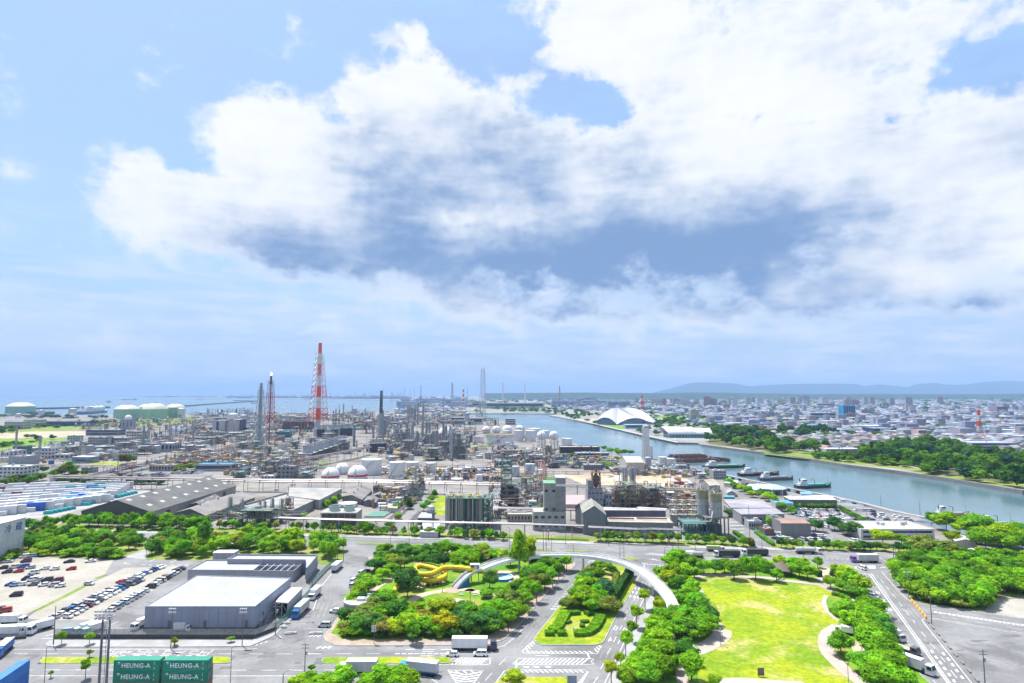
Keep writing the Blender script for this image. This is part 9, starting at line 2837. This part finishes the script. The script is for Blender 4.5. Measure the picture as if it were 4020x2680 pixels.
for k in range(3):
 p=M(1245+70*k,1000)
 bx9(p.x-fs_.location.x-2.6,p.y-fs_.location.y+6,.1,p.x-fs_.location.x+2.6,p.y-fs_.location.y+6.1,4.4).mk9('garage_door','dark',fs_)
truck(M(1370,1000),R(190),'red fire engine standing before the long fire station',7.5,(.62,.06,.03),(.62,.07,.03),3.,name='fire_engine')
fshed([M(900,985,4),M(1085,985,4),M(1060,950,4),M(850,952,4)],4,'low blue-roofed hut left of the fire station',NO,(.46,.48,.5),(.1,.36,.56),roofmat='roof',wins=3)
fshed([M(1165,890,3.5),M(1290,895,3.5),M(1250,868,3.5),M(1150,865,3.5)],3.5,'small blue-roofed gatehouse by the jetty',NO,(.46,.48,.52),(.14,.4,.6),roofmat='roof')
fshed([M(955,1190,8),M(1262,1192,8),M(1160,1138,8),M(948,1140,8)],8,'hall with a red-brown weathered roof beside the car park',NO,(.24,.24,.26),(.34,.22,.18))
gshed(L(1515,640,6),L(1655,700,6),L(1760,690,6),6,8.5,'grey gabled shed behind the tall silos',NO,gy(.36),(.4,.36,.3))
gshed(M(120,740,5),M(235,800,5),M(330,795,5),5,7.5,'long gabled shed with a tan roof by the quay',NO,gy(.33),(.4,.35,.28))
gshed(L(1895,800,3),L(2005,800,3),L(1990,765,3),3,4.6,'small grey cottage-like hut right of the silos',NO,(.38,.38,.4),(.34,.34,.36))
fshed([L(1845,858,2.6),L(1990,860,2.6),L(1985,838,2.6),L(1850,836,2.6)],2.6,'low teal-roofed bicycle shelter',NO,(.2,.26,.28),(.08,.36,.42),roofmat='roof')
ob=bldg(G(150,190),G.wid(770,305),22,G.top(G(150,190),100),'long white two-storey office with ribbon windows by the quay',NO,(.6,.61,.64),2,12,roofc=(.62,.6,.56),ribbon=True,units=5)
bldg(M(630,1250),M.wid(145,340),7,4.2,'grey-roofed gate office by the works entrance',NO,(.42,.44,.48),1,6,roofc=(.48,.52,.58))
gshed(G(1060,205,3.2),G(1250,215,3.2),G(1200,170,3.2),3.2,4.4,'low pale shed with a teal canopy among the quay trees',NO,(.5,.48,.46),(.48,.46,.45))
bldg(M(175,690),M.wid(60,600),8,5,'small white quay cabin with pipes',NO,(.55,.56,.58),1,3)
for x0,x1,y in((370,470,770),(440,520,775)):
 fshed([M(x0,y,3.4),M(x1-10,y+12,3.4),M(x1,y-22,3.4),M(x0+20,y-30,3.4)],3.4,'pale tarpaulin-covered stack on the quay, %s one'%('left' if x0==370 else 'right'),NO,(.6,.61,.63),(.66,.67,.68),roofmat='roof')
for i,(x,y,s_,c_)in enumerate(((1160,635,9,(.62,.61,.6)),(420,605,7,gy(.6)),(1090,595,6,(.3,.22,.15)),(350,590,5,(.25,.2,.17)))):
 p=L(x,y)
 t=gen('spoil_heap',('white heap','pale heap','brown heap','dark heap')[i]+' of material on the sandy ground',NO,'heap',(p.x,p.y,.08))
 m_=MB()
 ring_=[(math.cos(a)*s_*random.uniform(.8,1.1),math.sin(a)*s_*.6*random.uniform(.8,1.1))for a in[k*.5236 for k in range(12)]]
 m_.add([(x_,y_,0)for x_,y_ in ring_]+[(x_*.5,y_*.5,s_*.22)for x_,y_ in ring_]+[(0,0,s_*.3)],[(k,(k+1)%12,12+(k+1)%12,12+k)for k in range(12)]+[(12+k,12+(k+1)%12,24)for k in range(12)])
 m_.mk9('heap','conc',t,c_)
container(L(1275,690),.05,.09,'maroon container box on the sandy ground',(.3,.06,.09),L_=12.19,H_=2.6)
container(L(1225,640),-.3,.09,'small red container among the sand heaps',(.45,.22,.08),L_=6.06,H_=2.6)
# yard of white containers at left
for row in range(9):
 a=HH(-120+40*row,1400-34*row)
 for k in range(13):
  q0=HH(-140+10*row+(95+2*row)*k,1392-33*row-12.5*k*(1-row*.09))
  lim=HH(760,1330)
  px=(-140+10*row+(95+2*row)*k)
  py=1392-33*row-12.5*k*(1-row*.09)
  if px>1300-max(0,(py-1130))*2.3 or py<1088 or px<-90:
   continue
  n=random.choice([1,2,2,2])
  c_=(.66,.67,.69)if random.random()<.86 else random.choice([(.03,.14,.55),(.03,.18,.6),(.04,.34,.38),(.22,.08,.1)])
  for z_ in range(n):
   o=tag(link('freight_container',CONT[(12.19,2.9)][0],None,c_,(q0.x,q0.y,.1+2.75*z_),R(20)),None,'container','white containers in the yard at left','thing')
   register(o,'%s container %s'%('white' if c_[0]>.6 else 'coloured','on the ground' if z_==0 else 'on top of another'),'in the white yard')
for x0,y0,x1,y1 in((480,1360,750,1305),(850,1275,1010,1225),(1155,1200,1360,1150)):
 for k in range(6):
  q0=HH(x0+(x1-x0)*k/6,y0+(y1-y0)*k/6)
  t=gen('tarpaulin_stack','teal tarpaulin bundle','along the white yard','bundle',(q0.x,q0.y,.1),R(20))
  MB().prism([(-2.6,-1),(2.6,-1.1),(2.7,1.),(-2.5,1.1)],0,1.7).mk9('bundle','paint',t,(.03,.38,.42));bx9(-2.,-.7,1.7,2.1,.8,2.1).mk9('crown_fold','paint',t,(.04,.42,.46))
# domes on the far bank
def at_y(c,x,y,Y):
 r=ray(*c.px(x,y))
 t=Y/r.y
 return Vector((r.x*t,Y,CAMH+r.z*t))
dm=thing('arena_dome','great white folded membrane arena roof on the far bank','arena')
Y0=S(520,540).y
Ap,Bp,Cp_,Dp=at_y(S,340,492,Y0+45),at_y(S,522,530,Y0),at_y(S,772,486,Y0+60),at_y(S,906,525,Y0+25)
P1,P2,P3=at_y(S,530,378,Y0+105),at_y(S,655,380,Y0+140),at_y(S,612,396,Y0+95)
Bk,Bk2=at_y(S,420,500,Y0+210),at_y(S,800,490,Y0+220)
def membrane(a,b,c,sag_ab=0,sag_bc=0,sag_ca=0,n=8):
 vs,idx=[],{}
 for i in range(n+1):
  for j in range(n+1-i):
   k=n-i-j
   u,v,w=i/n,j/n,k/n
   p=a*u+b*v+c*w
   p=p+Vector((0,0,4*(sag_ab*u*v+sag_bc*v*w+sag_ca*w*u)))
   idx[(i,j)]=len(vs)
   vs.append(p)
 fs=[]
 for i in range(n):
  for j in range(n-i):
   fs.append((idx[(i,j)],idx[(i+1,j)],idx[(i,j+1)]))
   if i+j<n-1:
    fs.append((idx[(i+1,j)],idx[(i+1,j+1)],idx[(i,j+1)]))
 return MB().add(vs,fs)
for(a,b,c,s1_,s2_,s3_)in((Ap,Bp,P1,12,-5,9),(Bp,Cp_,P1,9,-4,-5),(P1,Cp_,P3,-4,-2,2),(P3,Cp_,P2,-2,8,3),(Cp_,Dp,P2,-3,9,8),(Ap,Bk,P1,0,6,9),(Bk,P2,P1,4,-6,6),(Bk,Bk2,P2,0,6,4),(Dp,Bk2,P2,4,6,9),(P1,P2,P3,-6,3,2)):
 membrane(a,b,c,s1_,s2_,s3_).mk9('roof_membrane','paint',dm,(.54,.55,.58),smooth=True)
wl=MB()
base_pts=[Ap,Bp,Cp_,Dp,Bk2,Bk]
for a,b,s_ in((Ap,Bp,11),(Bp,Cp_,8),(Cp_,Dp,0),(Dp,Bk2,2),(Bk,Ap,0)):
 n=10
 for k in range(n):
  t0,t1=k/n,(k+1)/n
  p0_,p1_=a+(b-a)*t0,a+(b-a)*t1
  z0_,z1_=p0_.z+4*s_*t0*(1-t0)-1,p1_.z+4*s_*t1*(1-t1)-1
  cx,cy_=P3.x,P3.y
  f_=.985
  wl.add([(cx+(p0_.x-cx)*f_,cy_+(p0_.y-cy_)*f_,0),(cx+(p1_.x-cx)*f_,cy_+(p1_.y-cy_)*f_,0),(cx+(p1_.x-cx)*f_,cy_+(p1_.y-cy_)*f_,z1_),(cx+(p0_.x-cx)*f_,cy_+(p0_.y-cy_)*f_,z0_)],[(0,1,2,3)])
wl.mk9('glass_wall',pmat('dark blue glazing',(.1,.17,.26),.25,var=.2),dm)
bldg(S(600,570),S.wid(200,Y0),30,S.top(S(600,570),535),'teal-roofed annex in front of the white arena',NO,(.26,.44,.56),1,10,roofc=(.5,.62,.66),ribbon=True)
vl=thing('vaulted_hall','white barrel-vaulted hall right of the arena','hall')
p=S(1000,655)
w_=S.wid(405,p.y)
dz=46
zr=S.top(p,622)
zp=S.top(Vector((0,p.y+dz*.5,0)),552)
vl.location=(p.x,p.y,.06)
for(x0_,x1_,k_)in((-w_*.16,w_*.62,1.),(w_*.62,w_,.8)):
 m_=MB()
 n=14
 vs=[]
 for i in range(n+1):
  a=math.pi*i/n
  y_=dz/2-math.cos(a)*dz/2
  z_=zr+(zp-zr)*k_*math.sin(a)
  shift=-w_*.1*math.sin(a)if k_==1. else 0
  vs+=[(x0_+shift+(w_*.16 if x0_<0 else 0),y_,z_),(x1_,y_,z_)]
 m_.add(vs,[(2*i,2*i+1,2*i+3,2*i+2)for i in range(n)])
 m_.mk9('vault','paint',vl,(.7,.71,.73),smooth=True)
bx9(2,1,0,w_-2,dz-1,zr).mk9('glass_wall',pmat('teal glazing',(.05,.22,.27),.25,var=.2),vl)
for k in range(14):
 bx9(w_*k/14,-.2,0,w_*k/14+.6,.9,zr).mk9('column','paint',vl,(.3,.42,.46))
ar=thing('arch_bridge','pair of slim white arches beside the arena','bridge')
for k,(xa,xb,yt,dy)in enumerate(((345,400,378,0),(378,432,378,25))):
 a,b=S(xa,432)+Vector((0,dy,0)),S(xb,432)+Vector((0,dy,0))
 ht=S.top(a,yt)
 MB().poly([(a.x+(b.x-a.x)*t,a.y,ht*(1-(2*t-1)**2))for t in[i/16 for i in range(17)]],3.2,6).mk9('arch','paint',ar,(.74,.75,.77))
a,b=S(345,432),S(432,432)
bx9(a.x,a.y+6,2,b.x,a.y+20,4).mk9('deck','conc',ar,gy(.5))
zone('sand_ground',[*S.p(130,482,340,478,350,505,300,515,170,492)],'sand',.06)
zone('grass_field',[*S.p(290,512,345,508,520,540,640,560,560,575)],'grass',.07)
zone('grass_field',[*S.p(880,470,920,448,1200,450,1620,500,1600,525,1300,500,1000,470)],'grass',.06)
zone('bank_path',[*S.p(0,462,300,525,600,595,860,655,1080,700,1080,690,860,642,600,580,300,510,0,450)],'pave',.05)
zone('bank_verge',[*T.p(0,790,400,835,700,870,1250,925),*N.p(1000,1005,1770,1110,1770,1060,1000,970),*T.p(1250,890,700,800,200,740,0,700)],'weeds',.05)
zone('wood_floor',[*T.p(880,860,880,740,1500,710,1900,760,2700,860,2700,1100),N(1770,1060),N(1300,1020),T(1300,890)],'soil',.07)
zone('wood_floor',[*S.p(1360,710,1400,590,1900,620,2150,700,2200,790,1800,765)],'soil',.06)
tw_=MB()
rv=thing('revetment','sloping grey stone revetment along the far bank','revetment')
band3(tw_,[(p.x,p.y,0)for p in far_bank[10:]],3.,-3,.9);tw_.mk9('parapet_wall','conc',rv,gy(.23))
# town: named buildings, houses, then the mass of roofs
bt=bldg(T(722,462),T.wid(108,T(722,462).y),30,T.top(T(722,462),352),'bright blue glass tower block standing above the town',NO,(.02,.28,.56),0,6,roofc=gy(.5),units=2)
hb2=T.top(T(722,462),352)
wb2=T.wid(108,T(722,462).y)
for k in range(5):
 bx9(wb2*(.08+.19*k),-.15,2,wb2*(.08+.19*k)+wb2*.11,-.02,hb2-1).mk9('glass_bay','glass',bt)
cz=bldg(T(1000,612),T.wid(205,T(1000,612).y),40,T.top(T(1000,612),558),'dark blue home centre store with white lettering',NO,(.02,.055,.16),0,1,roofc=(.35,.36,.4),units=2)
textp('CAINZ',7.,MT.setdefault('store lettering',pmat('store lettering',gy(.85),.5)),cz,(T.wid(52,T(1000,612).y),-.15,T.top(T(1000,612),580)),bold=.1)
for(c,x,y,wpx,yt,dep,c_,d_)in((T,75,505,350,468,50,(.56,.54,.48),'very long cream factory roof in the town'),(T,420,485,230,415,40,(.46,.48,.56),'wide pale shopping block left of the blue tower'),(T,825,560,400,532,40,(.62,.62,.58),'long white-roofed store above the dark blue one'),(T,600,530,500,495,70,gy(.45),'wide grey car park deck in the town'),(T,1255,525,260,500,40,gy(.68),'long bright white roof in mid town'),(T,1400,640,70,575,20,(.62,.42,.44),'pink-walled house block in mid town'),(T,1780,645,145,558,30,(.38,.38,.44),'plain grey windowless cube building'),(T,1690,540,130,512,40,gy(.66),'white-roofed shed near the radio mast'),(T,2100,530,220,512,40,(.66,.67,.68),'long white roof at the right of town'),(T,1560,705,320,672,26,gy(.55),'white-roofed hall behind the wood'),(T,1880,745,440,690,40,(.36,.4,.5),'wide violet-roofed hall at the right edge'),(T,560,780,330,765,26,gy(.46),'low long grey-roofed hall among the bank trees'),(S,1730,610,160,565,24,(.3,.17,.18),'red-brown block by the far bank'),(S,1880,605,165,570,24,(.58,.5,.48),'white wing with a red roof by the far bank'),(S,1820,600,90,548,18,(.52,.22,.18),'red-roofed block by the far bank'),(S,190,325,90,285,60,(.56,.56,.58),'pale domed hall far left in the town'),(T,990,430,170,412,50,(.62,.63,.64),'white sloping stand in the town'),(T,480,370,160,330,60,(.54,.5,.5),'low wide hall below the tower blocks'),(T,2110,420,100,360,40,(.3,.26,.36),'violet block of flats at right'),(T,1050,375,45,335,30,(.28,.24,.34),'violet small tower block in mid town')):
 p=c(x,y)
 rc=tuple(min(.7,v*1.1)for v in c_)
 if 'red roof' in d_ or 'red-roofed' in d_:
  rc=(.45,.1,.07)
 bldg(p,c.wid(wpx,p.y),dep,max(5,c.top(p,yt)),d_,NO,c_,2 if 'windowless' not in d_ else 0,10,roofc=rc,ribbon=True,side=False,units=2)
rnd=random.Random(5)
FLATC=[(.42,.39,.38),(.33,.27,.27),(.48,.47,.46),(.32,.32,.37),(.44,.42,.38),(.36,.22,.21),(.5,.5,.52),(.29,.3,.36)]
def flats(p,w,d,h,c_,place_):
 t=gen('apartment_block',rnd.choice(['tall apartment block','slim apartment block','broad apartment block']),place_,'apartments',(p.x,p.y,.06),rnd.uniform(-.4,.4))
 bx9(0,0,0,w,d,h).mk9('wall','wall',t,c_)
 m_=MB()
 n=int(h/3.2)
 for k in range(n):
  m_.box(w*.04,-.9,1.6+k*h/n,w*.96,-.01,1.6+k*h/n+h/n*.42)
 m_.mk9('balconies','wall',t,tuple(min(.66,v*1.25)for v in c_))
 bx9(w*.3,d*.2,h,w*.6,d*.7,h+4).mk9('roof_house','wall',t,c_)
for i in range(46):
 x=rnd.choice([rnd.uniform(2480,3300),rnd.uniform(2550,3150),rnd.uniform(3000,3700)])
 y=rnd.uniform(1583,1597)
 p=X4(x,y)
 flats(p,rnd.uniform(22,55),18,rnd.uniform(24,62),rnd.choice(FLATC),'in the town centre')
for i in range(14):
 p=X4(rnd.uniform(2560,3950),rnd.uniform(1602,1650))
 flats(p,rnd.uniform(18,36),14,rnd.uniform(14,34),rnd.choice(FLATC),'in the nearer town')
HOUSE={}
def house_mesh(k):
 if k not in HOUSE:
  rw=random.Random(k)
  w,d,h=rw.uniform(8,14),rw.uniform(7,11),rw.uniform(3.2,6.4)
  wall=bx9(-w/2,-d/2,0,w/2,d/2,h).mesh('house_wall','wall')
  rf=MB()
  o=.6
  if k%3==0:
   rf.gable(-w/2,-d/2,w/2,d/2,h,h+2.4,'x',o)
  elif k%3==1:
   rr_=w*.22
   rf.add([(-w/2-o,-d/2-o,h),(w/2+o,-d/2-o,h),(w/2+o,d/2+o,h),(-w/2-o,d/2+o,h),(-rr_,0,h+2.5),(rr_,0,h+2.5)],[(0,1,5,4),(1,2,5),(2,3,4,5),(3,0,4),(0,3,2,1)])
  else:
   rf.box(-w/2-.2,-d/2-.2,h,w/2+.2,d/2+.2,h+.4)
  win=MB()
  for fl_ in range(1 if h<4.4 else 2):
   for i in range(3):
    win.box(-w/2+w*(i+.25)/3,-d/2-.05,1.+fl_*2.7,-w/2+w*(i+.7)/3,-d/2-.005,2.2+fl_*2.7)
  HOUSE[k]=(wall,rf.mesh('house_roof','roof'),win.mesh('house_window','glass'))
 return HOUSE[k]
ROOFC=[(.16,.17,.2),(.22,.22,.24),(.26,.27,.31),(.3,.25,.23),(.18,.2,.26),(.34,.34,.36),(.36,.2,.16),(.44,.44,.46),(.2,.26,.34)]
WALLC=[(.52,.51,.49),(.58,.57,.56),(.46,.42,.38),(.42,.44,.48),(.56,.5,.44)]
ROOFN=['dark grey','grey','blue-grey','brown','slate','pale grey','red-brown','light grey','blue']
near_poly=[*T.p(560,760,140,690,0,650,0,560,600,600,1000,610,1500,640,1800,650,2400,700,2500,800,1900,740,1500,700,900,730)]
HP=[]
tries=0
big=[(o.location.x,o.location.y)for o in col.objects if o.parent is None and o.get('category')in('building','apartments','hall','arena')and o.location.y>700]
while len(HP)<270 and tries<30000:
 tries+=1
 x,y=rnd_in(near_poly,rnd)
 if any((x-a)**2+(y-b)**2<13**2 for a,b in HP):
  continue
 if any(-4<x-a<60 and-6<y-b<30 for a,b in big):
  continue
 HP.append((x,y))
 k=rnd.randrange(12)
 wm_,rm_,nm_=house_mesh(k)
 ri=rnd.randrange(len(ROOFC))
 o=tag(link('house',wm_,None,rnd.choice(WALLC),(x,y,.06),rnd.choice([.3,.3,.45,1.9,.2])),None,'house','houses behind the canal wood','thing')
 link('roof',rm_,o,ROOFC[ri])
 link('window_row',nm_,o)
 register(o,'house with a %s roof'%ROOFN[ri],'behind the canal wood')
cm,cc=MB(),[]
def cbox(x,y,w,d,h,wc,rc,ang=0.,pitched=False):
 ca,sa=math.cos(ang),math.sin(ang)
 P_=lambda u,v,z:(x+u*ca-v*sa,y+u*sa+v*ca,z)
 vs=[P_(-w/2,-d/2,0),P_(w/2,-d/2,0),P_(w/2,d/2,0),P_(-w/2,d/2,0),P_(-w/2,-d/2,h),P_(w/2,-d/2,h),P_(w/2,d/2,h),P_(-w/2,d/2,h)]
 cm.add(vs,[(0,1,5,4),(1,2,6,5),(2,3,7,6),(3,0,4,7)])
 wc,rc=[(q[0]*.72,q[1]*.78,q[2]*.9)for q in(wc,rc)]  # walls and roofs darkened and blued: distance haze put into the town colours
 cc.extend([(*wc,1)]*8)
 o=.4
 if pitched:
  vs=[P_(-w/2-o,-d/2-o,h),P_(w/2+o,-d/2-o,h),P_(w/2+o,d/2+o,h),P_(-w/2-o,d/2+o,h),P_(-w*.25,0,h+d*.26),P_(w*.25,0,h+d*.26)]
  cm.add(vs,[(0,1,5,4),(1,2,5),(2,3,4,5),(3,0,4)])
  cc.extend([(*rc,1)]*6)
 else:
  vs=[P_(-w/2,-d/2,h+.1),P_(w/2,-d/2,h+.1),P_(w/2,d/2,h+.1),P_(-w/2,d/2,h+.1)]
  cm.add(vs,[(0,1,2,3)])
  cc.extend([(*rc,1)]*4)
green_zones=[[*S.p(880,470,920,448,1200,450,1620,500,1600,525,1300,500,1000,470)],[*S.p(0,470,0,395,900,430,1420,560,1420,780,1000,740,600,620)],near_poly,[*S.p(1360,710,1400,590,1900,620,2150,700,2200,790,1800,765)],[*T.p(880,900,880,730,1500,700,1900,750,2700,850,2700,1100),N(1770,1100)],[*RR.p(850,400,850,300,1450,300,1500,400)]]
WC2=[gy(.38),gy(.46),gy(.31),(.3,.32,.37),(.25,.26,.31),(.38,.33,.32)]
RC2=ROOFC+[gy(.58),gy(.64),(.5,.48,.46),(.1,.28,.36)]
n=0
while n<9000:
 py=1556+190*rnd.random()**1.5
 px=rnd.uniform(1600,4500)
 p=X4(px,py)
 if p.y>7600:
  continue
 if py>1620 and px<2200:
  continue
 if not(px>2160+(py-1632)*5.2 or py<1621):
  continue
 if any(inpoly(p.x,p.y,g)for g in green_zones):
  continue
 if any(-4<p.x-a<60 and-8<p.y-b<30 for a,b in big):
  continue
 f=max(1.,p.y/1500)
 if rnd.random()<.06:
  w,d,h=rnd.uniform(20,50)*f**.3,rnd.uniform(18,40)*f**.3,rnd.uniform(6,13)
  cbox(p.x,p.y,w,d,h,rnd.choice(WC2),rnd.choice(RC2[-5:]+RC2[:4]),rnd.uniform(-.2,.5))
 elif rnd.random()<.035:
  cbox(p.x,p.y,rnd.uniform(12,24),11,rnd.uniform(11,24),rnd.choice(WC2+FLATC[2:4]),(.4,.4,.42),rnd.uniform(-.3,.5))
 else:
  w=rnd.uniform(9,16)*f**.45
  cbox(p.x,p.y,w,w*rnd.uniform(.7,1),rnd.uniform(4,8),rnd.choice(WC2),rnd.choice(RC2[:9]),rnd.choice([.3,.4,1.8,.2]),True)
 n+=1
for k in range(340):
 px=rnd.uniform(880,2450)
 py=rnd.uniform(1556,1569)if px<1590 else rnd.uniform(1556,1600)
 if px<1590 and py>1558.5+(px-560)*.0095:
  continue
 if inpoly(X4(px,py).x,X4(px,py).y,green_zones[5]):
  continue
 p=X4(px,py)
 cbox(p.x,p.y,rnd.uniform(40,160),rnd.uniform(30,80),rnd.uniform(8,34)*(1.5 if rnd.random()<.1 else 1),rnd.choice([(.3,.32,.36),(.24,.26,.32),(.42,.43,.45)]),rnd.choice([(.35,.36,.4),(.5,.5,.52),(.25,.27,.3)]))
for k in range(60):
 px,py=rnd.uniform(900,1600),rnd.uniform(1558,1566)
 if py>1558.5+(px-560)*.0095:
  continue
 p=X4(px,py)
 cbox(p.x,p.y,8,8,rnd.uniform(40,120),(.36,.38,.44),(.4,.4,.45))
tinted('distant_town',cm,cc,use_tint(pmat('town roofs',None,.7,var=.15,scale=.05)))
fw,fcol=MB(),[]
def bush(p,w,h,c_):
 me=rnd.choice(FARC)
 a=rnd.uniform(0,6.28)
 ca,sa=math.cos(a)*w,math.sin(a)*w
 fw.add([(p.x+v.co.x*ca-v.co.y*sa,p.y+v.co.x*sa+v.co.y*ca,v.co.z*h)for v in me.vertices],[tuple(q.vertices)for q in me.polygons])
 fcol.extend([(*c_,1.)]*len(me.vertices))
k=0
while k<760:
 px,py=rnd.uniform(1620,4100),1557+160*rnd.random()**1.7
 p=X4(px,py)
 if p.y>7800 or not(px>2180+(py-1632)*5.2 or py<1619):
  continue
 if any(inpoly(p.x,p.y,g)for g in green_zones[3:5]):
  continue
 f=max(1.,p.y/1800)
 bush(p,rnd.uniform(14,30)*f,rnd.uniform(7,13)*f**.6,rnd.choice([GREENS['d'],GREENS['blue'],GREENS['m'],GREENS['dark']]))
 k+=1
for k in range(110):
 px=rnd.uniform(580,1600)
 py=1557.5+(px-560)*.0088+rnd.uniform(-1.5,.2)
 p=X4(px,py)
 bush(p,rnd.uniform(120,240),rnd.uniform(14,26),GREENS['blue'])
tinted('town_greenery',fw,fcol,ffm)
# hills and mountains
MT['forest']=mix_mat('forested hill',(.014,.04,.02),(.028,.06,.026),.004,.35,.65,fine=.3)
def ridge(name,prof,Y,depth,mat,seed,rough=.06):
 rr_=random.Random(seed)
 prof=sorted(prof)
 n=150
 x0,x1=prof[0][0],prof[-1][0]
 cols_=[]
 for i in range(n+1):
  px=x0+(x1-x0)*i/n
  for(a,ya),(b,yb)in zip(prof[:-1],prof[1:]):
   if a<=px<=b:
    t=(px-a)/(b-a)
    t=t*t*(3-2*t)
    py=ya+(yb-ya)*t
    break
  r=ray(px,py)
  z=CAMH+Y*r.z/r.y
  cols_.append((r.x/r.y*Y,z))
 rows=[(-1.,0.),(-.7,.28),(-.45,.55),(-.2,.82),(0,1.),(.4,.6),(1.,0.)]
 vs=[]
 jig=[[rr_.uniform(-rough,rough)for _ in range(n+1)]for _ in rows]
 for j,(dy,f)in enumerate(rows):
  for i,(x,z)in enumerate(cols_):
   sm=(jig[j][max(0,i-1)]+jig[j][i]+jig[j][min(n,i+1)])/3
   k=1+dy*depth/Y
   vs.append((x*k,Y+dy*depth,max(-1.5,(z+1.5)*max(0,f+(sm if 0<f<1 else 0))-1.5)))
 m_=MB().add(vs,[(j*(n+1)+i,j*(n+1)+i+1,(j+1)*(n+1)+i+1,(j+1)*(n+1)+i)for j in range(len(rows)-1)for i in range(n)])
 return struct(name,m_,mat,smooth=True)
ST=lambda c,l:[c.px(x,y)for x,y in l]
ridge('mountains',ST(S,[(860,232),(980,208),(1100,176),(1200,147),(1300,141),(1480,146),(1600,152),(1750,178),(1850,170),(2000,162)])+ST(T,[(300,152),(640,150),(820,152),(900,172),(1040,158),(1200,172),(1290,184),(1340,168),(1400,152),(1560,143),(1640,160),(1800,160),(2000,134),(2200,125),(2400,132),(2800,150),(3300,175)]),21000,3500,'forest',3)
ridge('hill',ST(S,[(-700,243),(-400,240),(0,238),(250,236),(450,240),(700,240),(1000,242),(1200,236),(1500,238),(1800,244),(2100,246)])+ST(T,[(300,246),(700,246),(1000,243),(1300,245),(1700,246),(2300,243),(3000,243)]),8600,900,'forest',5,.1)
# haze: one closed box of even, pale air round everything
hz_m=bpy.data.materials.new('haze')
hz_m.use_nodes=True
hn=hz_m.node_tree
hn.nodes.clear()
pv=hn.nodes.new('ShaderNodeVolumePrincipled')
pv.inputs['Color'].default_value=(.4,.62,1.,1)
pv.inputs['Density'].default_value=6.5e-5
pv.inputs['Anisotropy'].default_value=0.
ho=hn.nodes.new('ShaderNodeOutputMaterial')
hn.links.new(pv.outputs[0],ho.inputs['Volume'])
hz=bx9(-31000,-3000,-4.2,31000,31000,540).mk9('haze',hz_m)
tag(hz,kind='stuff')
label_trees()
label_cars()
label_queue()
